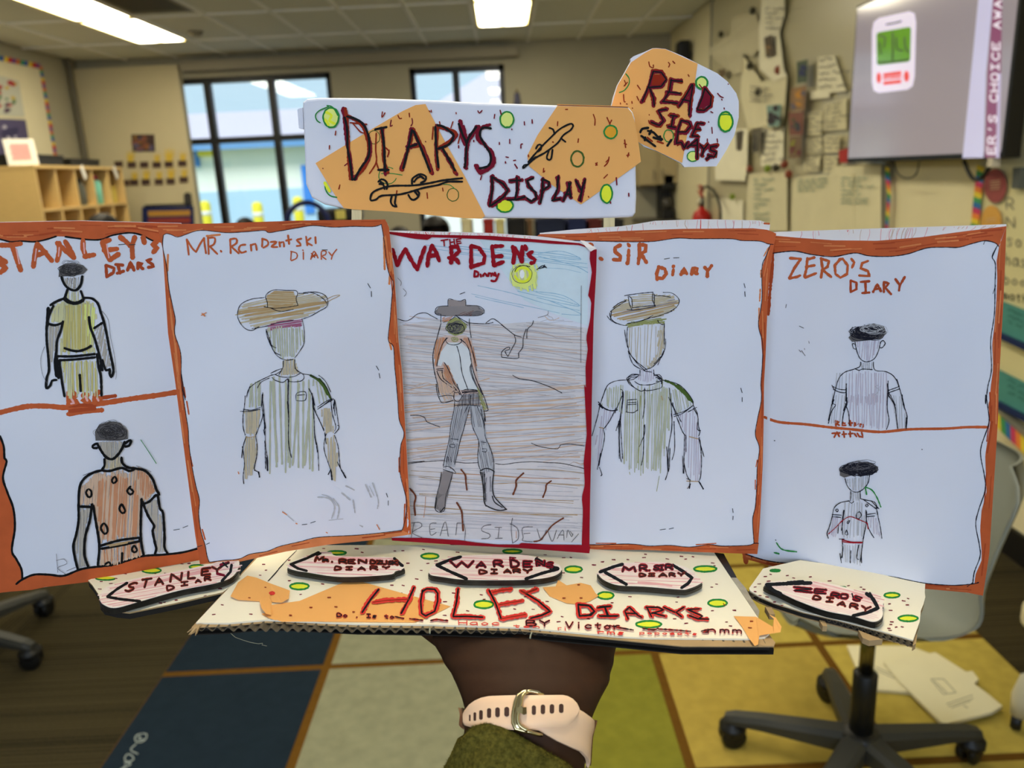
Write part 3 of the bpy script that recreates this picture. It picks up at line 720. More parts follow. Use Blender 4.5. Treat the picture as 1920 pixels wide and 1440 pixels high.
draw(mb, S3, 'C6', 1.1, 'pen', '560,140 555,210 530,330 520,430 490,560 470,650|680,180 640,330 600,470 580,560 560,640|640,230 670,160|690,200 700,330 750,450 745,560 750,640 770,690|740,180 790,300 805,420 840,500 870,600 872,690|770,200 800,330|470,660 510,655 550,680 570,712 500,690 470,680|530,435 590,440|770,460 810,465|525,480 560,480 560,505 525,500 525,480|780,515 815,515 810,540 780,535|500,575 495,620|510,580 515,620|530,580 535,620|455,700 440,800 415,900 405,990 440,1020 480,1000 490,900 520,800 545,710|560,170 640,165 760,175|690,90 680,160', rag=.3)
draw(mb, S3, 'C6', 2.2, 'hair_dark', '765,690 800,672 840,675 875,695|765,700 780,760 790,850 795,930 810,970|872,700 862,800 870,880 905,930 970,995|810,965 860,990 920,1005 975,995|860,890 880,940 940,980|415,900 408,985|450,1015 480,980')
draw(mb, S3, 'C6', 1.1, 'pen', '190,635 300,620 430,610 485,610|190,625 320,613|570,620 650,628 750,625|885,632 950,640 1050,625 1180,618 1300,625 1420,632 1590,672|1170,470 1250,500 1380,515 1400,485 1480,478 1590,492|210,250 280,250 325,270 340,300 445,342', rag=.2)
draw(mb, S3, 'C5', 1.2, 'pen', '115,800 180,818 230,800 280,760 350,750 400,775 450,802|700,835 800,840 870,840 920,830|860,835 910,800 950,815 1030,880 1100,935 1160,955|990,850 1080,920|1100,940 1110,990 1080,1050 1045,1118|995,1125 990,1085 1030,1045 1060,1040 1055,1060 1020,1072 1045,1118|995,1125 1100,1135 1138,1128 1135,1090 1170,1040 1175,960 1200,885|1205,965 1210,890 1250,850 1260,815|1085,1275 1140,1305 1260,1325 1400,1375 1500,1425|640,592 682,575', rag=.2)
draw(mb, S3, 'C5', .8, 'pencil', '1300,790 1380,765 1385,735|1665,520 1660,1170|115,455 145,490 140,520|160,545 190,580 170,610')
draw(mb, S3, 'C6', 3.2, 'brown', '612,680 645,725 650,780 658,842|1108,708 1050,765 1050,810 1025,878|1328,770 1290,800 1285,840 1262,900|205,830 250,890 240,960 248,1042|578,942 615,1010 622,1080 628,1165', rag=.2)
draw(mb, S3, 'C6', 2.6, 'brown', '1425,1065 1340,1120 1290,1180 1240,1240 1190,1252', rag=.2)
draw(mb, S3, 'C6', .9, 'rust', '330,895 325,980 315,1060|1050,1170 1050,1225')
ring(mb, S3, 'C5', 1175, 440, 115, 110, 1.2, 'yellow_pale', 'yellow_pale')
hatch(mb, S3, hz('1065,340 1290,340 1300,520 1230,580 1080,520'), 80, 3, 2.4, 'yellow_pale', skip=.3)
ring(mb, S3, 'C5', 1165, 425, 85, 75, .9, 'pen', 'ochre_pale'); draw(mb, S3, 'C5', 5, 'yellow', '1110,400 1150,370 1210,380 1235,430 1200,480 1140,480 1105,440')
fill(mb, S3, ellipse(979, 514, 4.5, 8), 'paper' if 0 else 'white'); draw(mb, S3, 'C5', 1.5, 'pen', '1105,400 1120,370 1170,350 1230,360')
draw(mb, S3, 'C5', 1.6, 'pen', '1290,385 1340,350 1372,370|1310,375 1365,360|1340,370 1355,345')
mb.build('figure_drawing', b3)
mb = MB()
draw(mb, S3, 'C5', 7.5, 'red', '70,215 95,290 110,350|115,350 140,280 180,210|180,210 220,290 280,385|280,385 310,290 345,195|365,355 375,270 405,180|405,180 440,240 465,310|380,270 440,262|565,200 570,270 565,330|545,285 610,300 630,330|560,195 620,190 635,230 580,280|735,185 735,280 735,370|735,185 800,200 850,270 840,330 740,360|910,190 920,270 925,350|910,190 1000,185|915,275 995,270|925,350 1005,320|1085,190 1100,260 1090,330|1100,200 1140,260 1165,320|1165,320 1165,250 1165,190|1190,185 1200,215|1250,235 1215,255 1240,280 1275,300 1265,325 1240,330', False, rag=.18)
draw(mb, S3, 'C5', 2.6, 'red', '480,140 540,130|505,135 508,185|555,130 560,180|590,128 595,170|558,155 592,150|610,130 650,125|612,130 615,165|615,148 645,145|615,168 650,160', False)
draw(mb, S3, 'C5', 4, 'red', '765,395 762,440|765,395 795,410 790,440 760,445|815,425 818,445|835,440 850,415 870,440|880,440 885,415 905,420|905,440 915,415 930,435|935,410 945,440|968,420 940,480 905,478')
draw(mb, S3, 'C6', 1.1, 'pencil', '240,1100 215,1220|220,1105 280,1100 300,1130 225,1180 300,1220|415,1105 365,1115 370,1200 415,1180|370,1155 405,1150|445,1205 485,1095 510,1210|455,1165 500,1160|580,1105 570,1200|580,1105 630,1110 645,1160 640,1240|850,1118 790,1130 775,1165 840,1195 830,1225 775,1230|880,1140 935,1140|915,1140 905,1228|885,1228 940,1225|1020,1065 1010,1140 1020,1260|1000,1110 1060,1150 1065,1230 1020,1265|1180,1135 1100,1145 1105,1220 1100,1245 1180,1255|1110,1190 1160,1185|1215,1150 1250,1240 1290,1160|1300,1160 1335,1250 1370,1160|1375,1230 1420,1160 1430,1240|1385,1200 1425,1200|1450,1220 1460,1160 1490,1215 1500,1190|1480,1170 1500,1200|1545,1190 1490,1255', rag=.2)
mb.build('lettering', b3)
mb = MB()
inT = pc('C5', '0,85 50,85 150,105 260,125 380,135 390,112 600,118 820,128 1000,142 1250,152 1400,165 1650,178 1740,210 1790,212')
band(mb, S3, T, inT, 'red')
inR = pc('C5', '1740,215 1735,300 1755,400 1740,500 1720,620 1750,640 1740,800 1705,960 1720,1050 1700,1200 1705,1440') + pc('C6', '1590,0 1600,200 1610,400 1585,620 1595,800 1570,900 1580,1000 1570,1290')
band(mb, S3, R, inR, 'red')
inB = pc('C6', '60,1222 310,1222 500,1235 600,1240 720,1258 900,1275 1080,1275 1090,1262 1300,1275 1560,1278 1640,1290')
band(mb, S3, inB, B, 'red')
mb.build('border', b3)
# turned-down corner
mb = MB()
q = pc('C5', '1655,138 1690,142 1792,205 1745,232 1700,190')
a = [S3.p(x, y, .0022 + (.0012 if i in (3, 4) else 0)) for i, (x, y) in enumerate(q)]
mb.prism(a, [v + (v - EYE).normalized() * .0003 for v in a], PAGE)
mb.build('folded_corner', b3)

# ---- sheet 4: man in hat with boxy crown, partly behind the red one
S4 = vplane(1020, .505, 1450, .486, bow(1020, 1450, 430, 1035, .002, 4))
T = pc('P', '1012,439 1080,438 1169,433 1280,429 1413,428 1440,431 1455.5,438'); B = pc('P', '1030,1027 1106,1030 1205,1031 1305,1035 1420,1039')
L = pc('P', '1012,439 1020,700 1030,1027'); R = pc('P', '1455.5,438 1453,451 1446,490 1441,540 1439,578 1435.5,667 1432.5,720 1432,787 1430,875 1425,975 1420,1039')
b4 = booklet('diary_booklet', 'booklet with a man in a boxy-crowned hat, partly behind the red-bordered one', S4, T, B, L, R, pc('P', '1012,437 1080,430 1169,424 1230,414 1320,411 1440,414 1444,420'))
mb = MB()
hatch(mb, S4, pc('P', '1100,430 1180,423 1240,415 1330,412 1440,415 1436,428 1280,428 1169,432'), 82, 7, 1.0, 'pink', off=None) if 0 else None
inT = pc('C7', '-340,200 -100,225 0,230 190,235 400,240 640,238 850,210 1000,215 1300,215 1400,230 1550,235 1620,258 1665,262')
inR = pc('C7', '1640,262 1600,370 1570,450 1570,700 1560,800 1540,950 1575,1100 1570,1300 1560,1440') + pc('C8', '1390,200 1360,350 1345,460 1375,560 1360,700 1355,850 1345,1000 1325,1100 1335,1275')
inB = pc('C8', '-200,1275 110,1285 400,1280 550,1295 700,1290 850,1303 1000,1285 1100,1295 1290,1290 1335,1275 1370,1275')
band(mb, S4, T, inT, 'orange'); band(mb, S4, R, inR, 'orange'); band(mb, S4, inB, B, 'orange')
draw(mb, S4, 'C7', 2.6, 'orange_light', '1625,290 1585,360|1560,480 1560,540|1555,640 1550,740|1545,800 1542,940', rag=.3)
draw(mb, S4, 'C8', 2, 'orange', '1360,650 1350,700|1345,800 1345,870|1330,1150 1335,1220|900,1285 1050,1275|150,1275 300,1275')
for A_, B_, n in ((T, inT, 18), (R, inR, 18), (inB, B, 12)):
    for q in range(n):
        i = random.randint(0, 62); y = random.uniform(.15, .85)
        a, b = resample(A_, 70)[i], resample(B_, 70)[i]; a2, q2 = resample(A_, 70)[i + 6], resample(B_, 70)[i + 6]
        ribbon(mb, S4, [(a[0] * y + b[0] * (1 - y), a[1] * y + b[1] * (1 - y)), (a2[0] * y + q2[0] * (1 - y), a2[1] * y + q2[1] * (1 - y))], random.uniform(1, 2.2), random.choice(['orange_light', 'orange_dark', 'orange_dark']))
for q in (inT, inR, inB): ribbon(mb, S4, q, 1.3, 'pen', rag=.25)
mb.build('border', b4)
mb = MB()
draw(mb, S4, 'C7', 8, 'orange', '205,380 218,388|115,262 135,270')
draw(mb, S4, 'C7', 7, 'orange', '375,268 330,290 330,325 375,360 370,395 315,390|440,260 450,275|445,310 440,400 432,425|535,260 535,350 525,425|535,260 590,270 585,320 540,345|550,345 595,415', False, rag=.2)
draw(mb, S4, 'C7', 6.5, 'orange', '700,450 680,510 685,560|695,450 750,470 762,510 730,550 690,545|820,445 824,450|822,475 815,520|885,518 910,465 935,510|895,500 925,498|975,515 985,465 1025,465 1020,490 985,498 1025,510|1085,455 1110,480|1145,440 1110,490 1108,535', False, rag=.2)
mb.build('lettering', b4)
mb = MB()
P7 = lambda s: pc('C7', s); P8 = lambda s: pc('C8', s)
hatch(mb, S4, P7('290,830 330,770 440,720 470,790 660,780 660,690 800,690 865,740 840,810 700,870 450,910 340,890'), -12, 3.0, 2.6, 'tan_pale', skip=.05)
hatch(mb, S4, P7('300,850 500,810 700,790 840,730 850,790 650,860 420,900 350,880'), -12, 5.5, 2.6, 'tan', skip=.25)
hatch(mb, S4, P7('300,830 500,800 680,780 840,720 830,770 500,860'), -10, 6, 2, 'grey_brown', skip=.4)
hatch(mb, S4, P7('460,700 650,680 660,775 480,795'), -3, 2.8, 2, 'tan_pale')
hatch(mb, S4, P7('430,930 560,905 680,890 750,885 745,930 600,930 440,965'), -8, 2.2, 2, 'olive'); scribble(mb, S4, 590, 922, 150, 14, 10, .8, 'olive', 'C7')
hatch(mb, S4, P7('435,960 740,930 740,1120 650,1300 560,1310 450,1150'), 92, 5.5, 1.2, 'tan_pale', skip=.1)
hatch(mb, S4, P7('690,1000 745,960 750,1120 700,1240 620,1310 600,1300 690,1180'), 100, 2.6, 1.8, 'tan_pale'); hatch(mb, S4, P7('540,1320 655,1325 680,1390 600,1430 520,1400'), 92, 4, 1.4, 'mauve_pale')
hatch(mb, S4, P8('240,110 350,90 440,120 640,60 720,160 700,400 640,720 560,760 420,740 350,660 350,300 300,270 190,240'), 91, 4.4, 2.0, 'olive_pale', skip=.08)
hatch(mb, S4, P8('540,140 700,90 700,300 650,640 600,740 530,740'), 94, 4.2, 2.4, 'olive_pale', skip=.1); hatch(mb, S4, P8('370,120 500,140 490,640 400,740'), 92, 10, 2.0, 'olive', skip=.3)
hatch(mb, S4, P8('720,130 800,110 870,240 750,310'), 80, 4, 1.8, 'olive_pale')
hatch(mb, S4, P8('200,270 300,280 220,420 190,640 160,720 150,500'), 95, 4, 1.6, 'mauve_pale'); hatch(mb, S4, P8('760,320 880,270 920,420 940,700 920,800 850,800 820,600 820,450'), 92, 4.5, 1.5, 'mauve_pale')
draw(mb, S4, 'C8', 4.5, 'green_dark', '670,55 730,80 790,130 840,180 875,215|760,90 820,140 868,205|820,150 850,200', rag=.2)
draw(mb, S4, 'C8', 1.8, 'tan', '175,405 205,412|850,475 915,492|830,808 920,812|640,170 650,200')
draw(mb, S4, 'C7', 1.3, 'pen', '410,695 500,680 590,670 650,665|440,700 450,760 470,810|445,700 470,720 475,800|475,798 570,785 670,775|650,670 645,730 670,785|660,680 662,760|430,812 500,815 600,800 670,785|660,695 720,695 800,708|735,667 800,670 850,700 872,740 850,790 800,825|310,800 360,760 425,732|290,830 340,790 420,740|285,840 290,880 330,920 400,945 430,945|262,865 290,900 340,930|430,930 520,915 620,885 700,865 810,825|290,900 300,830|650,860 600,890|410,985 420,1060 435,1130|435,960 430,1050 450,1170 500,1240 560,1290 600,1320|440,1160 480,1270 560,1320|450,1180 520,1270 590,1335|745,930 745,1010 745,1110|755,1060 755,1120 730,1200 690,1250|690,1280 740,1160|690,900 700,925 740,940|690,1250 640,1300 570,1325 640,1340|660,1270 715,1210|540,1320 540,1370|655,1320 660,1370|430,1390 470,1360 530,1360|440,1400 470,1385 520,1378|430,1395 450,1440|660,1370 700,1360 725,1390 720,1440|680,1360 720,1400|690,1390 725,1420', rag=.35)
draw(mb, S4, 'C8', 1.3, 'pen', '380,50 310,55 255,75 225,110 200,180 180,240 160,330 120,470|230,100 195,190|395,35 400,60 430,100 490,135 515,120|380,40 400,80 450,115|440,60 480,85 560,85 620,65|515,110 525,130 600,120 645,100 640,40 610,20|600,60 640,60|390,30 450,10 470,15 430,45 390,50|580,0 620,30|600,30 645,45|640,50 700,60 780,90 840,150 875,205 880,240 910,300 920,400 930,440 920,470|515,120 515,240 500,340|515,385 515,450 475,550|510,390 505,600 490,690|335,120 355,140 350,230 330,340 325,480 330,600 340,665|355,150 340,280 335,400 350,640|330,340 300,430|320,360 325,640|300,260 250,360 205,420|345,170 290,300|385,200 380,285|385,200 455,195|460,205 462,280|375,290 430,295 460,275|390,220 450,218|390,235 450,232|700,110 710,200 720,330 715,440|695,180 735,270 760,340 800,440 820,465|725,220 735,260 790,365|715,300 720,400 700,520 690,620 695,735|680,550 685,650 690,740|735,360 740,560 720,650|690,740 670,800|705,560 700,720|825,465 825,590|815,460 810,650 810,750|800,620 805,750|810,670 830,760 855,805|735,325 800,300 875,245|730,310 810,285 880,240|840,290 905,255|880,260 915,330 910,420 935,430|925,480 935,560 942,660 935,770 925,805|920,490 960,625|930,500 940,580|855,800 850,865|835,865 860,830|920,810 955,868|205,425 215,470 200,560 175,660 160,720|170,680 160,720|175,705 195,760 185,768|830,790 860,800', rag=.35)
draw(mb, S4, 'C8', 2.2, 'pen', '168,215 210,260 260,280 310,275|348,140 352,180|330,360 322,400|690,640 690,730|185,600 170,690|855,830 850,862|925,815 955,868|170,232 200,262', rag=.3)
draw(mb, S4, 'C8', .9, 'olive', '625,770 605,885|400,740 405,760')
mb.build('figure_drawing', b4)
staple(b4, S4, 'C7', '745,386 790,378|822,376 870,374|1418,592 1428,628|1424,660 1428,702')
staple(b4, S4, 'C8', '1236,110 1246,145|1246,180 1246,212|1174,1014 1178,1045|1178,1070 1176,1098|630,1174 672,1168|698,1168 732,1160')

# ---- sheet 5: far right, two boys
S5 = vplane(1440, .4965, 1887, .438, bow(1440, 1887, 430, 1110, .003, 5))
T = pc('P', '1436,441 1454,442 1500,446 1562,450.5 1644,451.5 1725,445 1806,434 1887,424'); B = pc('P', '1393,1047 1461,1065 1542,1077 1624,1089 1705,1101.5 1813,1111 1843,1117')
L = pc('P', '1436,441 1420,700 1393,1047'); R = pc('P', '1887,424 1885,481 1881,573 1877,644 1872.5,725 1871.5,781 1867.5,848 1862,930 1855,1038 1843,1117')
b5 = booklet('diary_booklet', 'rightmost booklet, two curly-haired boys drawn in black pen above and below a line', S5, T, B, L, R, pc('P', '1436,437 1454,435 1671,427.5 1800,423.5 1887,420.5'))
mb = MB()
inT = pc('C9', '120,285 190,275 330,262 450,285 600,300 750,275 850,295 1000,298 1120,280 1250,240 1370,235 1470,235 1560,210 1650,190 1720,205 1745,230')
inR = pc('C9', '1735,225 1700,300 1722,350 1720,500 1715,700 1690,880 1695,1080 1670,1200 1655,1320') + pc('C10', '1730,0 1745,100 1750,200 1700,350 1695,430 1720,560 1725,660 1680,800 1660,900 1685,1040 1690,1120 1650,1230 1640,1310')
outR2 = pc('C9', '1800,90 1800,85')
inB = pc('C10', '50,1095 110,1118 180,1140 280,1160 450,1175 620,1210 740,1240 850,1228 950,1245 1100,1265 1300,1305 1500,1320 1640,1310 1680,1300')
band(mb, S5, T, inT, 'orange'); band(mb, S5, inB, B, 'orange')
R5 = [(x - random.uniform(0, 5), y) for x, y in resample(inR, 40)]
fillL = pc('C9', '1748,230 1730,330 1735,450 1728,620 1715,780 1700,900 1706,1080 1690,1200 1680,1320') + pc('C10', '1745,60 1760,200 1725,420 1730,560 1735,680 1700,800 1690,930 1700,1080 1700,1150 1660,1240 1650,1310')
band(mb, S5, R, fillL, 'orange')
draw(mb, S5, 'C10', 5, 'orange', '195,155 300,190 480,205 640,225 800,240 1000,258 1200,240 1450,235 1600,225 1740,225')
draw(mb, S5, 'C9', 6, 'orange_dark', '185,190 180,300 172,420 160,560 150,700', rag=.3)  # left border strip; shade of the overlapping booklet put into the darker orange
draw(mb, S5, 'C10', 9, 'orange', '60,1100 70,1160')
for A_, B_, n in ((T, inT, 26), (R, inR, 20), (inB, B, 16)):
    for q in range(n):
        i = random.randint(0, 62); y = random.uniform(.25, .85)
        a, b = resample(A_, 70)[i], resample(B_, 70)[i]; a2, q2 = resample(A_, 70)[i + 6], resample(B_, 70)[i + 6]
        ribbon(mb, S5, [(a[0] * y + b[0] * (1 - y), a[1] * y + b[1] * (1 - y)), (a2[0] * y + q2[0] * (1 - y), a2[1] * y + q2[1] * (1 - y))], random.uniform(1.2, 3), random.choice(['orange_light', 'orange_dark', 'orange_dark']))
for q in (inT, inR, inB): ribbon(mb, S5, q, 1.7, 'pen', rag=.3)
draw(mb, S5, 'C9', 1.1, 'pen', '1735,225 1720,260 1700,305|1725,500 1705,555|1640,215 1650,190')
draw(mb, S5, 'C10', 1.2, 'pen', '1600,1330 1640,1300|105,1118 110,1135')
mb.build('border', b5)
mb = MB()
draw(mb, S5, 'C9', 5, 'orange', '300,310 375,315|375,315 330,380 295,450|295,450 350,440 370,430|420,310 415,380 400,440|420,320 470,305|410,370 470,360|405,445 480,415|515,310 525,380 515,445|515,315 570,330 560,370 520,395|530,395 585,440|650,315 610,360 615,420 650,445 695,420 700,360 665,315 640,320|725,315 745,340 730,375|840,330 800,345 790,380 840,400 850,435 780,430', False, rag=.2)
draw(mb, S5, 'C9', 4.6, 'orange_dark', '720,465 720,545|720,465 760,480 760,525 720,545|790,475 850,470|822,475 825,550|800,552 850,548|875,545 905,490 930,540|885,525 925,520|950,475 950,545|950,475 985,485 960,515 1000,560|1030,455 1055,490|1095,440 1060,500 1055,535', False, rag=.2)
draw(mb, S5, 'C10', 3.4, 'orange_dark', '690,180 692,215|690,182 715,190 695,200 715,212|740,190 735,215 760,212|740,200 755,198|790,180 795,215|780,198 805,196|820,195 820,218|820,195 840,205 820,215|850,200 860,220|860,205 885,208 875,228|680,295 700,258 715,290|665,268 720,265|745,255 750,295|735,275 765,272|790,255 792,292|780,272 810,268|820,270 835,290|840,268 855,292|870,262 880,295 860,290', False)
mb.build('lettering', b5)
mb = MB()
P9 = lambda s: pc('C9', s); P10 = lambda s: pc('C10', s)
hatch(mb, S5, P9('755,880 920,880 900,970 850,1025 790,1010'), 95, 4.2, 1.6, 'mauve_pale'); hatch(mb, S5, P9('790,1035 870,1035 875,1080 800,1085'), 92, 4, 1.6, 'faint')
hatch(mb, S5, P9('700,1100 980,1100 970,1320 700,1320'), 91, 5, 1.5, 'mauve_pale'); hatch(mb, S5, P10('770,0 1050,0 1040,235 790,220'), 91, 5, 1.5, 'mauve_pale')
hatch(mb, S5, P9('620,1110 700,1090 690,1240 600,1220'), 92, 6, 1.2, 'faint'); hatch(mb, S5, P10('670,0 760,0 740,200 650,200'), 95, 5, 1.2, 'faint'); hatch(mb, S5, P10('1070,0 1150,0 1180,230 1120,230'), 88, 5, 1.2, 'faint')
fill(mb, S5, P9('705,860 740,820 800,780 880,762 950,780 970,830 930,870 840,880 730,890'), 'hair_grey')
scribble(mb, S5, 838, 825, 138, 62, 40, 1.0, 'pen', 'C9'); scribble(mb, S5, 880, 800, 110, 40, 12, .7, 'faint', 'C9')
draw(mb, S5, 'C9', 1.5, 'pen', '750,890 765,960 790,1010 830,1028 880,1010 910,960 928,890|748,905 732,902 740,935 758,940|930,890 945,880 960,900 940,930 925,930|790,1030 785,1060 740,1080 680,1100 640,1140 620,1200 605,1260 590,1329|878,1030 880,1070 900,1090 960,1095 1010,1120 1040,1160 1055,1200 1075,1270 1085,1329|750,1075 780,1088 800,1078 870,1082|600,1200 640,1218 690,1222|600,1220 650,1240 690,1242|590,1190 610,1225|690,1180 692,1329|980,1160 975,1250 972,1329|985,1225 1055,1200|975,1245 1060,1215|985,1240 1010,1290 1030,1329|605,1290 595,1320', rag=.3)
draw(mb, S5, 'C9', .8, 'faint', '910,1190 890,1200 915,1220 900,1250 885,1255|930,1195 915,1210 930,1235')
draw(mb, S5, 'C10', 1.5, 'pen', '680,0 665,60 690,70 660,120 640,200|760,0 770,60 745,130 735,200|755,60 780,130 785,215|1050,0 1048,100 1060,180 1042,240|1060,10 1100,80 1110,160 1120,235|1150,0 1160,70 1185,150 1178,238|665,60 640,180|770,20 760,90', rag=.3)
draw(mb, S5, 'C10', 2.3, 'pen', '1150,20 1165,80|1180,160 1178,230|765,60 745,110', rag=.3)
draw(mb, S5, 'C9', 2.2, 'pen', '1040,1150 1055,1200|690,1180 688,1300|975,1180 985,1270', rag=.3)
mb.build('figure_drawing', b5)
mb = MB()
hatch(mb, S5, P10('760,590 920,560 910,620 860,665 800,660'), 92, 4, 1.6, 'faint'); hatch(mb, S5, P10('795,680 860,670 860,730 800,740'), 92, 3.6, 1.5, 'faint')
hatch(mb, S5, P10('740,750 880,740 890,990 740,1000'), 91, 5, 1.3, 'faint'); hatch(mb, S5, P10('660,850 730,850 700,1000 640,960'), 95, 4, 1.3, 'mauve_pale'); hatch(mb, S5, P10('910,850 970,850 1005,980 950,970'), 88, 4, 1.3, 'mauve_pale'); hatch(mb, S5, P10('735,1040 870,1040 870,1180 740,1160'), 90, 5, 1.2, 'faint')
fill(mb, S5, P10('720,560 720,520 770,490 860,465 930,470 985,500 975,540 880,535 800,560 750,575'), 'hair_grey')
scribble(mb, S5, 850, 515, 140, 52, 40, 1.0, 'pen', 'C10'); scribble(mb, S5, 860, 490, 110, 40, 8, .6, 'pencil', 'C10')
draw(mb, S5, 'C10', 1.5, 'pen', '755,580 770,630 800,665 840,675 880,655 915,610 925,555|795,670 792,735|860,665 862,720|785,735 720,750 680,785 665,850 645,920 630,960 640,995|860,720 900,730 960,745 980,790|880,725 970,790|940,740 990,790|970,770 985,850 1000,920 1010,995|780,735 800,752 815,740|665,830 730,835|670,845 725,850|745,800 735,900 738,970|750,800 730,940|900,800 905,880 925,940 955,990|905,810 900,900 880,1000|895,920 870,1080 870,1165|905,830 965,822|905,845 960,840|710,900 705,960|735,1000 740,1080 725,1140|720,1100 730,1165|740,1050 735,1130|795,1080 792,1165|850,1040 835,1130 850,1140|880,1010 860,1160|715,1000 750,1000|790,870 770,880 775,895 790,870|765,935 755,965 775,970 765,935|835,825 855,810 868,835 850,860 832,850 835,825|700,790 690,800 700,812 708,800 700,790|905,755 898,768 908,778 915,765 905,755', rag=.3)
draw(mb, S5, 'C10', 1.6, 'red', '640,965 690,920 740,870 790,845 850,865 910,890|910,890 915,930', rag=.3); draw(mb, S5, 'C10', 2, 'red', '735,1005 800,1020 875,1022|735,1018 800,1026 870,1026')
draw(mb, S5, 'C10', 2.2, 'green', '1003,778 975,710 940,660 895,640|895,640 905,692', rag=.35); draw(mb, S5, 'C10', 2.6, 'green', '280,1025 310,1065 350,1080 420,1088|265,1094 298,1102', rag=.4)
draw(mb, S5, 'C9', 1.1, 'pencil', '275,630 270,655|365,780 395,795|430,885 433,900|362,945 375,960|380,950 405,985|400,935 402,945', rag=.3); draw(mb, S5, 'C10', 1.6, 'pen', '264,318 270,319|1286,379 1290,380|273,1006 276,1008')
mb.build('figure_drawing', b5)

# pink pencil scribbles on the page edges that stand above the covers
def page_scrib(root, S, top, bot, sp, off=-0.00105):
    mb = MB()
    a, b = resample(top, 120), resample(bot, 120)
    i = 1
    while i < 119:
        if random.random() < .75:
            w = random.uniform(.8, 1.6)
            x0, y0 = a[i]; x1, y1 = b[i]
            ribbon(mb, S, [(x0, y0 + 1.5), ((x0 + x1) / 2 + random.uniform(-2, 2), (y0 + y1) / 2), (x1 + random.uniform(-3, 3), y1)], w, random.choice(['pink', 'pink', 'rust_pale', 'red_bright' if random.random() < .2 else 'pink_pale']), off=off)
        i += random.choice([1, 1, 2, 3]) if sp < 4 else random.choice([1, 1, 2, 2, 5])
    mb.build('scribble', root)
page_scrib(b4, S4, pc('P', '1100,429 1169,424 1230,414 1320,411 1440,414'), pc('P', '1100,436 1169,433 1280,429 1413,428 1440,430'), 5)
page_scrib(b5, S5, pc('P', '1500,433 1671,427.5 1870,421.5'), pc('P', '1500,446 1562,450 1644,451 1725,445 1860,428'), 5)
page_scrib(b3, S3, pc('P', '731,432 809,434 920,437 1009,443'), pc('P', '731,436 809,440 920,442 1009,449'), 2)
mb = MB()
draw(mb, S4, 'C7', 3.5, 'orange', '1588,85 1630,88', off=-0.001)
mb.build('scribble', b4)

# ================================================================ cardboard stand (base, wings, backing)
ZB = -0.2525
COVER = mat('paper_cover', (242, 232, 208), rough=0.85, noise=0.02, scale=14, spec=0.15)
ORANGE_PAPER = mat('orange_paper', (246, 180, 104), rough=0.85, noise=0.03, scale=22, spec=0.15, transl=0.1)
TAPE = mat('black_tape', (34, 30, 26), rough=0.35, noise=0.1, scale=50)
CLEAR = mat('clear_tape', (170, 160, 138), rough=0.25, noise=0.2, scale=120, spec=0.5)
HB = hplane(ZB)
UP = M3 @ Vector((0, 0, 1))
cc = D2W((0.02, 0.47, ZB - .006))
stand = empty('cardboard_stand', cc, 'hand-decorated cardboard base covered in spotted white paper, held up on a hand', 'cardboard display')

def slab(outline, th, name, parent, top, side, S=HB, lift=0.0, under=None):
    a = [S.p(x, y) + UP * lift for x, y in outline]
    mb = MB()
    mb.prism(a, [v - UP * th for v in a], top, side, under or side)
    return mb.build(name, parent)
def fluting(px0, px1, name, parent, depth, th, n, S=HB):
    """wavy inner liner seen along a cut corrugated edge"""
    a, b = S.p(*px0), S.p(*px1)
    back = (M3 @ Vector((0, 1, 0))) * depth
    mb = MB()
    v = []
    k = n * 8
    for i in range(k + 1):
        t = i / k
        p = a.lerp(b, t) - UP * (.0009 + (th - .0018) * (.5 + .5 * sin(2 * pi * t * n)))
        fwd = (M3 @ Vector((0, -1, 0))) * .0003
        v += [p + fwd, p + back, p + back - UP * .0004, p + fwd - UP * .0004]
    mb.add(v, [(4 * i + q, 4 * i + (q + 1) % 4, 4 * i + 4 + (q + 1) % 4, 4 * i + 4 + q) for i in range(k) for q in range(4)], mat('flute_dark', (92, 82, 66), .8))
    return mb.build(name, parent)
base_px = pc('P', '505,1022 1332,1022 1340,1037') + pc('C17', '1640,760 1700,900 1740,900 1700,935 1540,948 650,940') + pc('C16', '1920,1030 960,940') + pc('C15', '1640,912 900,903 500,885 0,862') + pc('C14', '1310,768 1040,765')
core_px = pc('P', '500,1020 1332,1020 1352,1037') + pc('C17', '1440,400 1560,560 1650,760 1745,900 1790,960 1785,1000') + pc('P', '1280,1208') + pc('C16', '1920,1045 960,955') + pc('C15', '1640,925 900,915 500,895 0,872') + pc('C14', '1310,778 1000,790')
mb = MB()
a = [HB.p(x, y) - UP * .0012 for x, y in core_px]
mb.prism(a, [v - UP * .0006 for v in a], CARD)
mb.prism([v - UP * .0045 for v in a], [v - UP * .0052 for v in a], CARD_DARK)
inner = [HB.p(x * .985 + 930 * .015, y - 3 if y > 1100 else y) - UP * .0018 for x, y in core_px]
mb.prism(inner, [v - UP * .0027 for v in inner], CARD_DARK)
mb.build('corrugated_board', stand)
a = [HB.p(x, y) for x, y in base_px]
mb = MB(); mb.prism(a, [v - UP * .0011 for v in a], COVER); mb.build('paper_cover', stand)
p0, p1 = pc('C14', '1060,790')[0], pc('C16', '960,958')[0]
fluting((p0[0], p0[1]), (p1[0], p1[1] - 1), 'fluting', stand, .01, .0042, 30)
fluting((p1[0], p1[1] - 1), (1440, 1203), 'fluting', stand, .01, .0042, 24)
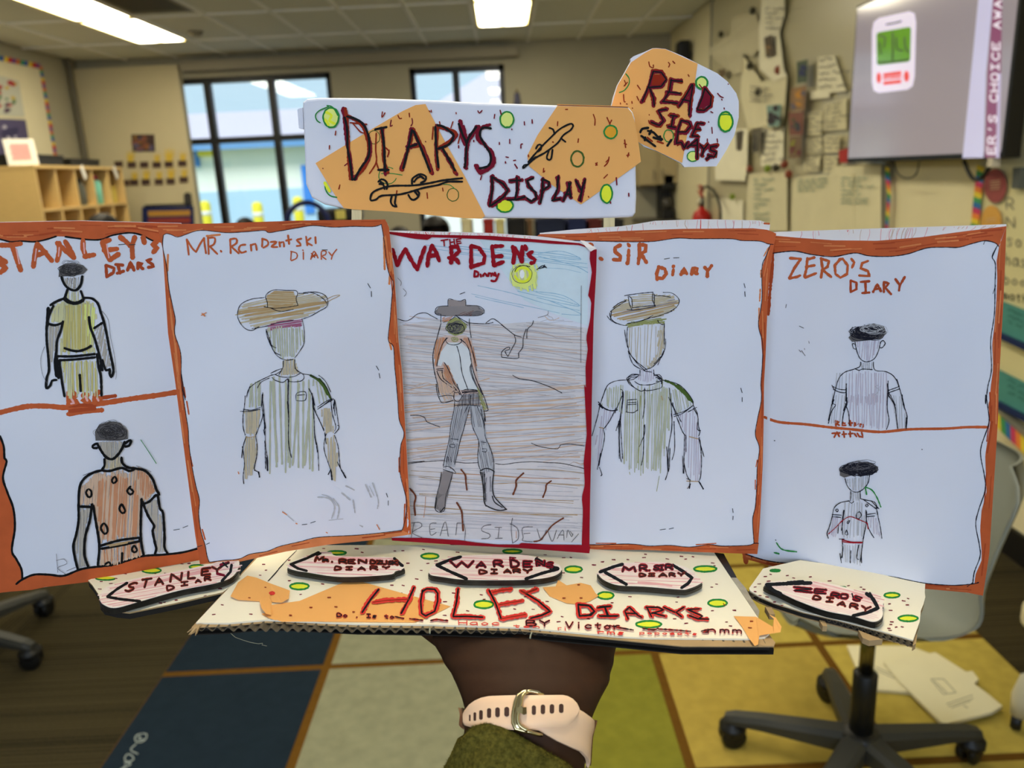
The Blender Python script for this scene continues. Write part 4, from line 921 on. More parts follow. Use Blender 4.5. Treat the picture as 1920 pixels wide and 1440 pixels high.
# tape and bare edge on the right
mb = MB()
v = [HB.p(x, y) + UP * .0004 for x, y in pc('C17', '1245,178 1330,188 1445,400 1395,402')]
mb.prism(v, [q - UP * .0003 for q in v], TAPE); mb.build('black_tape', stand)
mb = MB()
v = [HB.p(x, y) + UP * .0003 for x, y in pc('C17', '1395,402 1445,402 1530,500 1560,560 1650,700 1640,760 1600,700 1480,520')]
mb.prism(v, [q - UP * .0003 for q in v], CLEAR); mb.build('clear_tape', stand)
mb = MB()
v = [HB.p(x, y) - UP * .0010 for x, y in pc('C17', '1650,925 1740,915 1795,965 1780,1000 1700,1000 1640,985')]
mb.prism(v, [q - UP * .0008 for q in v], CARD); mb.build('torn_liner', stand)
# frayed corner and loose thread
mb = MB()
for q in range(7):
    a0 = HB.p(*pc('C14', '1070,775')[0]) - UP * .001
    d = HB.p(*pc('C14', '%d,%d' % (960 + q * 14, 822 + random.randint(-14, 22)))[0]) - UP * .003
    mb.tube([a0 + Vector((random.uniform(-1, 1) * .001, 0, 0)), a0.lerp(d, .5) + UP * .0006, d], [.0009, .0007, .0002], CARD, 5)
mb.build('frayed_corner', stand)
mb = MB()
th = [HB.p(x, y) - UP * .005 for x, y in pc('C14', '1330,790 1370,825 1440,850 1500,868 1570,880 1605,875 1600,890 1640,898')]
mb.tube(th, .00012, mat('thread', (150, 150, 130)), 4); mb.build('thread', stand)
mb = MB()
for k, s in (('C16', '1052,990 1040,1015 1035,1048'), ('C15', '1630,940 1632,1000')):
    mb.tube([HB.p(x, y) for x, y in pc(k, s)], .00045, mat('thread', (150, 150, 130)), 5)
mb.build('torn_strip', stand)
# wings
LW = pc('C14', '115,402 150,440 210,530 215,600') + pc('C14', '250,640 350,665 470,677 850,600 1270,505 1420,390 1400,250') + pc('P', '430,1040 330,1040 240,1058')
a = [HB.p(x, y) for x, y in LW]
mb = MB(); mb.prism(a, [v - UP * .0009 for v in a], COVER, CARD); mb.build('left_wing_cover', stand)
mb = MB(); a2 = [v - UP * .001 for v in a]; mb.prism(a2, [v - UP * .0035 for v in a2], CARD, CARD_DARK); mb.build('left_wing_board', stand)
RW = pc('C18', '215,300 340,125') + pc('P', '1500,1050 1640,1070 1735,1092') + pc('C18', '1795,340 1800,380 1785,440 1760,500 1750,600 1690,768 1400,685 1000,580 700,510 430,425 300,370 220,322')
a = [HB.p(x, y) for x, y in RW]
mb = MB(); mb.prism(a, [v - UP * .0007 for v in a], COVER); mb.build('right_wing_cover', stand)
a2 = [v - UP * .0042 for v in a]
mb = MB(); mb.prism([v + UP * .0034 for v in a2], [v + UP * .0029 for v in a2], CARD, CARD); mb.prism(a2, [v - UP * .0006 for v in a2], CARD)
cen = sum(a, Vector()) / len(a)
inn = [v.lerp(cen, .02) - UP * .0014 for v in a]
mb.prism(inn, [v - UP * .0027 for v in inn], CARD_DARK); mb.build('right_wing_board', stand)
fluting(pc('C18', '230,345')[0], pc('C18', '1690,790')[0], 'fluting', stand, .008, .004, 26)
mb = MB()
for s in ('360,440 420,450 450,510 400,510', '850,560 900,570 920,615 880,615', '1200,650 1300,690 1420,735 1300,745 1240,720', '1700,700 1730,690 1720,770 1690,790'):
    v = [HB.p(x, y) - UP * .002 for x, y in pc('C18', s)]
    mb.prism(v, [q - UP * .0035 for q in v], CARD)
mb.build('torn_liner', stand)
# backing boards that the booklets are stapled to
def backing(S, quad, off=-.0052):
    a = [S.p(x, y, off) for x, y in quad]
    mb = MB(); mb.prism(a, [v + (M3 @ Vector((0, 1, 0))) * .003 for v in a], CARD); mb.build('backing_board', stand)
backing(S1, pc('P', '-60,440 300,440 360,1040 0,1085'))
backing(S5, pc('P', '1470,470 1850,460 1825,1080 1440,1040'))
SB = vplane(520, .5145, 1400, .5145)
backing(SB, pc('P', '560,450 1400,450 1380,1018 575,1010'), 0)

# decoration on the base
deco = MB()
for cx, cy, rx, ry, f in ((660, 318, 80, 22, 1), (1050, 288, 65, 18, 1), (265, 384, 85, 16, .6), (610, 388, 60, 14, .5), (1910, 470, 70, 38, 1)):
    if cx < 1500:
        m1 = MB(); ring(m1, HB, 'C14', cx, cy, rx, ry, 3.0, 'green', 'yellow', frac=f); m1.build('green_ring', stand)
HB.lay = 8
RINGS = [('C15', 700, 195, 108, 22), ('C15', 1632, 228, 100, 32), ('C15', 328, 530, 108, 38), ('C16', 1468, 360, 98, 36), ('C16', 855, 180, 108, 22), ('C16', 570, 712, 112, 44), ('C16', 1790, 622, 92, 42),
         ('C17', 1162, 320, 118, 30), ('C17', 1275, 628, 98, 38), ('C17', 655, 818, 130, 36), ('C18', 1500, 365, 78, 26), ('C18', 1645, 573, 100, 32), ('C18', 450, 143, 50, 10), ('C18', 1030, 296, 60, 8)]
for k, cx, cy, rx, ry in RINGS:
    m1 = MB(); ring(m1, HB, k, cx, cy, rx * .86, ry * .84, 3.6, 'green', 'yellow'); m1.build('green_ring', stand)
DOTS = {'C15': '570,150 900,153 955,190 1282,174 1362,176 1568,162 1412,300 1612,300 1692,275 1545,370 1500,455 560,507 228,470 225,268 1252,520 1365,520 340,610 1880,600 1785,685 1345,598 1780,820 0,500',
        'C16': '310,187 480,225 1038,240 1105,236 1370,242 1442,240 1758,285 1680,317 1870,265 1185,212 1365,396 1550,442 270,598 180,683 575,658 545,615 985,635 1205,680 880,757 1065,760 410,775 180,820 1355,832 905,855 1615,855 1320,884 1855,695',
        'C17': '155,285 237,257 340,238 467,237 612,219 625,188 822,230 987,232 950,208 1053,210 1230,267 1248,292 1222,486 1265,458 485,570 918,574 905,618 325,626 1228,697 1425,693 112,770 888,768 992,810 1355,796 1390,833 50,398',
        'C14': '215,478 310,430 228,412 355,386 430,345 690,345 780,342 980,258 920,262 1265,612 1192,695 1510,690 1640,315 1590,358 1620,265 1642,420 1838,405 870,572 735,597 770,590 1118,535 1245,472',
        'C18': '408,175 360,195 558,188 615,210 765,200 938,236 875,262 1108,278 1220,292 1247,310 390,237 305,262 268,290 268,330 312,365 375,380 443,428 510,455 1645,393 1605,414 1478,443 1638,452 1488,503 1498,604 1490,628 1538,650 1592,648 1472,662 1482,680 85,500'}
for k, s in DOTS.items():
    for x, y in pc(k, s):
        r = random.uniform(1.6, 3.2)
        ribbon(deco, HB, [(x - r, y + random.uniform(-.5, .5)), (x + r, y + random.uniform(-.5, .8))], random.uniform(1.3, 2.2), 'maroon')
for k, s in (('C15', '20,475 90,400 165,305 300,170'), ('C15', '120,355 165,308'), ('C14', '1655,410 1740,315 1790,260 1890,160')):
    draw(deco, HB, k, 1.0 if k != 'C15' or len(s) > 20 else 2, 'black', s)
deco.build('red_dots', stand)['kind'] = 'stuff'

def patch(S, pts, name, parent, off=0.0006, th=0.0003, curl=None, m=ORANGE_PAPER):
    a = [S.p(x, y, off + (curl[i] if curl else 0)) for i, (x, y) in enumerate(pts)]
    mb = MB(); mb.prism(a, [v + (v - EYE).normalized() * th for v in a], m, m)
    return mb.build(name, parent)
patch(HB, pc('C15', '0,770 60,850 150,885 500,883 1000,888 1480,893 1600,850 1840,730 1400,610 850,455 330,675 50,715'), 'orange_scrap', stand)
patch(HB, pc('C14', '1335,540 1400,420 1480,362 1560,380 1680,430 1845,490 1835,560 1775,595 1690,590 1590,585 1400,570'), 'orange_scrap', stand, .0009, curl=[.002, .001, .003, .001, 0, .001, .003, .002, 0, 0, .001])
patch(HB, pc('C14', '1585,585 1600,545 1660,535 1690,590 1685,700 1640,690 1600,640'), 'orange_scrap', stand, .003, curl=[.002, .003, .001, 0, 0, .002, .003])
patch(HB, pc('C14', '1600,690 1670,672 1760,740 1720,745 1650,720'), 'orange_scrap', stand, .0012)
patch(HB, pc('C16', '1160,540 1290,530 1315,465 1400,520 1540,495 1640,520 1690,600 1720,625 1630,680 1500,710 1400,700 1230,630'), 'orange_scrap', stand, .0008, curl=[.001, 0, .002, 0, 0, 0, 0, .001, 0, 0, 0, 0])
patch(HB, pc('C17', '1420,745 1620,750 1770,840 1780,770 1735,728 1800,760 1850,840 1840,890 1780,900 1650,920 1640,1000 1610,1015 1560,950 1500,850'), 'orange_scrap', stand, .0012, curl=[0, 0, .002, .005, .007, .006, .004, .003, .002, .001, 0, 0, 0, 0])
mb = MB()
HB2 = Surf(HB.P, HB.n); HB2.bump = lambda x, y: .0016
for k, s in (('C14', '1490,552 1505,553|1440,498 1450,498|1465,488 1478,488|1630,462 1640,463|1840,700 1860,702'), ('C15', '430,740 455,740|610,640 640,640|680,732 705,734|860,784 880,784|230,818 250,820'), ('C16', '1360,646 1385,646|1532,645 1555,645|1510,513 1530,514'), ('C17', '1568,790 1592,792|1648,822 1675,826|1552,848 1580,850')):
    draw(mb, HB2, k, 1.8, 'brown_red', s)
draw(mb, HB2, 'C14', 3.5, 'red_bright', '1672,512 1695,502 1712,514|1680,520 1705,520')
# HOLES DIARYS lettering
L1 = {'C15': '1120,560 1040,660 955,790|1475,540 1420,660 1345,800|1065,688 1200,670 1420,658|1560,570 1540,680 1550,800 1590,825 1680,780 1710,680 1710,600 1680,560 1600,555 1560,580',
      'C16': '315,555 300,680 265,830|265,832 400,830 560,838|625,570 690,700 745,855|660,590 750,570 850,558|720,715 850,690 950,675|745,855 850,835 990,810|945,575 990,600 1100,555|990,600 1120,680 1235,780 1150,820 1040,850|1515,710 1520,770 1530,825|1515,710 1620,720 1680,780 1640,820 1530,825|1710,745 1840,730|1780,735 1810,825|1740,828 1900,828',
      'C17': '20,650 30,740|30,645 130,655 165,700 120,735 30,745|215,660 310,655|262,660 290,740|210,742 380,742|480,665 440,700 470,770|480,665 560,740 590,755|455,720 550,722|640,670 680,750|630,665 740,665 790,690 680,720|690,715 800,745|790,665 890,710|970,665 900,710 950,750|1110,680 1000,685 1060,710 1140,745 1100,770 1020,740|1110,770 1195,772'}
mb.build('red_dots', stand)['kind'] = 'stuff'
def title(keys):
    mb = MB()
    for k in keys:
        for j in range(2):
            t = '|'.join(' '.join('%g,%g' % (x + random.uniform(-14, 14), y + random.uniform(-5, 5)) for x, y in (tuple(map(float, q.split(','))) for q in st.split())) for st in L1[k].split('|'))
            draw(mb, HB2, k, 7.6 if k != 'C17' else 6.0, 'red_bright', t, False, rag=.35)
    for k in keys:
        s = L1[k]
        bl = s if k == 'C17' else s.replace('1065,688 1200,670 1420,658|', '').replace('660,590 750,570 850,558|720,715 850,690 950,675|745,855 850,835 990,810|', '')
        draw(mb, HB2, k, 3.4 if k != 'C17' else 3.0, 'black', bl, False)
    return mb
L1['C18'] = '|'.join(L1['C16'].split('|')[-5:]); L1['C16'] = '|'.join(L1['C16'].split('|')[:-5])
CROP['C18x'] = CROP['C18']; CROP['C18'] = CROP['C16']
title(['C17', 'C18']).build('title_lettering', stand)
CROP['C18'] = CROP['C18x']
mb = title(['C15', 'C16'])
draw(mb, HB2, 'C15', 2, 'brown_red', '1065,688 1200,670 1420,658', False); draw(mb, HB2, 'C16', 2, 'brown_red', '660,590 750,570 850,558|720,715 850,690 950,675|745,855 850,835 990,810|945,575 990,600 1100,555', False)
mb.build('title_lettering', stand)
mb = MB()
for j, (w, c) in enumerate(((3.2, 'red_bright'), (2.0, 'black'))):
    write(mb, HB2, 'C15', 'Do . Is to', (705, 832), (1290, 850), 34, w, c)
    draw(mb, HB2, 'C15', w, c, '1285,832 1370,850|1430,852 1560,868|1640,872 1700,860 1760,868 1810,872', True, rag=.5)
    write(mb, HB2, 'C16', 'BY', (1000, 925), (1260, 925), 55, w + .4, c)
    write(mb, HB2, 'C16', 'Victor', (1390, 945), (1960, 960), 62, w, c)
    draw(mb, HB2, 'C17', w, c, '300,830 400,850 515,870|600,855 700,868 740,850|740,860 860,868 1030,882|1130,880 1180,870 1190,885 1140,890', True, rag=.5)
    write(mb, HB2, 'C17', 'nmm', (1180, 892), (1520, 900), 50, w, c)
write(mb, HB2, 'C16', 'Haoc', (320, 915), (760, 920), 45, 1.8, 'red_bright')
write(mb, HB2, 'C16', 'ton', (860, 940), (1160, 948), 28, 1.8, 'red_bright'); write(mb, HB2, 'C16', 'ri', (1310, 965), (1420, 970), 40, 1.5, 'red_bright')
write(mb, HB2, 'C17', 'rms', (190, 900), (460, 912), 30, 2.4, 'red_bright'); write(mb, HB2, 'C17', 'popoects', (570, 905), (1110, 915), 22, 1.6, 'red_bright')
draw(mb, HB2, 'C17', 1.6, 'brown_red', '1325,630 1340,650', rag=.2)
mb.build('small_lettering', stand)

# ---- name plaques
PLAQUE = mat('plaque_paper', (240, 226, 214), rough=0.85, noise=0.03, scale=40)
EDGE = mat('plaque_edge_marker', (40, 37, 32), rough=0.35, noise=0.5, scale=200)
def plaque(label, k, outline, marks, hatchang=2, th=.0042):
    S = hplane(ZB + th + .0016)
    pts = smooth(pc(k, outline), 3, True)[:-1]
    c = S.p(sum(p[0] for p in pts) / len(pts), sum(p[1] for p in pts) / len(pts)) - UP * th
    root = empty('name_plaque', c, label, 'plaque', 'oval cardboard name plaques along the base')
    a = [S.p(x, y) for x, y in pts]
    cen = sum(a, Vector()) / len(a)
    mb = MB(); mb.prism(a, [v - UP * .0004 for v in a], PLAQUE); mb.build('face_paper', root)
    a1 = [v - UP * .0004 for v in a]
    mb = MB(); mb.prism(a1, [v - UP * .0017 for v in a1], CARD, EDGE)
    mb.build('upper_layer', root)
    a2 = [cen + (v - cen) * 1.012 - UP * .0021 for v in a]
    mb = MB(); mb.prism(a2, [v - UP * (th - .0021) for v in a2], EDGE, EDGE)
    mb.build('lower_layer', root)
    mb = MB()
    poly = [(p[0] * .97 + sum(q[0] for q in pts) / len(pts) * .03, p[1] * .95 + sum(q[1] for q in pts) / len(pts) * .05) for p in pts]
    hatch(mb, S, poly, hatchang, 3.2, 2.2, 'pink_pale', skip=.15)
    hatch(mb, S, poly, hatchang, 5.5, 1.6, 'pink', skip=.45)
    for kind, w, col, s in marks:
        if kind == 'd': draw(mb, S, k, w, col, s, False)
        if kind == 'D': draw(mb, S, k, w, col, s, True)
        if kind == 'L':
            letters(mb, S, k, s, w * 2.0, 'red' if w > 2.7 else 'brown_red', .6)
            letters(mb, S, k, s, w * .85, col)
    mb.build('lettering', root)
    return root
plaque('oval plaque on the left wing of the base, below the leftmost booklet', 'C14',
       '220,520 270,460 430,410 600,370 850,330 1150,265 1280,230 1400,225 1400,300 1340,375 1200,425 900,485 560,580 350,635 250,610 218,570',
       [('D', 6, 'pink', '480,470 700,420 900,370 1200,300'), ('d', 5.2, 'black', '450,425 360,480 280,543|280,545 400,565 560,582|1345,270 1335,330 1260,410'),
        ('L', 2.6, 'black', 'S:430,430,500,500,40,-10 T:560,400,640,470,20,-12 A:690,390,760,445,0,-12 N:820,350,910,415,10,-10 L:970,330,1040,390,5,-10 E:1090,305,1160,360,5,-10 Y:1180,290,1260,340,0,-10'),
        ('L', 2.2, 'black', 'D:795,450,850,490,0,-8 I:910,420,975,450,0,-6 A:1035,395,1080,420 R:1115,375,1165,405,0,-6'),
        ('D', 5, 'maroon', '1220,345 1280,360|1250,270 1320,250'), ('d', 3, 'black', '1250,290 1320,255|1270,250 1310,290')], -10)
plaque('oval plaque at the left end of the base, second from the left', 'C15',
       '210,335 250,290 380,235 520,185 640,190 700,225 1000,235 1270,245 1370,325 1360,350 1290,375 1210,410 740,430 400,385 280,365',
       [('d', 5.2, 'black', '520,190 400,250 240,310|240,308 310,350 400,375|1275,250 1320,290 1360,325'), ('d', 4, 'black', '1300,265 1345,325|500,220 540,200'),
        ('D', 6, 'pink', '560,250 900,260 1250,290'),
        ('L', 2.6, 'black', 'M:480,235,560,280,15 R:575,260,615,280 .:640,270,670,285 R:730,262,800,298 E:815,265,880,300 N:920,262,995,300 D:1040,270,1090,305 Z:1100,275,1150,305 U:1155,275,1200,308 S:1215,280,1260,310 K:1262,275,1310,312'),
        ('L', 2.2, 'black', 'D:680,330,740,365,8 I:790,335,860,365 A:915,335,985,365 R:1040,330,1110,362 Y:1160,330,1230,355')])
plaque('oval plaque at the middle of the base, with the largest name on it', 'C16',
       '25,370 80,310 250,235 420,220 600,214 900,212 1060,230 1180,265 1300,305 1340,330 1340,380 1240,430 980,460 420,460 150,430 40,410',
       [('d', 6, 'black', '340,235 220,270 100,318|105,320 250,390 400,455|1095,255 1240,330 1315,352|1315,355 1150,400 990,455'), ('D', 5, 'black', '1090,260 1120,320 1160,290 1200,320 1240,350'),
        ('L', 2.8, 'black', 'W:235,275,470,340 A:500,290,590,340 R:675,275,760,335 D:845,270,920,340 E:970,280,1050,335 N:1100,275,1180,325 S:1200,290,1260,335'),
        ('L', 2.4, 'black', 'D:530,368,600,405 I:640,362,710,400 A:775,362,840,395 R:870,360,935,392 Y:970,358,1050,395'), ('D', 3, 'maroon', '1210,300 1260,340|830,240 890,245|830,270 835,240')])
plaque('oval plaque right of the middle of the base, second from the right', 'C17',
       '195,345 250,310 370,270 520,262 700,255 860,270 1000,310 1100,390 1130,440 1010,495 920,500 620,475 400,465 300,440 230,400',
       [('d', 6, 'black', '420,278 340,300 215,348|260,350 350,400 455,460|870,285 960,340 1045,400 1010,450 950,490'),
        ('L', 2.8, 'black', 'M:420,300,535,345 R:575,290,640,335 .:650,320,670,335 S:700,290,750,330 I:750,288,790,330 R:810,282,870,325'),
        ('L', 2.3, 'black', 'D:575,362,625,388 I:650,365,710,385 A:750,360,815,388 R:840,358,890,388 Y:920,355,975,385'), ('D', 4, 'pink', '560,440 700,450 860,470')])
plaque('oval plaque on the right wing of the base, below the rightmost booklet', 'C18',
       '350,265 420,240 560,232 700,235 900,250 1150,310 1350,350 1420,400 1415,480 1410,560 1330,600 1150,550 900,500 650,410 480,330 400,300',
       [('d', 7, 'black', '770,255 600,258 370,270|370,270 430,320 500,355|1270,350 1330,400 1375,480 1280,520 1150,550'), ('d', 5, 'black', '700,240 560,250|1300,345 1340,420'),
        ('L', 2.8, 'black', 'Z:620,290,780,320,0,20 E:800,310,900,345,10,6 R:950,345,1020,380,15,10 O:1035,350,1095,390,10,10 S:1150,370,1215,410,15,10'), ('d', 3, 'black', '1140,350 1150,385'),
        ('L', 2.4, 'black', 'D:790,370,850,400,15,10 I:900,385,970,420,10,8 A:1010,420,1080,455,10,10 R:1120,440,1190,475,10,10 Y:1220,460,1300,500,10,10'), ('D', 4, 'pink', '1150,340 1230,370 1300,400')], 15)

# ================================================================ title sign on craft sticks
SS = vplane(563, .531, 1192, .531)
SGN = D2W(((875 - 960) / F * .55, .54, -.0))
sign = empty('title_sign', SS.p(875, 400), 'long rounded white sign with two orange paper patches, on two craft sticks above the booklets', 'sign')
out = pc('C11', '140,160 180,128 300,118 800,122 1400,142 1851,168') + pc('C12', '400,172 930,190 1300,200 1640,212 1680,260 1700,320 1715,500 1710,770 1716,1070 1708,1230 1680,1268 1640,1276 1150,1290 600,1284 250,1280') + pc('C11', '1840,1288 1000,1215 540,1190 350,1150 225,1082 168,950 150,480 138,200')
a = [SS.p(x, y) for x, y in out]
back = M3 @ Vector((0, 1, 0))
bm = bmesh.new()
vf = [bm.verts.new(v) for v in a]
f = bm.faces.new(vf)
r = bmesh.ops.extrude_face_region(bm, geom=[f])
for g in r['geom']:
    if isinstance(g, bmesh.types.BMVert): g.co += back * .020
bmesh.ops.recalc_face_normals(bm, faces=bm.faces)
front = [e for e in bm.edges if len(e.link_faces) == 2 and abs(abs(e.link_faces[0].normal.dot(e.link_faces[1].normal))) < .3 and all((v.co - vf[0].co).dot(back) < .005 for v in e.verts)]
bmesh.ops.bevel(bm, geom=front, offset=.0018, segments=3, affect='EDGES', profile=.5)
mb = MB(); mb.bm(bm, PAPER); o = mb.build('wrapped_box', sign)
SS.bump = lambda x, y: .0003
def sl(pts, name, off): 
    a = [SS.p(x, y, off) for x, y in pts]
    mb = MB(); mb.prism(a, [v + (v - EYE).normalized() * .0003 for v in a], ORANGE_PAPER); return mb.build(name, sign)
pA = pc('C11', '265,750 760,450 1100,250 1230,190 1325,180 1500,520 1700,870') + pc('P', '909.5,405 903,410') + pc('C11', '1700,1280 1300,1245 1000,1217 620,1195 540,1185 490,1120')
pB = pc('C12', '952,197 1300,205 1630,218 1668,262 1695,340 1735,560 1757,735 1700,780 1180,1148 1080,1080 900,960 680,780 660,680 760,480')
sl(pA, 'orange_patch', .0006); sl(pB, 'orange_patch', .0006)
# patch turned over the top edge
mb = MB()
v = [SS.p(x, y, .0) for x, y in pc('C12', '952,188 1640,209 1672,250')]
mb.prism([v[0] + UP * .0004, v[1] + UP * .0004, v[1] + UP * .0004 + back * .018, v[0] + UP * .0004 + back * .018], [v[0] + UP * .0001, v[1] + UP * .0001, v[1] + UP * .0001 + back * .018, v[0] + UP * .0001 + back * .018], ORANGE_PAPER)
mb.build('orange_patch', sign)
SI = Surf(SS.P, SS.n, lambda x, y: .00115)
mb = MB()
for k, cx, cy, rx, ry, f in (('C11', 415, 310, 75, 95, 1), ('C12', 465, 330, 65, 75, 1), ('C12', 445, 1160, 78, 62, 1), ('C12', 1425, 1045, 55, 88, 1)):
    ring(mb, SI, k, cx, cy, rx, ry, 3.2, 'green', 'yellow_pale' if k == 'C11' or cx == 465 else 'yellow')
draw(mb, SI, 'C11', 5, 'yellow', '370,260 420,290 400,340 450,370|360,330 390,380'); draw(mb, SI, 'C11', 2.2, 'green', '390,205 300,245 265,290 280,340 310,360|375,195 430,210 480,290')
ring(mb, SI, 'C12', 1465, 450, 62, 62, 3.2, 'green', 'amber'); ring(mb, SI, 'C12', 1145, 710, 60, 76, 3.4, 'green_dark')
ring(mb, SI, 'C11', 830, 500, 55, 65, 1.3, 'green_dark'); ring(mb, SI, 'C11', 960, 870, 85, 80, 1.5, 'green', frac=.85); ring(mb, SI, 'C11', 1590, 1055, 55, 62, 1.6, 'green_dark', frac=1)
draw(mb, SI, 'C11', 1.5, 'green', '900,850 1000,850 1100,865|1500,955 1560,960 1610,1000'); draw(mb, SI, 'C11', 2.4, 'green', '360,955 360,1000 400,1060 470,1080'); draw(mb, SI, 'C11', 6, 'yellow', '355,940 400,1020')
D11 = [(910, 255, 905, 310, 935, 265), (1060, 290, 1075, 320, 1095, 318), (1168, 268, 1172, 305), (995, 335, 985, 395, 1005, 385), (1195, 320, 1200, 365, 1185, 390), (460, 440, 455, 480), (400, 580, 398, 615), (1325, 540, 1328, 545), (500, 960, 490, 1000), (1050, 1015, 1045, 1050), (1340, 1035, 1345, 1090), (1490, 990, 1495, 1020), (975, 625, 960, 690), (545, 775, 580, 745), (1590, 350, 1570, 410), (1620, 262, 1622, 275), (1645, 580, 1645, 605), (335, 800, 337, 803), (1360, 245, 1370, 255), (1380, 240, 1382, 258), (1460, 350, 1465, 375)]
for t in D11: draw(mb, SI, 'C11', 2.2, 'maroon' if t[0] % 2 else 'brown_red', ' '.join('%g,%g' % (t[i], t[i + 1]) for i in range(0, len(t), 2)))
draw(mb, SI, 'C12', 2.4, 'maroon', '185,245 200,268 225,242|348,280 342,318|400,240 410,280|632,350 635,382|708,330 710,365|512,420 513,428|392,550 393,570|492,520 492,560|600,605 600,570 615,565|455,690 480,695|450,735 452,750|528,725 550,722|540,760 565,800|222,870 210,910|1640,1040 1641,1070|1520,890 1525,960|145,530 146,545|1463,1120 1465,1138')
draw(mb, SI, 'C12', 2.2, 'brown_red', '1030,232 1050,232|955,350 952,390|1298,280 1315,330 1312,385|1430,310 1460,375|1475,335 1455,375|1155,515 1150,550|905,545 910,550|1600,525 1610,600|1595,560 1620,570|1640,650 1630,690|1620,675 1645,672|1450,690 1440,740 1405,780|1420,740 1445,715|1320,750 1335,770|1335,745 1322,772|1400,895 1435,860|820,800 815,840 830,825|1250,1070 1255,1080|672,670 675,690')
mb.build('rings_and_dashes', sign)['kind'] = 'stuff'
mb = MB()
# lettering DIARYS
LD = '540,230 560,380 580,560 590,700 615,900|555,300 640,330 720,380 760,460 790,580 775,700 720,800 640,900|900,420 930,560 930,700 950,850|1200,420 1160,580 1100,820|1210,430 1290,600 1380,850|1150,590 1250,575|1430,390 1430,600 1455,810|1440,390 1540,430 1610,480 1560,550 1440,610|1480,600 1560,720 1620,850'
for j in range(3):
    t = '|'.join(' '.join('%g,%g' % (x + random.uniform(-16, 16), y + random.uniform(-14, 14)) for x, y in (tuple(map(float, q.split(','))) for q in st.split())) for st in LD.split('|'))
    draw(mb, SI, 'C11', 6.0, 'maroon' if j < 2 else 'brown_red', t, rag=.25)
draw(mb, SI, 'C11', 2.6, 'brown_red', '850,460 845,620 850,740 785,850|850,740 870,800|620,360 700,450 740,460|600,360 760,375|940,600 975,640 960,680|1400,400 1390,520|1660,480 1640,560')
draw(mb, SI, 'C11', 4.6, 'black', '545,310 570,420 575,600 600,750 620,910|570,300 640,320 720,370 770,470 785,600 770,700 700,800 640,910|840,425 950,402|905,430 925,580 930,720 940,830|870,815 970,815|1195,430 1165,580 1110,800|1210,440 1280,600 1370,830|1150,600 1240,570|1420,400 1430,600 1450,790|1440,385 1500,400 1590,470 1590,510 1550,570 1450,610|1490,610 1560,730 1610,820')
LY = '15,340 30,480 70,560|185,390 110,500 80,600 60,800|50,400 75,560|290,390 210,420 190,500 240,570 310,640 335,720 300,790 220,840 170,780'
for j in range(3):
    t = '|'.join(' '.join('%g,%g' % (x + random.uniform(-14, 14), y + random.uniform(-12, 12)) for x, y in (tuple(map(float, q.split(','))) for q in st.split())) for st in LY.split('|'))
    draw(mb, SI, 'C12', 6.4, 'maroon', t, rag=.25)
draw(mb, SI, 'C12', 4.4, 'black', '0,370 40,480 75,560 70,680 60,790|170,400 100,500 80,560|310,415 230,410 205,480 250,570 300,650 310,720 280,780 200,800')
mb.build('lettering', sign)
mb = MB()
LP = '320,880 325,1000 300,1160|325,885 430,950 475,1010 430,1080 310,1160|500,920 600,915|560,890 565,1000 545,1090|470,1105 560,1100 640,1075|720,895 660,920 680,980 740,1030 750,1090 700,1120 660,1090|810,900 810,1000 790,1130|810,905 870,930 870,970 800,1020|960,880 950,1000 920,1100|900,1110 980,1095|1080,940 1050,1020 1010,1110|1060,940 1080,1080|1030,1050 1080,1050|1130,920 1180,1010|1220,910 1190,1000 1170,1110'
for j in range(2):
    t = '|'.join(' '.join('%g,%g' % (x + random.uniform(-14, 14), y + random.uniform(-12, 12)) for x, y in (tuple(map(float, q.split(','))) for q in st.split())) for st in LP.split('|'))
    draw(mb, SI, 'C12', 6.6, 'maroon' if j else 'maroon', t, False, rag=.25)
draw(mb, SI, 'C12', 3.8, 'black', LP, False)
mb.build('lettering', sign)
mb = MB()
# skateboards
draw(mb, SI, 'C11', 3.8, 'black', '1680,895 1500,915 1350,945 1200,965 1000,970 880,1000 815,1035 795,1080 800,1110 850,1100 900,1065 1050,1055 1150,1035 1300,990 1450,960 1540,930 1680,928|870,930 900,905 940,920 960,960 950,1000|880,950 920,960 930,1000|1195,950 1200,900 1240,870 1280,855 1330,880 1320,920 1280,940|1215,930 1250,890 1290,880|1160,1055 1180,1090 1210,1105 1250,1080 1265,1040 1240,1010|1000,1070 990,1120 1010,1160 1050,1170 1030,1140 1040,1070')
draw(mb, SI, 'C11', 4, 'black', '1270,870 1310,900|1220,1020 1250,1060|890,930 920,950')
mb.build('skateboard_drawing', sign)
mb = MB()
draw(mb, SI, 'C12', 3.4, 'black', '1105,390 1090,370 1050,380 970,425 890,500 800,590 720,680 670,740|1105,390 1080,430 1010,480 960,550 900,600 830,650 740,700 670,760 620,800 630,770 665,765|875,410 910,425 925,470|745,610 765,575 795,575 790,620 755,640|985,510 1030,545|870,630 850,690 860,715 890,710 905,620|675,745 700,720 745,690')
draw(mb, SI, 'C12', 2, 'brown_red', '905,545 915,548')
mb.build('skateboard_drawing', sign)
for x0, x1, y0 in ((656, 675, 385), (1134, 1155, 402)):
    SK = vplane(656, .526, 1155, .526)
    v = [SK.p(x0, y0), SK.p(x1, y0), SK.p(x1 - 3, 640), SK.p(x0 - 3, 640)]
    v = [q + back * .006 for q in v]
    mb = MB(); mb.prism(v, [q + back * .002 for q in v], mat('craft_stick', (222, 206, 160), rough=.7, noise=.12, scale=60, stretch=(8, 8, .6)))
    mb.build('craft_stick', sign)
mb = MB()
v = [SS.p(x, y, -.004) for x, y in pc('C11', '90,238 100,225 140,215 150,420 105,415')]
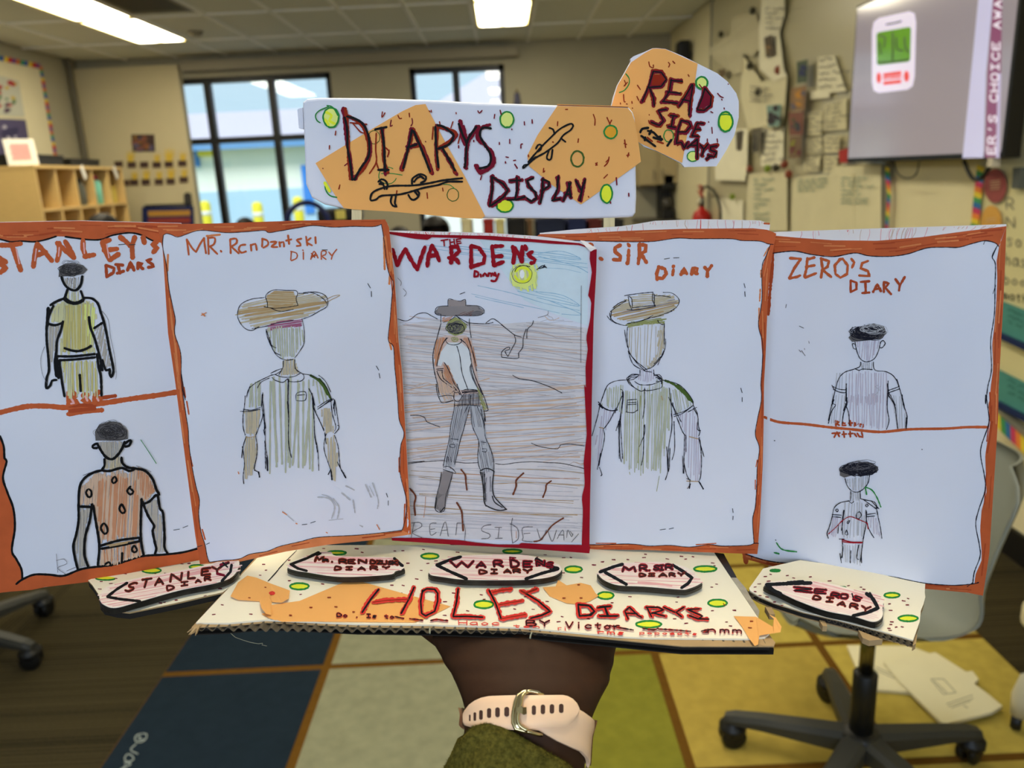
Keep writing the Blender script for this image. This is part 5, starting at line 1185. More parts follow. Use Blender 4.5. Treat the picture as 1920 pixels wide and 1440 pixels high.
mb.prism(v, [q + back * .012 for q in v], PAPER); mb.build('wrapped_box_fold', sign)

# ---- round sign behind
SR = vplane(1150, .5548, 1385, .5548)
rs = empty('round_sign', SR.p(1265, 250), 'rounded orange and white sign behind the right end of the long sign', 'sign')
ro = pc('C13', '590,108 680,115 850,185 1000,260 1200,360 1300,440 1390,560 1415,640 1415,800 1370,980 1290,1130 1190,1290 870,1298 840,1260 600,1140 470,1095 430,1060 200,900 140,690 160,600 200,480 280,340 335,240 330,215 360,190 460,150 550,110')
a = [SR.p(x, y) for x, y in ro]
mb = MB(); mb.prism(a, [v + back * .004 for v in a], PAPER); mb.build('board', rs)
pr = pc('C13', '590,112 680,118 1003,264 960,560 930,800 848,1255 600,1138 430,1058 200,900 143,690 203,482 338,250 470,160 552,114')
a = [SR.p(x, y, .0006) for x, y in pr]
mb = MB(); mb.prism(a, [v + back * .0004 for v in a], ORANGE_PAPER); mb.build('orange_patch', rs)
SR.bump = lambda x, y: .0009
mb = MB()
ring(mb, SR, 'C13', 1045, 455, 58, 60, 3.6, 'green', 'yellow_pale'); ring(mb, SR, 'C13', 1283, 843, 70, 98, 3.6, 'green', 'yellow'); ring(mb, SR, 'C13', 955, 1190, 55, 50, 2, 'green', 'yellow_pale'); ring(mb, SR, 'C13', 713, 985, 48, 60, 2, 'green')
draw(mb, SR, 'C13', 2, 'green', '285,365 318,410 315,470 270,530 220,552'); draw(mb, SR, 'C13', 2.4, 'green', '1235,775 1290,770 1335,780')
draw(mb, SR, 'C13', 2, 'brown_red', '515,245 525,290 560,305 560,275|710,250 725,270 712,298|755,238 775,260|400,478 430,522|395,590 415,632|262,570 268,640 280,645|345,640 348,660|230,655 232,668|290,665 298,668|350,706 352,710|908,372 918,390|270,430 285,470 265,490 300,450|512,830 520,860|518,772 520,778')
draw(mb, SR, 'C13', 2.2, 'maroon', '1203,560 1230,590 1260,603|1243,618 1248,628|1268,705 1270,718|1135,742 1155,755|1112,843 1115,850|1145,900 1150,960|1100,1015 1102,1070|1198,1015 1203,1050|1308,466 1310,470|1018,470 1050,510')
mb.build('rings_and_dashes', rs)['kind'] = 'stuff'
mb = MB()
RD = '560,340 520,470 450,640|560,340 640,350 690,420 640,490 520,500|520,500 560,600 570,680|740,420 720,540 660,640|730,430 850,440|700,545 830,560|650,640 800,660|950,470 880,590 820,690|955,480 930,640 915,780|850,620 930,640|1075,510 1050,600 1000,720|1075,510 1140,590 1130,680 1070,730 1000,725|690,720 610,730 640,790 660,840 620,880 540,850|760,780 740,890|730,780 800,790|710,890 780,900|840,830 805,930|840,830 915,850 935,890 885,945 800,945|1000,860 950,980|1000,860 1060,860|975,920 1030,920|945,985 1010,990|810,940 790,1060 840,1050 870,1110 900,1050|1000,1020 900,1100|1000,1020 1000,1210|920,1080 1000,1080|1030,1075 1065,1120 1105,1070|1065,1120 1045,1185|1195,1085 1130,1095 1135,1130 1195,1150 1170,1195 1105,1180|1090,1220 1130,1190'
for j in range(3):
    t = '|'.join(' '.join('%g,%g' % (x + random.uniform(-14, 14), y + random.uniform(-12, 12)) for x, y in (tuple(map(float, q.split(','))) for q in st.split())) for st in RD.split('|'))
    draw(mb, SR, 'C13', 6.6, 'brown_red' if j < 2 else 'maroon', t, False, rag=.25)
fill(mb, SR, pc('C13', '560,370 640,370 680,420 620,480 540,480'), 'brown_red'); fill(mb, SR, pc('C13', '1075,540 1120,600 1115,670 1060,715 1030,700'), 'maroon')
draw(mb, SR, 'C13', 2.8, 'black', RD, False)
draw(mb, SR, 'C13', 4.4, 'black', '430,950 450,915 510,905|440,985 500,1030 580,1090|505,935 560,950 600,990 650,1020|520,970 540,930|560,1000 640,1030|740,1025 700,1085|480,1000 475,1030|600,1010 630,990')
draw(mb, SR, 'C13', 3, 'brown_red', '600,1040 660,1060|500,1000 550,1040|770,960 775,985')
mb.build('lettering', rs)

# ================================================================ arm and hand under the base
SKIN = mat('skin_brown', (60, 38, 24), rough=0.6, noise=0.10, scale=120, bump=0.0005, spec=0.14, sss=0.04)
ST = [(1190, 982, 178, .4545), (1240, 991, 161, .4415), (1280, 998.5, 144.5, .431), (1310, 996, 130, .4245), (1340, 993, 119.5, .420), (1380, 985, 116, .416), (1460, 975, 120, .410), (1560, 962, 128, .402), (1800, 930, 150, .392)]
def stv(py):
    for i in range(len(ST) - 1):
        if py <= ST[i + 1][0] or i == len(ST) - 2:
            u = (py - ST[i][0]) / (ST[i + 1][0] - ST[i][0])
            return [ST[i][k] * (1 - u) + ST[i + 1][k] * u for k in (1, 2, 3)]
BW = .021
def wpt(t, py, off=0.0, hx=0.0):
    if py > 1800:   # the forearm runs on down towards the person holding the display
        return wpt(t, 1800, off, hx) + (M3 @ Vector((0, -.55, -.83))) * (py - 1800) * .0004
    cx, hw, z = stv(py)
    px = cx + (hw + off / z * F + hx) * cos(t)
    zc = z + BW - (BW + off) * sin(t)
    return D2W(rayD(px, py) * zc)
def wth(px, py, off=0.0):
    cx, hw, z = stv(py)
    return math.acos(max(-1, min(1, (px - cx) / (hw + off / z * F))))
NTH = 40
rings = []
def Dw(x, y, z): return D2W((x, y, z))
cx0, hw0, z0 = stv(1190)
def palm_ring(y, top, hw, b, cx, ty, tz):
    L = sqrt(ty * ty + tz * tz)
    return [Dw(cx + hw * cos(2 * pi * k / NTH), y + ty / L * (b - b * sin(2 * pi * k / NTH)), top + tz / L * (b - b * sin(2 * pi * k / NTH))) for k in range(NTH)]
rings += [palm_ring(.535, -.264, .020, .006, .008, 0, -1), palm_ring(.530, -.262, .036, .0095, .008, 0, -1), palm_ring(.515, -.2605, .042, .012, .008, 0, -1), palm_ring(.480, -.2600, .044, .014, .008, .05, -1), palm_ring(.450, -.2596, .048, .017, .007, .2, -1), palm_ring(.425, -.2596, .0525, .019, .006, .5, -1)]
for py in list(range(1195, 1500, 6)) + list(range(1500, 2421, 60)):
    rings.append([wpt(2 * pi * k / NTH, py, -.0008 * math.exp(-((py - 1262) / 7) ** 2) - .0006 * math.exp(-((py - 1228) / 6) ** 2)) for k in range(NTH)])
mb = MB()
vs = [v for r in rings for v in r]
fs = [(i * NTH + k, i * NTH + (k + 1) % NTH, (i + 1) * NTH + (k + 1) % NTH, (i + 1) * NTH + k) for i in range(len(rings) - 1) for k in range(NTH)]
fs += [tuple(range(NTH))[::-1], tuple((len(rings) - 1) * NTH + k for k in range(NTH))]
mb.add(vs, fs, SKIN)
def finger(base, tip, r0, r1, drop=.0):
    b, t = Vector(base), Vector(tip)
    pts = [b.lerp(t, u) + Vector((0, 0, -drop * sin(pi * u))) for u in (0, .2, .42, .5, .62, .8, .93, 1)]
    rr = [r0, r0, r0 * .95, r0 * .99, (r0 + r1) / 2, r1 * 1.02, r1 * .85, r1 * .35]
    mb.tube([D2W(p) for p in pts], rr, SKIN, 14)
finger((-.026, .505, -.2705), (-.050, .590, -.2695), .0092, .0076, .001)
finger((-.006, .515, -.2705), (-.012, .606, -.2695), .0095, .0078, .001)
finger((.016, .515, -.2705), (.022, .600, -.2695), .0092, .0076, .001)
finger((.038, .500, -.2700), (.056, .570, -.2690), .0083, .0068, .001)
finger((-.030, .430, -.279), (-.088, .490, -.2715), .0125, .0088, .003)
arm = empty('person', D2W((.0, .30, -.36)), 'brown forearm and wrist rising from below, hand flat under the cardboard base', 'person')
o = mb.build('body', arm, True)
rm = o.modifiers.new('remesh', 'REMESH'); rm.mode = 'VOXEL'; rm.voxel_size = .0016; rm.use_smooth_shade = True
sm_ = o.modifiers.new('smooth', 'SMOOTH'); sm_.factor = .5; sm_.iterations = 4
# sleeve
SLEEVE = mat('olive_fleece', (92, 84, 34), rough=1.0, noise=0.45, scale=420, bump=0.0012, spec=0.05)
def rimy(px):
    R = [(820, 1445), (837, 1408), (846, 1383), (867, 1362), (889, 1356), (911, 1358), (933, 1367), (955, 1375), (999, 1398), (1042, 1418), (1071, 1436), (1130, 1475)]
    if px <= R[0][0]: return R[0][1]
    for i in range(len(R) - 1):
        if px <= R[i + 1][0]:
            u = (px - R[i][0]) / (R[i + 1][0] - R[i][0]); return R[i][1] * (1 - u) + R[i + 1][1] * u
    return R[-1][1]
mb = MB()
NS, NR = 220, 90
def sl_pt(t, r, inner):
    cx, hw, z = stv(1420)
    off = .0060 + .0035 * max(0, -cos(t)) if not inner else .0026
    px = cx + (hw + off / z * F) * cos(t) - 6
    top = rimy(px) if sin(t) > 0 else 1462 + 20 * sin(t)
    if inner: top += 3
    py = top + r * (2400 - top)
    fold = .0012 * sin(5 * t + py * .02) * min(1, r * 16) + .0006 * sin(11 * t - py * .05)
    rnd = random.uniform(-1, 1) * (.00045 if not inner else 0)
    edge = -.0022 * max(0, 1 - r * 60) ** 2 if not inner else .0
    return wpt(t, py, off + fold + rnd + edge)
vo = [sl_pt(2 * pi * k / NS, (j / NR) ** 2.1, False) for j in range(NR + 1) for k in range(NS)]
vi = [sl_pt(2 * pi * k / NS, (j / NR) ** 2.1, True) for j in range(NR + 1) for k in range(NS)]
mb.add(vo, [(j * NS + k, j * NS + (k + 1) % NS, (j + 1) * NS + (k + 1) % NS, (j + 1) * NS + k) for j in range(NR) for k in range(NS)], SLEEVE)
n = len(vo)
mb.add(vo + vi, [(n + j * NS + k, n + (j + 1) * NS + k, n + (j + 1) * NS + (k + 1) % NS, n + j * NS + (k + 1) % NS) for j in range(NR) for k in range(NS)] + [(k, n + k, n + (k + 1) % NS, (k + 1) % NS) for k in range(NS)], SLEEVE)
o = mb.build('sleeve', arm, True); o['label'] = 'fuzzy dark olive sleeve cuff'
mb = MB()
for q in range(5200):
    t = random.uniform(.1, 3.05)
    r = random.random() ** 1.6 * .11
    p = sl_pt(t, r, False)
    d = (p - D2W(rayD(stv(1420)[0], 1500) * (stv(1420)[2] + BW))).normalized()
    d = (d + Vector((random.uniform(-.9, .9), random.uniform(-.9, .9), random.uniform(-.9, .9)))).normalized()
    s = Vector((random.uniform(-1, 1), random.uniform(-1, 1), random.uniform(-1, 1))).cross(d).normalized() * .00012
    L_ = random.uniform(.0006, .0016)
    mb.add([p - s, p + s, p + d * L_ * .6 + s * .5, p + d * L_], [(0, 1, 2, 3)], SLEEVE)
o = mb.build('fleece_pile', arm); o['kind'] = 'stuff'

# watch strap
BAND = mat('strap_blush', (244, 202, 164), rough=0.42, noise=0.02, spec=0.4, sss=0.05)
HOLE = mat('strap_hole', (70, 44, 34), rough=0.6)
GOLD = mat('buckle_gold', (214, 196, 150), rough=0.18, metal=1.0)
watch = empty('watch_strap', wpt(pi / 2, 1335, .002), 'pale pink perforated watch strap with a gold buckle around the wrist', 'watch strap')
def strip(fn_top, fn_bot, x0, x1, off, th, name, m, n=60, rows=8, tiproll=None):
    """strap section on the front of the wrist between two px edge functions"""
    mb = MB()
    vo, vi = [], []
    for i in range(n + 1):
        px = x0 + (x1 - x0) * i / n
        for j in range(rows + 1):
            v = j / rows
            py = fn_top(px) * (1 - v) + fn_bot(px) * v
            o_ = off(px) if callable(off) else off
            e = min(v, 1 - v)
            o_ -= .0006 * max(0, 1 - e * 8) ** 2
            t = wth(px, py, o_)
            vo.append(wpt(t, py, o_ + th)); vi.append(wpt(t, py, o_))
    w = rows + 1
    f = [(i * w + j, i * w + j + 1, (i + 1) * w + j + 1, (i + 1) * w + j) for i in range(n) for j in range(rows)]
    N = len(vo)
    mb.add(vo, f, m); mb.add(vi, [q[::-1] for q in f], m)
    edge = [j for j in range(w)] + [i * w + rows for i in range(1, n + 1)] + [n * w + j for j in range(rows - 1, -1, -1)] + [i * w for i in range(n - 1, 0, -1)]
    mb.add(vo + vi, [(edge[i], edge[(i + 1) % len(edge)], N + edge[(i + 1) % len(edge)], N + edge[i]) for i in range(len(edge))], m)
    return mb.build(name, watch, True)
def lerpf(P):
    def f(x):
        if x <= P[0][0]: return P[0][1]
        for i in range(len(P) - 1):
            if x <= P[i + 1][0]:
                u = (x - P[i][0]) / (P[i + 1][0] - P[i][0]); return P[i][1] * (1 - u) + P[i + 1][1] * u
        return P[-1][1]
    return f
topA = lerpf([(872, 1340), (876, 1332), (884, 1321), (894, 1313.5), (906, 1308), (920, 1305), (945, 1304), (966, 1303.5), (1053, 1303), (1062, 1305), (1071, 1310), (1079, 1319), (1083, 1329)])
botA = lerpf([(872, 1352), (876, 1360), (896, 1366), (933, 1368), (966, 1368.5), (1000, 1366), (1053, 1362.5), (1062, 1360), (1072, 1352), (1079, 1343), (1083, 1331)])
strip(topA, botA, 873, 1083, .0034, .0017, 'strap', BAND, 90, 10)
# long strap wrapping the right side and the back of the wrist
topB = lerpf([(960, 1311), (1050, 1318), (1075, 1326), (1090, 1335), (1103, 1345), (1114, 1356)])
botB = lerpf([(960, 1366), (1010, 1370), (1042, 1389), (1070, 1402), (1086, 1409), (1096, 1420), (1102, 1436), (1110, 1440)])
strip(topB, botB, 962, 1109, .0010, .0017, 'strap', BAND, 70, 10)
mb = MB()
vo, vi = [], []
for i in range(61):
    t = -.02 - (pi - .06) * i / 60
    u = i / 60
    a_, b_ = 1352 * (1 - u) + 1326 * u, 1438 * (1 - u) + 1358 * u
    for j in range(7):
        py = a_ + (b_ - a_) * j / 6
        vo.append(wpt(t, py, .0032)); vi.append(wpt(t, py, .0014))
f = [(i * 7 + j, i * 7 + j + 1, i * 7 + 8 + j, i * 7 + 7 + j) for i in range(60) for j in range(6)]
mb.add(vo, f, BAND); mb.add(vi, [q[::-1] for q in f], BAND)
mb.build('strap', watch, True)
def capsule(px, py, hx, hy, off, name, m, rot=0, depth=.0004, bev=0):
    pts = []
    for k in range(20):
        t = 2 * pi * k / 20
        x = hx * cos(t); y = (hy - hx) * (1 if sin(t) > 0 else -1) + hx * sin(t) * 1.0
        pts.append((px + x * cos(rot) - y * sin(rot), py + x * sin(rot) + y * cos(rot)))
    a = [wpt(wth(x, y, off), y, off) for x, y in pts]
    b = [wpt(wth(x, y, off), y, off - depth) for x, y in pts]
    mb = MB(); mb.prism(a, b, m); return mb.build(name, watch)
for x, y, hx, hy in ((880.5, 1346, 1.2, 6), (890, 1343.5, 2.2, 8), (901.5, 1340.5, 3.2, 9), (916.8, 1337, 3.8, 9.2), (932.7, 1335.5, 4.2, 9.2), (950, 1334.5, 4.6, 9.2), (1001, 1331.5, 4.0, 9), (1018, 1330, 4.2, 9), (1035, 1329.2, 4.2, 8.8), (1052.5, 1328.2, 4.2, 8.6)):
    capsule(x, y, hx, hy, .00535, 'strap_hole', HOLE)
# buckle
mb = MB()
fr = pc('C19', '1100,655 1040,630 980,620 930,622 890,640 860,680 845,740 832,820 830,890 840,930 875,955 950,965 1020,985 1090,1000')
mb.tube([wpt(wth(x, y, .006), y, .0062 - .003 * (abs(i - 6.5) / 6.5) ** 3) for i, (x, y) in enumerate(smooth(fr, 2.0)[::1] and resample(smooth(fr, 2), 14))], [.0010] * 14, GOLD, 8)
fr2 = pc('C19', '960,625 925,640 905,680 895,740 880,790 870,860 885,910 920,940 960,960')
mb.tube([wpt(wth(x, y, .0072), y, .0072) for x, y in resample(smooth(fr2, 2), 16)], .0010, GOLD, 8)
a_, b_ = resample(smooth(fr, 2), 24)[6:19], resample(smooth(fr2, 2), 13)
v = [wpt(wth(x, y, .0064), y, .0064) for x, y in a_] + [wpt(wth(x, y, .0071), y, .0071) for x, y in b_]
mb.add(v, [(i, i + 1, 13 + i + 1, 13 + i) for i in range(12)], GOLD)
mb.build('buckle', watch, True)
mb = MB()
q = pc('C19', '865,762 905,752 915,770 912,808 880,812 862,800')
a = [wpt(wth(x, y, .0084), y, .0084) for x, y in q]; b = [wpt(wth(x, y, .0084), y, .0056) for x, y in q]
mb.prism(a, b, GOLD)
q = pc('C19', '905,760 945,758 948,815 925,825 905,815')
a = [wpt(wth(x, y, .0070), y, .0070) for x, y in q]; b = [wpt(wth(x, y, .0070), y, .0052) for x, y in q]
mb.prism(a, b, mat('buckle_tongue', (120, 104, 70), rough=.3, metal=1.0))
mb.build('buckle_tongue', watch)

# ================================================================ the room
XL, XR, YB, YF, ZC = -4.35, 1.81, 8.8, -2.5, 2.75
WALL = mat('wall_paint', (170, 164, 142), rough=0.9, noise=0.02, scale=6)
WALLP = mat('wall_paint_pier', (204, 192, 156), rough=0.9, noise=0.02, scale=6)
BLACKF = mat('window_frame_black', (16, 17, 18), rough=0.4)
def st(o): o['kind'] = 'structure'; return o
def sbox(name, a, b, m, parent=None, bev=0):
    mb = MB(); mb.box(a, b, m, bev=bev)
    o = mb.build(name, parent)
    return o

# floor: dark ribbed carpet tiles
def carpet():
    m = bpy.data.materials.new('carpet_ribbed'); m.use_nodes = True
    nt = m.node_tree; b = nt.nodes['Principled BSDF']; b.inputs['Roughness'].default_value = 1
    b.inputs['Specular IOR Level'].default_value = .05
    tc = nt.nodes.new('ShaderNodeTexCoord'); sp = nt.nodes.new('ShaderNodeSeparateXYZ')
    nt.links.new(tc.outputs['Object'], sp.inputs[0])
    def math_(op, *ins):
        n = nt.nodes.new('ShaderNodeMath'); n.operation = op
        for i, v in enumerate(ins):
            if isinstance(v, (int, float)): n.inputs[i].default_value = v
            else: nt.links.new(v, n.inputs[i])
        return n.outputs[0]
    # direction switches between two tile columns
    sel = math_('LESS_THAN', sp.outputs[0], -1.72)
    along = math_('ADD', math_('MULTIPLY', sp.outputs[1], math_('SUBTRACT', 1, sel)), math_('MULTIPLY', sp.outputs[0], sel))
    nz = nt.nodes.new('ShaderNodeTexNoise'); nz.inputs['Scale'].default_value = 1; nz.noise_dimensions = '1D'; nz.inputs['Detail'].default_value = 3
    nt.links.new(math_('MULTIPLY', along, 9.0), nz.inputs['W'])
    nf = nt.nodes.new('ShaderNodeTexNoise'); nf.noise_dimensions = '1D'; nf.inputs['Scale'].default_value = 1; nf.inputs['Detail'].default_value = 2
    nt.links.new(math_('MULTIPLY', along, 110.0), nf.inputs['W'])
    n2 = nt.nodes.new('ShaderNodeTexNoise'); n2.inputs['Scale'].default_value = 160
    nt.links.new(tc.outputs['Object'], n2.inputs['Vector'])
    rib = math_('MULTIPLY', math_('SINE', math_('MULTIPLY', along, 420.0)), .10)
    val = math_('ADD', math_('ADD', math_('ADD', math_('MULTIPLY', nz.outputs[0], .55), .22), math_('MULTIPLY', nf.outputs[0], .5)), math_('ADD', rib, math_('MULTIPLY', n2.outputs[0], .35)))
    cr = nt.nodes.new('ShaderNodeValToRGB')
    cr.color_ramp.elements[0].position = .62; cr.color_ramp.elements[0].color = (lin(26), lin(24), lin(18), 1)
    cr.color_ramp.elements[1].position = 1.25 if False else 1.0; cr.color_ramp.elements[1].color = (lin(66), lin(59), lin(40), 1)
    nt.links.new(val, cr.inputs[0]); nt.links.new(cr.outputs[0], b.inputs['Base Color'])
    bp = nt.nodes.new('ShaderNodeBump'); bp.inputs['Distance'].default_value = .002; nt.links.new(val, bp.inputs['Height']); nt.links.new(bp.outputs[0], b.inputs['Normal'])
    return m
st(sbox('floor', (XL - .1, YF - .1, -.1), (XR + .1, YB + .15, 0), carpet()))

# ceiling: suspended grid, tiles as pieces
CT = mat('ceiling_tile', (228, 230, 222), rough=1, noise=0.03, scale=120, bump=0.0005, spec=.05)
TB = mat('ceiling_runner', (252, 252, 248), rough=.7)
mb = MB()
mb.box((XL - .1, YF - .1, ZC + .03), (XR + .1, YB + .15, ZC + .12), CT)
gx = [-.19 + k * .52 for k in range(-8, 4)]; gy = [7.86 - k * 1.105 for k in range(-1, 10)]
xs = [XL] + [x for x in gx if XL + .05 < x < XR - .05] + [XR]; ys = sorted([YF] + [y for y in gy if YF + .1 < y < YB - .1] + [YB])
for x in xs[1:-1]: mb.box((x - .016, YF, ZC - .006), (x + .016, YB, ZC + .03), TB)
for y in ys[1:-1]: mb.box((XL, y - .016, ZC - .006), (XR, y + .016, ZC + .03), TB)
ceil = st(mb.build('ceiling'))
LIGHTS = [(-.19, 5), (-.19, 6.755), (-.19, 5.65), (-3.31, 6.755), (-3.31, 5.65), (-3.31, 4.545), (-.19, 1.23), (-.19, .125), (-3.31, 1.23), (-1.75, -1.0), (-.19, 3.44), (-3.31, 2.335)]
LIGHTS = [(x, y) for x, y in LIGHTS if any(abs(y - q) < .02 for q in ys)]
VENT = (-2.79, 5.65)
tiles = {}
for i in range(len(xs) - 1):
    for j in range(len(ys) - 1):
        x0, x1, y0, y1 = xs[i], xs[i + 1], ys[j], ys[j + 1]
        if any(abs(x0 - a) < .05 and abs(y0 - b) < .05 for a, b in LIGHTS + [VENT]): continue
        key = (round(x1 - x0, 3), round(y1 - y0, 3))
        if key in tiles:
            o = tiles[key].copy(); COL.objects.link(o); o.location = (x0, y0, 0)
        else:
            mb = MB(); mb.box((.017, .017, ZC + .006), (x1 - x0 - .017, y1 - y0 - .017, ZC + .02), CT)
            o = mb.build('ceiling_tile'); o.parent = ceil; o.location = (x0, y0, 0); tiles[key] = o
DIFF = mat('diffuser', (255, 245, 216), rough=.5, emit=LAMP)
LF = mat('light_frame', (220, 208, 150), rough=.5)
names = {(-3.31, 6.755): 'ceiling light nearest the corner window, left of the room', (-3.31, 5.65): 'ceiling light cut by the top left edge of the photo', (-.19, 6.755): 'ceiling light above the long sign, near the window wall'}
for x, y in LIGHTS:
    x1, y1 = x + .52, y + 1.105
    r = empty('ceiling_light', (x + .26, y + .55, ZC), names.get((x, y), 'recessed ceiling light out of view'), 'ceiling light', 'recessed fluorescent ceiling lights')
    mb = MB()
    for a, b in (((x + .012, y + .012), (x + .04, y1 - .012)), ((x1 - .04, y + .012), (x1 - .012, y1 - .012)), ((x + .04, y + .012), (x1 - .04, y + .04)), ((x + .04, y1 - .04), (x1 - .04, y1 - .012))):
        mb.box((*a, ZC - .006), (*b, ZC + .03), LF)
    mb.build('frame', r)
    mb = MB()
    for h in (0, 1):
        xa, xb = x + .045 + h * .215, x + .045 + h * .215 + .21
        mb.add([(xa, y + .045, ZC + .004), (xb, y + .045, ZC + .004), (xb, y1 - .045, ZC + .004), (xa, y1 - .045, ZC + .004), (xa + .03, y + .08, ZC - .012), (xb - .03, y + .08, ZC - .012), (xb - .03, y1 - .08, ZC - .012), (xa + .03, y1 - .08, ZC - .012)],
               [(4, 7, 6, 5), (0, 4, 5, 1), (1, 5, 6, 2), (2, 6, 7, 3), (3, 7, 4, 0)], DIFF)
    mb.build('diffuser', r)
for (x, y), t in list(names.items()): pass
# vent and smoke detector
vx, vy = VENT
r = empty('ceiling_vent', (vx + .26, vy + .55, ZC), 'dark square air vent in the ceiling between the left lights and the window', 'vent')
mb = MB()
for a, b in (((vx + .012, vy + .2), (vx + .05, vy + .95)), ((vx + .47, vy + .2), (vx + .508, vy + .95)), ((vx + .05, vy + .2), (vx + .47, vy + .24)), ((vx + .05, vy + .91), (vx + .47, vy + .95))): mb.box((*a, ZC - .006), (*b, ZC + .02), mat('vent_frame', (140, 132, 112), .6))
mb.build('frame', r)
for k in range(12):
    y = vy + .26 + k * .055
    mb = MB(); mb.box((vx + .05, y, ZC - .002), (vx + .47, y + .02, ZC + .015), mat('vent_slat', (100, 94, 78), .6)); mb.build('slat', r)
p = atZ(366, 60, ZC)
mb = MB(); mb.lathe([(.001, -.035), (.045, -.033), (.06, -.015), (.065, 0)], mat('detector_plastic', (150, 142, 120), .5), (p.x, p.y, ZC)); o = mb.build('smoke_detector', None, True)
origin_to(o, (p.x, p.y, ZC)); tag(o, 'small round smoke detector on the ceiling near the left window', 'smoke detector')

# walls
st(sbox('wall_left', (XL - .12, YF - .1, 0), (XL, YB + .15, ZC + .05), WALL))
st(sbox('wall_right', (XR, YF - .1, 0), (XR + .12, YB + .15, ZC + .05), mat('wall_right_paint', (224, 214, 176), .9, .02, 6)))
def wx(px, py, Y=YB): return atY(px, py, Y)
w1l, w1r, w1t = wx(341, 260).x, wx(620, 150).x, wx(480, 141).z
w2l, w2r, w2t = wx(768, 150).x, wx(946, 150).x, wx(857, 124).z
SILL = .55
mb = MB()
Y0, Y1 = YB, YB + .16
for a, b in (((XL, 0), (w1l, ZC)), ((w1r, 0), (w2l, ZC)), ((w2r, 0), (XR, ZC)), ((w1l, 0), (w1r, SILL)), ((w2l, 0), (w2r, SILL)), ((w1l, w1t), (w1r, ZC)), ((w2l, w2t), (w2r, ZC))):
    mb.box((a[0], Y0, a[1]), (b[0], Y1, b[1] + (.05 if b[1] == ZC else 0)), WALL)
st(mb.build('wall_window_side'))
pier = wx(336, 150, YB - .1)
st(sbox('trim_1', (XL, YB - .1, 0), (pier.x, YB, wx(300, 122, YB - .1).z), WALLP))
a, b = wx(336, 122, YB - .14), wx(971, 79, YB - .14)
st(sbox('trim_2', (a.x, YB - .14, min(a.z, b.z) - .06), (b.x, YB, min(a.z, b.z) + .04), mat('shade_cassette', (150, 142, 122), .6), bev=.01))
# back wall behind the camera with its big window opening
mb = MB()
for a, b in (((XL, 0), (XR, 1.45)), ((XL, 2.62), (XR, ZC)), ((XL, 1.45), (-2.3, 2.62)), ((1.3, 1.45), (XR, 2.62))): mb.box((a[0], YF - .12, a[1]), (b[0], YF, b[1]), WALL)
st(mb.build('wall_camera_side'))
# conduit in the corner
p0, p1 = atX(141, 130, XL + .05), atX(168, 292, XL + .05)
mb = MB(); mb.tube([(XL + .05, YB - .25, ZC), (XL + .05, YB - .25, 0)], .03, mat('conduit', (104, 98, 82), .6), 10); st(mb.build('trim_3'))
# windows
GLASS = bpy.data.materials.new('window_glass'); GLASS.use_nodes = True
nt = GLASS.node_tree; nt.nodes.clear()
o_ = nt.nodes.new('ShaderNodeOutputMaterial'); m_ = nt.nodes.new('ShaderNodeMixShader'); t_ = nt.nodes.new('ShaderNodeBsdfTransparent'); g_ = nt.nodes.new('ShaderNodeBsdfGlossy')
t_.inputs[0].default_value = (.93, .97, 1, 1); g_.inputs['Roughness'].default_value = .02; m_.inputs[0].default_value = .07
nt.links.new(t_.outputs[0], m_.inputs[1]); nt.links.new(g_.outputs[0], m_.inputs[2]); nt.links.new(m_.outputs[0], o_.inputs[0])
def window(name, xl, xr, zt, zb, mull, trans):
    Y = YB + .03
    r = bpy.data.objects.new(name, None); COL.objects.link(r); r.location = ((xl + xr) / 2, Y, zb); r['kind'] = 'structure'
    mb = MB()
    t = .055
    for a, b in (((xl, zb), (xl + t, zt)), ((xr - t, zb), (xr, zt)), ((xl, zt - t), (xr, zt)), ((xl, zb), (xr, zb + t))): mb.box((a[0], Y, a[1]), (b[0], Y + .07, b[1]), BLACKF)
    mb.build('window_frame', r)
    for x in mull:
        mb = MB(); mb.box((x - .035, Y - .005, zb), (x + .035, Y + .075, zt), BLACKF); mb.build('mullion', r)
    for z in trans:
        mb = MB(); mb.box((xl, Y - .003, z - .03), (xr, Y + .073, z + .03), BLACKF); mb.build('transom', r)
    X = [xl] + mull + [xr]; Z = [zb] + trans + [zt]
    for i in range(len(X) - 1):
        for j in range(len(Z) - 1):
            mb = MB(); mb.box((X[i] + .03, Y + .032, Z[j] + .03), (X[i + 1] - .03, Y + .038, Z[j + 1] - .03), GLASS); mb.build('pane', r)
    return r
window('window_1', w1l, w1r, w1t, SILL, [wx(385, 160).x, wx(506, 160).x], [wx(440, 262).z])
window('window_2', w2l, w2r, w2t, SILL, [wx(855, 160).x], [wx(440, 262).z])

# outside
def xo(px, py, Y): return atY(px, py, Y)
GY = 24
zr = xo(450, 209, GY + 4).z; ze = xo(450, 270, GY).z
st(sbox('ground_outside', (-40, YB + .3, -.35), (25, 60, -.25), mat('pavement', (150, 152, 150), .9, .05, 3)))
mb = MB(); mb.box((-24, GY - 5.5, -.25), (-3.2, GY - 2.2, -.18), mat('grass', (150, 190, 100), 1, .15, 30)); o = mb.build('lawn_strip'); tag(o, 'green lawn strip in front of the white building outside', 'lawn'); origin_to(o, (-9, GY - 4, -.25))
bld = empty('building', (-9, GY, -.25), 'white school building with a blue band and grey roof outside the left window', 'building')
BW_ = mat('building_white', (236, 236, 224), .8, .02, 2); BB = mat('building_blue', (176, 206, 226), .7); RF = mat('roof_grey', (196, 188, 200), .8, .05, 8); RF2 = mat('roof_fascia', (104, 150, 200), .6)
bx0, bx1 = -16.0, xo(755, 150, GY).x
zb_ = xo(450, 357, GY).z
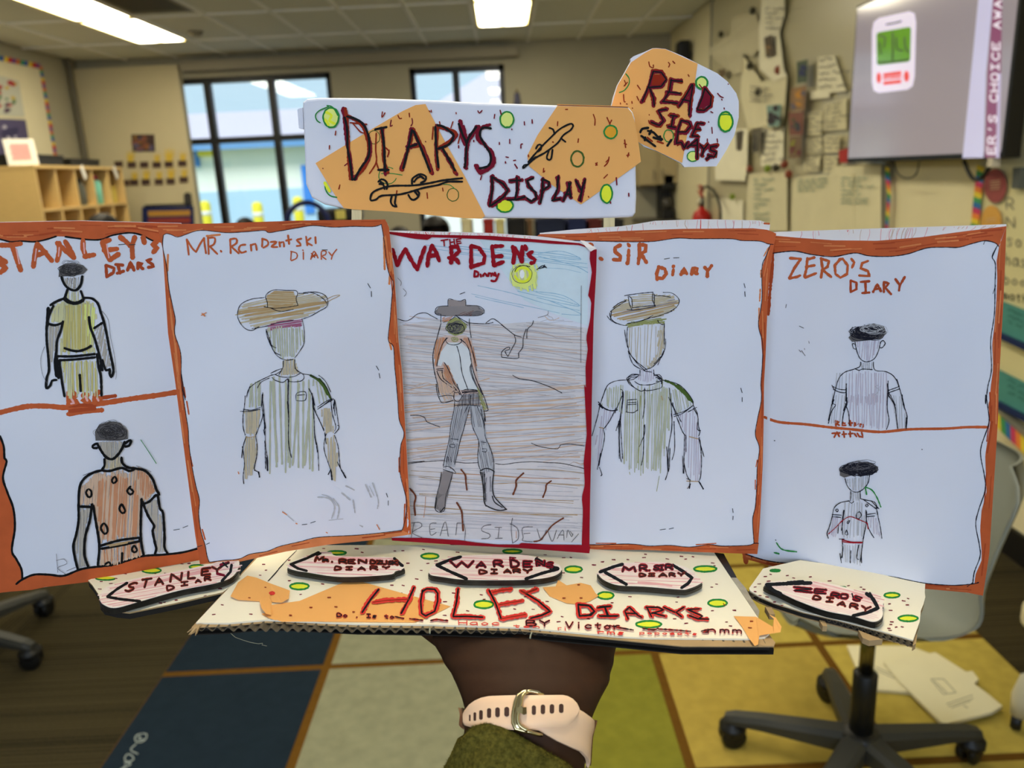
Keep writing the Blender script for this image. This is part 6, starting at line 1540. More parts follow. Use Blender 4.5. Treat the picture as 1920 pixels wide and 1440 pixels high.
mb = MB(); mb.box((bx0, GY, zb_), (bx1, GY + 8, ze), BW_); mb.build('wall', bld)
mb = MB(); mb.box((bx0, GY - .03, -.3), (bx1, GY + 8, zb_), BB); mb.build('blue_base', bld)
mb = MB(); mb.box((bx0, GY - .5, ze - .15), (bx1, GY - .42, ze + .12), RF2); mb.build('fascia', bld)
mb = MB(); mb.box((bx0, GY - .42, ze - .1), (bx1, GY, ze - .02), mat('soffit', (150, 150, 140), .8)); mb.build('soffit', bld)
mb = MB(); mb.add([(bx0, GY - .5, ze + .12), (bx1, GY - .5, ze + .12), (bx1, GY + 4, zr), (bx0, GY + 4, zr), (bx0, GY + 8.5, ze + .12), (bx1, GY + 8.5, ze + .12)], [(0, 1, 2, 3), (3, 2, 5, 4), (0, 3, 4), (1, 5, 2), (0, 4, 5, 1)], RF); mb.build('roof', bld)
a, b = xo(362, 275, GY - .1), xo(374, 312, GY - .1)
c = xo(396, 275, GY - .1)
mb = MB(); mb.box((a.x, GY - .12, b.z), (b.x, GY, a.z), mat('panel_blue', (40, 120, 190), .6)); mb.build('blue_panel', bld)
mb = MB(); mb.box((b.x, GY - .12, (a.z + b.z) / 2), (c.x, GY, a.z), mat('panel_yellow', (232, 214, 60), .6)); mb.build('yellow_panel', bld)
a, b = xo(563, 310, GY - .1), xo(590, 400, GY - .1)
mb = MB(); mb.box((a.x, GY - .08, b.z), (b.x, GY, a.z), mat('door_blue', (60, 130, 214), .6)); mb.build('blue_door', bld)
# second roof seen in the right window
G2 = 19
q0, q1, q2 = xo(764, 330, G2), xo(806, 130, G2 + 4), xo(765, 200, G2)
bl2 = empty('building', (xo(860, 300, G2).x, G2, -.25), 'grey-roofed building filling the right window', 'building')
x0_, x1_ = xo(755, 200, G2).x, 9
mb = MB(); mb.box((x0_, G2, -.3), (x1_, G2 + 7, 2.6), BW_); mb.build('wall', bl2)
zz = xo(790, 122, G2 + 4).z
mb = MB(); mb.add([(x0_, G2 - .5, 2.6), (x1_, G2 - .5, 2.6), (x1_, G2 + 4, zz), (x0_ + 2.4, G2 + 4, zz), (x0_, G2 + 7.5, 2.6), (x1_, G2 + 7.5, 2.6)], [(0, 1, 2, 3), (3, 2, 5, 4), (0, 3, 4), (1, 5, 2), (0, 4, 5, 1)], RF); mb.build('roof', bl2)
YEL = mat('bollard_yellow', (236, 220, 50), .5)
for i, (px, py, Y, lab) in enumerate(((383, 376, 17, 'yellow bollard outside, in the narrow left pane'), (481, 378, 17, 'yellow bollard outside, in the middle pane'), (557, 368, 17.5, 'yellow bollard outside, beside the blue hoop'))):
    p = xo(px, py, Y)
    mb = MB(); mb.lathe([(.11, -.25), (.11, p.z - .08), (.08, p.z - .02), (.001, p.z)], YEL, (p.x, Y, 0), 14)
    mb.lathe([(.112, p.z - .3), (.112, p.z - .22)], mat('bollard_band', (240, 240, 230), .4), (p.x, Y, 0), 14)
    o = mb.build('bollard', None, True); origin_to(o, (p.x, Y, -.25)); tag(o, lab, 'bollard', 'yellow bollards outside the window')

# ================================================================ rug, chairs, things on the floor
RC = [('rug_navy', (32, 43, 54)), ('rug_sage', (138, 138, 114)), ('rug_green', (126, 124, 46)), ('rug_gold', (182, 162, 78)), ('rug_gold_dark', (170, 148, 70))]
RM = [mat(n, c, 1.0, .12, 26, .0015, spec=.03) for n, c in RC]
RLINE = mat('rug_line', (100, 70, 26), 1.0, .1, 60, spec=.03)
RX = [-1.115, -.611, -.107, .397, .902, 1.405]
RY = [.61 + .505 * k for k in range(9)]
mb = MB(); mb.box((RX[0], RY[0], 0), (RX[-1], RY[-1], .008), RLINE, bev=.002)
rug = mb.build('rug'); origin_to(rug, (.145, RY[4], 0)); tag(rug, 'large classroom rug of navy, sage, green and gold squares with brown lines', 'rug')
for i in range(5):
    for j in range(8):
        mb = MB()
        l = RX[i] + (.004 if i == 0 else .013); r_ = RX[i + 1] - (.004 if i == 4 else .013)
        mb.box((l, RY[j] + .013, .0065), (r_, RY[j + 1] - .013, .0095), RM[i if i < 3 else 3 + (i + j) % 2])
        mb.build('rug_square', rug)
SRUG = Surf((0, 0, .0098), (0, 0, 1))
mb = MB()
W_ = mat('rug_print_white', (150, 160, 160), 1, spec=.03)
for s in ('795,885 765,900 760,925 790,935 820,915 825,890 795,885|790,900 780,920 805,918', '765,945 735,978 775,1000', '715,1000 740,1008 752,1030 722,1045 700,1030 715,1000|700,1048 735,1052', '735,1060 690,1080 660,1100|705,1062 690,1100'):
    for t in s.split('|'): ribbon(mb, SRUG, pc('C20', t), 2.2, W_, True, off=.0002)
mb.build('printed_mark', rug)

PL_BLACK = mat('plastic_black', (16, 16, 16), .45, spec=.4)
PL_GREY = mat('plastic_dark_grey', (50, 50, 46), .5, spec=.4)
CHROME = mat('chrome_post', (120, 116, 100), .25, metal=1)
SHELL = mat('shell_grey', (120, 124, 118), .5, .04, 8, spec=.35)
def node_chair(loc, rz, ang0, label, shellmat, back=0.0):
    r = empty('swivel_chair', loc, label, 'chair', 'swivel chairs on five-star bases', rz)
    def part(mb, name, sm_=False): return mb.build(name, r, sm_, world=False)
    for k in range(5):
        a = ang0 + k * 2 * pi / 5
        d = Vector((cos(a), sin(a), 0)); n_ = Vector((-sin(a), cos(a), 0))
        mb = MB()
        secs = [(.03, .030, .085, .135), (.12, .027, .082, .122), (.22, .023, .078, .108), (.29, .021, .072, .095), (.315, .016, .070, .086)]
        vs, fs = [], []
        for (s, w, z0, z1) in secs:
            c = d * s
            vs += [c + n_ * w + Vector((0, 0, z0)), c + n_ * w + Vector((0, 0, z1 - .012)), c + n_ * w * .6 + Vector((0, 0, z1)), c - n_ * w * .6 + Vector((0, 0, z1)), c - n_ * w + Vector((0, 0, z1 - .012)), c - n_ * w + Vector((0, 0, z0))]
        for i in range(len(secs) - 1):
            for q in range(6): fs.append((i * 6 + q, i * 6 + (q + 1) % 6, i * 6 + 6 + (q + 1) % 6, i * 6 + 6 + q))
        fs += [(5, 4, 3, 2, 1, 0), tuple(24 + q for q in range(6))]
        mb.add(vs, fs, PL_GREY); leg = part(mb, 'leg')
        mb = MB()
        c = d * .295
        R = Matrix.Translation(c + Vector((0, 0, .031))) @ Matrix.Rotation(a + .5, 4, 'Z') @ Matrix.Rotation(pi / 2, 4, 'X')
        for off in (-.014, .014): mb.lathe([(.001, off - .009), (.026, off - .009), (.031, off - .005), (.031, off + .005), (.026, off + .009), (.001, off + .009)], PL_BLACK, n=18, T=R)
        mb.lathe([(.001, .028), (.02, .030), (.034, .045), (.034, .06), (.012, .068), (.012, .075)], PL_BLACK, (c.x, c.y, 0), 14)
        cs = mb.build('caster', leg, True, world=False)
    mb = MB(); mb.lathe([(.035, .075), (.045, .09), (.045, .13), (.032, .14)], PL_BLACK, n=20); part(mb, 'hub', True)
    mb = MB(); mb.lathe([(.027, .10), (.027, .29), (.022, .295), (.001, .295)], PL_BLACK, n=20); part(mb, 'post_sleeve', True)
    mb = MB(); mb.lathe([(.0165, .28), (.0165, .44)], CHROME, n=20); o = part(mb, 'gas_post', True); o['label'] = 'chrome post'
    mb = MB(); mb.box((-.09, -.06, .42), (.09, .06, .447), PL_BLACK, bev=.01); mb.box((-.02, .05, .405), (.0, .2, .413), PL_BLACK); part(mb, 'seat_mechanism')
    # bucket shell
    P = [(-.20, .462), (-.18, .468), (-.10, .464), (0, .456), (.08, .456), (.115, .47), (.15, .51), (.18, .58), (.21, .68), (.245, .78), (.262, .83)]
    prof = resample(smooth(P, .02), 28)
    vs, fs = [], []
    NU = 20
    for i, (x, z) in enumerate(prof):
        t = i / 27
        w = .185 * (1 - .10 * (1 - t) ** 6) * (1 - .2 * max(0, t - .55))
        if t > .9: w *= sqrt(max(0, 1 - ((t - .9) / .13) ** 2))
        if t < .08: w *= sqrt(max(0.2, 1 - ((.08 - t) / .1) ** 2))
        for j in range(NU + 1):
            u = -1 + 2 * j / NU
            lift = .045 * abs(u) ** 3
            s = min(max((t - .45) / .2, 0), 1)
            vs.append((x - lift * 1.4 * s, w * u, z + lift * (1 - s)))
    N = len(vs)
    vs += [(x + .008 * (1 if z > .5 else 0), y, z - .009 * (1 if z <= .5 else .2)) for x, y, z in vs]
    for i in range(27):
        for j in range(NU):
            a = i * (NU + 1) + j
            fs.append((a, a + 1, a + NU + 2, a + NU + 1)); fs.append((N + a, N + a + NU + 1, N + a + NU + 2, N + a + 1))
    edge = [j for j in range(NU + 1)] + [i * (NU + 1) + NU for i in range(1, 28)] + [27 * (NU + 1) + j for j in range(NU - 1, -1, -1)] + [i * (NU + 1) for i in range(26, 0, -1)]
    fs += [(edge[i], edge[(i + 1) % len(edge)], N + edge[(i + 1) % len(edge)], N + edge[i]) for i in range(len(edge))]
    mb = MB(); mb.add(vs, fs, shellmat); part(mb, 'seat_shell', True)
    return r
c1 = atZ(1612, 1400, .10)
t1 = atZ(1402, 1352, .09)
a1 = atan2(t1.y - c1.y, t1.x - c1.x)
node_chair((c1.x, c1.y, .0095), 0, a1, 'grey bucket chair on a black five-star base on the gold squares, right of the wrist', SHELL)
c2 = atZ(-95, 1185, .10); t2 = atZ(112, 1225, .06)
node_chair((c2.x, c2.y, 0), .6, atan2(t2.y - c2.y, t2.x - c2.x) - .6, 'dark chair base on the brown carpet at the left edge', mat('shell_dark', (38, 38, 40), .5))

BAG = mat('bag_paper', (226, 218, 184), .85, .03, 12, .001)
def bag(px, z, label, lines):
    S = Surf((0, 0, z), (0, 0, 1))
    a = [S.p(x, y) for x, y in px]
    mb = MB(); mb.prism(a, [v - Vector((0, 0, .009)) for v in a], BAG)
    c = sum(a, Vector()) / len(a)
    r = empty('paper_bag', (c.x, c.y, z - .009), label, 'paper bag', 'white paper bags on the rug')
    mb.build('bag', r)
    mb = MB()
    for s in lines:
        ribbon(mb, S, pc('C21', s), 1.6, mat('bag_print', (150, 146, 120), .9), False, off=.0003)
    if lines: mb.build('printing', r)
    mb = MB(); f_ = [a[0].lerp(a[1], .0), a[1]]
bag(pc('C21', '822,496 1215,500 1330,545 1330,640 1270,790 975,768 900,680'), .020, 'white paper bag lying under the other bag, behind the chair post', ['980,640 1160,720', '1000,630 1150,700'])
bag(pc('C21', '1050,600 1180,570 1370,540 1560,660 1600,655 1638,705 1610,735 1700,800 1785,870 1720,910 1420,985 1150,720'), .031, 'white paper bag on top with a faint printed panel, right of the chair post', ['1340,705 1420,705 1500,790 1420,800 1340,705', '1360,715 1440,790', '1440,860 1600,805', '1450,875 1605,825', '1470,885 1590,840', '1545,870 1570,885'])
# rolling cart corner at the right edge
p = atZ(1903, 1372, .0)
cart = empty('rolling_cart', (p.x + .08, p.y, 0), 'white moulded leg of a rolling cart with a black caster at the right edge', 'cart')
WP = mat('plastic_white', (208, 200, 170), .5)
mb = MB(); mb.tube([(p.x + .004, p.y, .05), (p.x + .01, p.y, .10), (p.x + .03, p.y, .14), (p.x + .08, p.y + .02, .155), (p.x + .2, p.y + .04, .16)], [.02, .028, .034, .038, .04], WP, 14); mb.build('leg', cart, True)
mb = MB(); R = Matrix.Translation((p.x, p.y, .024 + .0095)) @ Matrix.Rotation(.9, 4, 'Z') @ Matrix.Rotation(pi / 2, 4, 'X')
mb.lathe([(.001, -.012), (.02, -.012), (.024, -.006), (.024, .006), (.02, .012), (.001, .012)], PL_BLACK, n=20, T=R); mb.build('caster', cart, True)
mb = MB(); mb.box((p.x + .18, p.y - .02, .12), (p.x + .38, p.y + .3, .20), WP, bev=.02); mb.build('body', cart)

# ================================================================ left wall board and shelf
def wallpoly(S, px, name, m, parent=None, off=.004, th=.003, curl=None):
    a = [S.p(x, y, off + (curl[i] if curl else 0)) for i, (x, y) in enumerate(px)]
    mb = MB(); mb.prism(a, [v - S.nf * th for v in a], m)
    return mb.build(name, parent)
SLW = Surf((XL, 0, 0), (1, 0, 0)); SLW.nf = Vector((1, 0, 0)); SLW.perp = True
SRW = Surf((XR, 0, 0), (-1, 0, 0)); SRW.nf = Vector((-1, 0, 0)); SRW.perp = True
SBW = Surf((0, YB - .1, 0), (0, -1, 0)); SBW.nf = Vector((0, -1, 0)); SBW.perp = True
def lbl(o, c, label, cat, group=None):
    origin_to(o, c) if o.type == 'MESH' and not o.parent else None
    return tag(o, label, cat, group)
def cent(S, px): return S.p(sum(p[0] for p in px) / len(px), sum(p[1] for p in px) / len(px))
P = pc('P', '-120,85 77,124 104,295 -120,300')
bb = empty('bulletin_board', cent(SLW, P), 'cream bulletin board with a striped colourful scalloped border on the left wall', 'bulletin board')
wallpoly(SLW, P, 'panel', mat('board_cream', (226, 216, 182), .9, .02, 8), bb, .02, .018)
BCOL = [(200, 50, 50), (230, 200, 60), (60, 90, 170), (60, 150, 110), (210, 110, 50), (120, 70, 140)]
mb = MB()
edge = resample(pc('P', '-30,102 76,124'), 15) + resample(pc('P', '76,124 104,292'), 26)[1:]
for i in range(len(edge) - 1):
    a, b = edge[i], edge[i + 1]
    w = 9
    if i < 14: q = [(a[0], a[1] - 4), (b[0], b[1] - 4), (b[0] - 1, b[1] + 5), (a[0] - 1, a[1] + 5)]
    else: q = [(a[0] - 3, a[1]), (a[0] + 3, a[1] + 1), (b[0] + 3, b[1] + 1), (b[0] - 3, b[1])]
    v = [SLW.p(x, y, .024) for x, y in q]
    m = mat('border_%d' % (i % 6), BCOL[(i * 5) % 6], .8)
    mb.add(v, [(0, 1, 2, 3)], m)
mb.build('striped_border', bb)
def poster(S, px, label, base, blobs, off=.03, cat='poster', group=None, name='poster', seed=0, th=.002):
    a = [S.p(x, y, off) for x, y in px]
    mb = MB(); mb.prism(a, [v - S.nf * th for v in a], mat('poster_%s' % '_'.join(map(str, base)), base, .7))
    rnd = random.Random(seed)
    x0, x1 = min(p[0] for p in px), max(p[0] for p in px); y0, y1 = min(p[1] for p in px), max(p[1] for p in px)
    for col, n, sz in blobs:
        m = mat('print_%s' % '_'.join(map(str, col)), col, .7)
        for k in range(n):
            u, v = rnd.uniform(.15, .85), rnd.uniform(.12, .88)
            c = (px[0][0] * (1 - u) * (1 - v) + px[1][0] * u * (1 - v) + px[2][0] * u * v + px[3 % len(px)][0] * (1 - u) * v, px[0][1] * (1 - u) * (1 - v) + px[1][1] * u * (1 - v) + px[2][1] * u * v + px[3 % len(px)][1] * (1 - u) * v)
            e = ellipse(c[0], c[1], sz * rnd.uniform(.5, 1.1), sz * rnd.uniform(.3, .8), 9, .2, rnd.uniform(0, 6), rnd.uniform(-.5, .5))
            vv = [S.p(x, y, off + .002 + .0004 * k) for x, y in e]
            mb.add(vv, tessellate_polygon([vv]), m)
    o = mb.build(name)
    origin_to(o, cent(S, px)); return tag(o, label, cat, group)
poster(SLW, pc('C22', '-60,470 120,520 160,750 -60,740'), 'poster with red and green shapes on the left board, upper', (196, 196, 180), [((170, 60, 60), 6, 8), ((80, 120, 80), 5, 6), ((90, 70, 90), 4, 7), ((200, 170, 70), 3, 6)], seed=1)
poster(SLW, pc('C22', '-60,760 165,770 200,990 -60,1000'), 'dark purple poster on the left board, lower', (84, 78, 112), [((60, 56, 90), 5, 12), ((180, 176, 196), 6, 5)], seed=2)

Pn, Pf_ = atY(62, 308, 6.3), atY(229, 320, 8.0)
Pn.z = Pf_.z = 1.67
ex = (Pf_ - Pn); LEN = ex.length; ex.normalize()
ey = Vector((-ex.y, ex.x, 0))
if ey.x > 0: ey = -ey
TS = Matrix(((ex.x, ey.x, 0, Pn.x), (ex.y, ey.y, 0, Pn.y), (0, 0, 1, 0), (0, 0, 0, 1)))
WOOD = mat('shelf_maple', (214, 180, 116), .55, .05, 14, stretch=(1, 1, 6))
WOODB = mat('shelf_maple_back', (196, 160, 98), .6, .05, 14)
DEP = min(.38, (Pf_.x - XL - .02))
shelf = empty('cube_shelf', TS @ Vector((LEN / 2, DEP / 2, 0)), 'tall maple cubby shelf with five columns of square openings by the left wall', 'shelf')
cw = (LEN - .02) / 5; rh = 1.65 / 5
def sp(name, a, b, m=WOOD):
    mb = MB(); mb.box(a, b, m, TS); return mb.build(name, shelf)
sp('side_panel', (0, 0, 0), (.025, DEP, 1.65)); sp('side_panel', (LEN - .025, 0, 0), (LEN, DEP, 1.65)); sp('top_panel', (-.005, -.005, 1.645), (LEN + .005, DEP, 1.67)); sp('back_panel', (.02, DEP - .01, .02), (LEN - .02, DEP, 1.65), WOODB)
for k in range(1, 5): sp('divider', (k * LEN / 5 - .011, .003, .02), (k * LEN / 5 + .011, DEP - .01, 1.645))
for k in range(5): sp('shelf_board', (.025, .004, k * .329 + (0 if k else .0)), (LEN - .025, DEP - .01, k * .329 + .022))
def cub(col, row, u=.5): return TS @ Vector(((col + u) * LEN / 5, .085, (4 - row) * .329 + .022))
def bottle(col, row, r_, h, m, capm, label, cat='bottle', name='water_bottle', u=.5):
    p = cub(col, row, u)
    t = empty(name, p, label, cat, 'drink bottles in the cubby shelf')
    mb = MB(); mb.lathe([(r_ * .9, 0), (r_, .01), (r_, h * .74), (r_ * .55, h * .84)], m, p, 16); mb.build('bottle_body', t, True)
    mb = MB(); mb.lathe([(r_ * .58, h * .83), (r_ * .58, h * .97), (r_ * .3, h), (.001, h)], capm, p, 16); mb.build('cap', t, True)
bottle(2, 0, .055, .23, mat('bottle_grey', (92, 92, 82), .5), mat('bottle_grey_cap', (70, 70, 66), .5), 'grey bottle in the third top cubby of the maple shelf', u=.6)
bottle(3, 0, .055, .26, mat('bottle_teal', (120, 190, 170), .4), mat('cap_pink', (214, 80, 110), .5), 'teal bottle with a pink cap in the fourth top cubby', u=.6)
bottle(3, 1, .04, .27, mat('bottle_orange', (206, 110, 60), .4), mat('cap_red', (190, 60, 50), .5), 'orange bottle in the second row of cubbies, below the teal bottle', u=.35)
p = cub(0, 0, .3)
mb = MB(); mb.lathe([(.035, 0), (.045, .05), (.045, .09), (.03, .1), (.03, .02), (.001, .02)], mat('cup_navy', (60, 50, 110), .6), p, 14); o = mb.build('cup', None, True); origin_to(o, p); tag(o, 'small dark blue cup in the first cubby of the maple shelf', 'cup')
p = cub(4, 0, .35)
mb = MB(); mb.box(p + Vector((-.06, -.06, 0)), p + Vector((.06, .06, .15)), mat('box_yellow', (206, 180, 80), .8), bev=.004); mb.box(p + Vector((-.063, -.063, .12)), p + Vector((.063, .063, .155)), mat('box_yellow_lid', (190, 160, 66), .8), bev=.004); o = mb.build('box'); origin_to(o, p); tag(o, 'small yellow lidded box in the last top cubby', 'box')
# trays, card, tags on the shelf
TRAY = mat('tray_black', (30, 30, 28), .5)
def tray(x0, x1, h, label):
    c = TS @ Vector(((x0 + x1) / 2, DEP * .45, 1.67))
    t = empty('tray', c, label, 'tray', 'black trays on top of the maple shelf')
    mb = MB()
    y0, y1 = .14, DEP - .03
    for a, b in (((x0, y0, 1.67), (x1, y1, 1.68)), ((x0, y0, 1.67), (x0 + .012, y1, 1.67 + h)), ((x1 - .012, y0, 1.67), (x1, y1, 1.67 + h)), ((x0, y0, 1.67), (x1, y0 + .012, 1.67 + h)), ((x0, y1 - .012, 1.67), (x1, y1, 1.67 + h))): mb.box(a, b, TRAY, TS)
    mb.build('tray_box', t)
    mb = MB(); mb.box((x0 - .008, y0 - .008, 1.67 + h - .012), (x1 + .008, y1 + .008, 1.67 + h + .008), TRAY, TS, bev=.004); mb.build('lid', t)
tray(.12, .82, .085, 'larger black lidded tray on the maple shelf, beside the white card'); tray(.95, 1.55, .065, 'smaller black lidded tray on the far end of the maple shelf')
card_ = empty('card', TS @ Vector((-.1, .03, 1.67)), 'white card with a pink print propped on the maple shelf', 'card')
T2 = TS @ Matrix.Translation((.06, .09, 1.672)) @ Matrix.Rotation(radians(-52), 4, 'Z') @ Matrix.Rotation(radians(-12), 4, 'X')
mb = MB(); mb.box((-.11, 0, 0), (.10, .004, .2), mat('card_white', (238, 232, 220), .7), T2); mb.build('card_sheet', card_)
mb = MB(); 
for k in range(9): mb.box((-.075 + .004 * (k % 3), -.002, .04 + k * .014), (.06 - .006 * (k % 2), 0, .049 + k * .014), mat('card_pink', (224, 140, 140), .8), T2)
mb.build('print', card_)
for i, (x, l) in enumerate(((.83, 'white tag hanging from the near tray on the maple shelf'), (1.52, 'white tag hanging from the far tray on the maple shelf'))):
    T2 = TS @ Matrix.Translation((x, -.012, 1.60)) @ Matrix.Rotation(radians(-25), 4, 'Y')
    mb = MB(); mb.box((-.03, 0, -.04), (.03, .003, .075), mat('card_white', (238, 232, 220), .7), T2); o = mb.build('tag'); origin_to(o, T2 @ Vector((0, 0, 0))); tag(o, l, 'tag', 'white tags hanging from the shelf')

# posters and hand cards on the pier
poster(SBW, pc('P', '246,252 289,252 291,284 249,284'), 'dark brown poster with faint coloured lettering above the small cards', (72, 54, 50), [((130, 80, 60), 5, 8), ((90, 84, 110), 4, 8), ((150, 110, 50), 3, 5)], .012, seed=5)
CARDM = mat('card_dark', (70, 52, 50), .8); CARDR = mat('card_rim', (150, 126, 90), .8); HANDM = mat('hand_yellow', (214, 182, 70), .8)
def deco_card(x, y, k, w=17, h=12):
    q = [(x - w / 2, y - h / 2), (x + w / 2, y - h / 2 - .5), (x + w / 2 + .5, y + h / 2), (x - w / 2 + .5, y + h / 2 + .5)]
    a = [SBW.p(u, v, .008) for u, v in q]
    mb = MB(); mb.prism(a, [v + Vector((0, .003, 0)) for v in a], CARDR)
    q2 = [(x + (u - x) * .86, y + (v - y) * .8) for u, v in q]
    a = [SBW.p(u, v, .0095) for u, v in q2]; mb.add(a, [(0, 1, 2, 3)], CARDM)
    o = mb.build('small_card'); origin_to(o, SBW.p(x, y, .0)); return o
def hand_cut(x, y, s, k):
    pts = []
    for i in range(5):
        a = radians(-150 + i * 30 + (k % 3) * 4)
        r = s * (1.0 if i not in (0, 4) else .75)
        pts += [(x + cos(a - .18) * s * .45, y + sin(a - .18) * s * .45), (x + cos(a - .08) * r, y + sin(a - .08) * r), (x + cos(a + .08) * r, y + sin(a + .08) * r), (x + cos(a + .18) * s * .45, y + sin(a + .18) * s * .45)]
    pts += [(x + s * .4, y + s * .5), (x - s * .4, y + s * .5)]
    a = [SBW.p(u, v, .013) for u, v in pts]
    mb = MB(); mb.prism(a, [v + Vector((0, .002, 0)) for v in a], HANDM)
    o = mb.build('paper_hand'); origin_to(o, SBW.p(x, y, 0)); return o
ordn = ['first', 'second', 'third', 'fourth', 'fifth', 'sixth']
for row, (ys_, cxs) in enumerate((((308, 309, 309, 309, 308, 306.5), (222, 246.5, 270, 293.5, 316, 341.5)), ((343, 342, 341.5, 341, 340, 337), (234, 251, 273, 297.5, 319.5, 344)))):
    for i, (x, y) in enumerate(zip(cxs, ys_)):
        tag(deco_card(x, y, i), '%s small dark card from the left in the %s row beside the window' % (ordn[i], ('upper', 'lower')[row]), 'card', 'small dark cards on the pier')
        if (row, i) in ((0, 1), (0, 3), (0, 4), (0, 5), (1, 1), (1, 2), (1, 3), (1, 4), (1, 5)):
            s = {(0, 4): 13, (0, 1): 11, (1, 2): 10, (1, 4): 11}.get((row, i), 8.5)
            tag(hand_cut(x + (4 if (row, i) == (0, 1) else 1) - (6 if (row, i) == (0, 1) else 0), y - 6 - s * .6, s * 1.25, i), 'yellow paper hand above the %s dark card of the %s row' % (ordn[i], ('upper', 'lower')[row]), 'paper hand', 'yellow paper hands above the cards')
pcx = pc('P', '266,388 362,386 366,470 268,474')
ch = empty('pocket_chart', cent(SBW, pcx), 'blue-framed pocket chart with gold strips hanging below the dark cards', 'pocket chart')
wallpoly(SBW, pcx, 'backing', mat('chart_blue', (32, 44, 92), .8), ch, .02, .01)
for k in range(5):
    y = 396 + k * 14
    wallpoly(SBW, pc('P', '277,%d 356,%d 357,%d 278,%d' % (y, y - 2, y + 8, y + 10)), 'strip', mat('chart_gold' if k % 2 == 0 else 'chart_red', (190, 140, 60) if k % 2 == 0 else (150, 60, 50), .8), ch, .024, .003)
wallpoly(SBW, pc('P', '271,384 360,381 360,384 271,388'), 'hanging_rod', mat('rod_dark', (44, 44, 48), .5), ch, .03, .012)
q = pc('C22', '1180,1250 1200,1235 1225,1245 1232,1310 1215,1325 1185,1320')
o = wallpoly(SBW, q, 'paddle', mat('paddle_dark', (58, 56, 54), .7), None, .02, .015); origin_to(o, cent(SBW, q)); tag(o, 'dark rounded paddle hanging at the window jamb above the blue chart', 'paddle')

# ================================================================ back of the room
CAB = mat('cabinet_tan', (176, 160, 122), .6, .03, 10)
a, b = atY(1197, 262, 8.4), atY(1296, 344, 8.4)
cab = empty('wall_cabinet', ((a.x + b.x) / 2, 8.6, b.z), 'tan two-door wall cabinet in the far right corner', 'cabinet')
mb = MB(); mb.box((a.x, 8.42, b.z), (min(b.x, XR), 8.8, a.z + .12), CAB); mb.build('carcass', cab)
xm = (a.x + min(b.x, XR)) / 2
for x0, x1 in ((a.x + .01, xm - .004), (xm + .004, min(b.x, XR) - .01)):
    mb = MB(); mb.box((x0, 8.4, b.z + .01), (x1, 8.42, a.z + .11), CAB, bev=.003); d = mb.build('door', cab)
    hx_ = x1 - .04 if x0 < xm - .1 else x0 + .04
    mb = MB(); mb.tube([(hx_, 8.4, b.z + .05), (hx_, 8.38, b.z + .06), (hx_, 8.38, b.z + .14), (hx_, 8.4, b.z + .15)], .005, mat('handle_steel', (120, 116, 104), .3, metal=1), 8); mb.build('handle', d)
x0 = atY(1203, 380, 8.3).x
ctr = empty('base_cabinet', ((x0 + XR) / 2, 8.5, 0), 'low cabinet under the wall cabinet in the far right corner', 'cabinet')
mb = MB(); mb.box((x0, 8.25, .1), (XR, 8.8, .87), CAB); mb.build('carcass', ctr)
mb = MB(); mb.box((x0 - .02, 8.22, .87), (XR, 8.8, .90), mat('counter_grey', (90, 86, 76), .5), bev=.004); mb.build('worktop', ctr)
xq = (x0 + XR) / 2
for u, v in ((x0 + .01, xq - .004), (xq + .004, XR - .01)):
    mb = MB(); mb.box((u, 8.23, .12), (v, 8.25, .86), CAB, bev=.003); mb.build('door', ctr)
a, b = atY(1243, 352, 8.4), atY(1286, 352, 8.4)
b.x = min(b.x, XR - .03)
mw = empty('coffee_machine', ((a.x + b.x) / 2, 8.55, .9), 'black machine on the far counter under the wall cabinet', 'machine')
mb = MB(); mb.box((a.x, 8.4, .9), (b.x, 8.75, 1.0), PL_BLACK, bev=.01); mb.box((a.x, 8.6, .95), (b.x, 8.75, 1.34), PL_BLACK, bev=.01); mb.box((a.x, 8.4, 1.2), (b.x, 8.75, 1.36), PL_BLACK, bev=.015); mb.build('housing', mw)
mb = MB(); mb.lathe([(.05, 0), (.06, .05), (.05, .12)], mat('jug_glass', (70, 66, 60), .2), ((a.x + b.x) / 2, 8.5, 1.0), 16); mb.build('jug', mw, True)
# furled flag
p = atY(969, 168, 8.4)
fl = empty('flag', (p.x, 8.4, 0), 'furled dark flag on a pole showing just above the long sign', 'flag')
mb = MB(); mb.tube([(p.x, 8.4, .02), (p.x, 8.4, p.z)], .012, mat('pole_brass', (140, 120, 70), .4, metal=.8), 10); mb.lathe([(.14, 0), (.14, .02), (.03, .05)], PL_BLACK, (p.x, 8.4, 0), 20); mb.build('pole', fl, True)
mb = MB()
v, f = [], []
for i in range(14):
    z = p.z - .03 - i * .09; r_ = .02 + .035 * min(1, i / 4)
    for k in range(20):
        t = 2 * pi * k / 20; rr = r_ * (1 + .35 * sin(4 * t + i * .3))
        v.append((p.x + rr * cos(t), 8.4 + rr * sin(t), z))
for i in range(13):
    for k in range(20): f.append((i * 20 + k, i * 20 + (k + 1) % 20, (i + 1) * 20 + (k + 1) % 20, (i + 1) * 20 + k))
mb.add(v, f, mat('flag_cloth', (70, 70, 90), .9)); mb.build('cloth', fl, True)
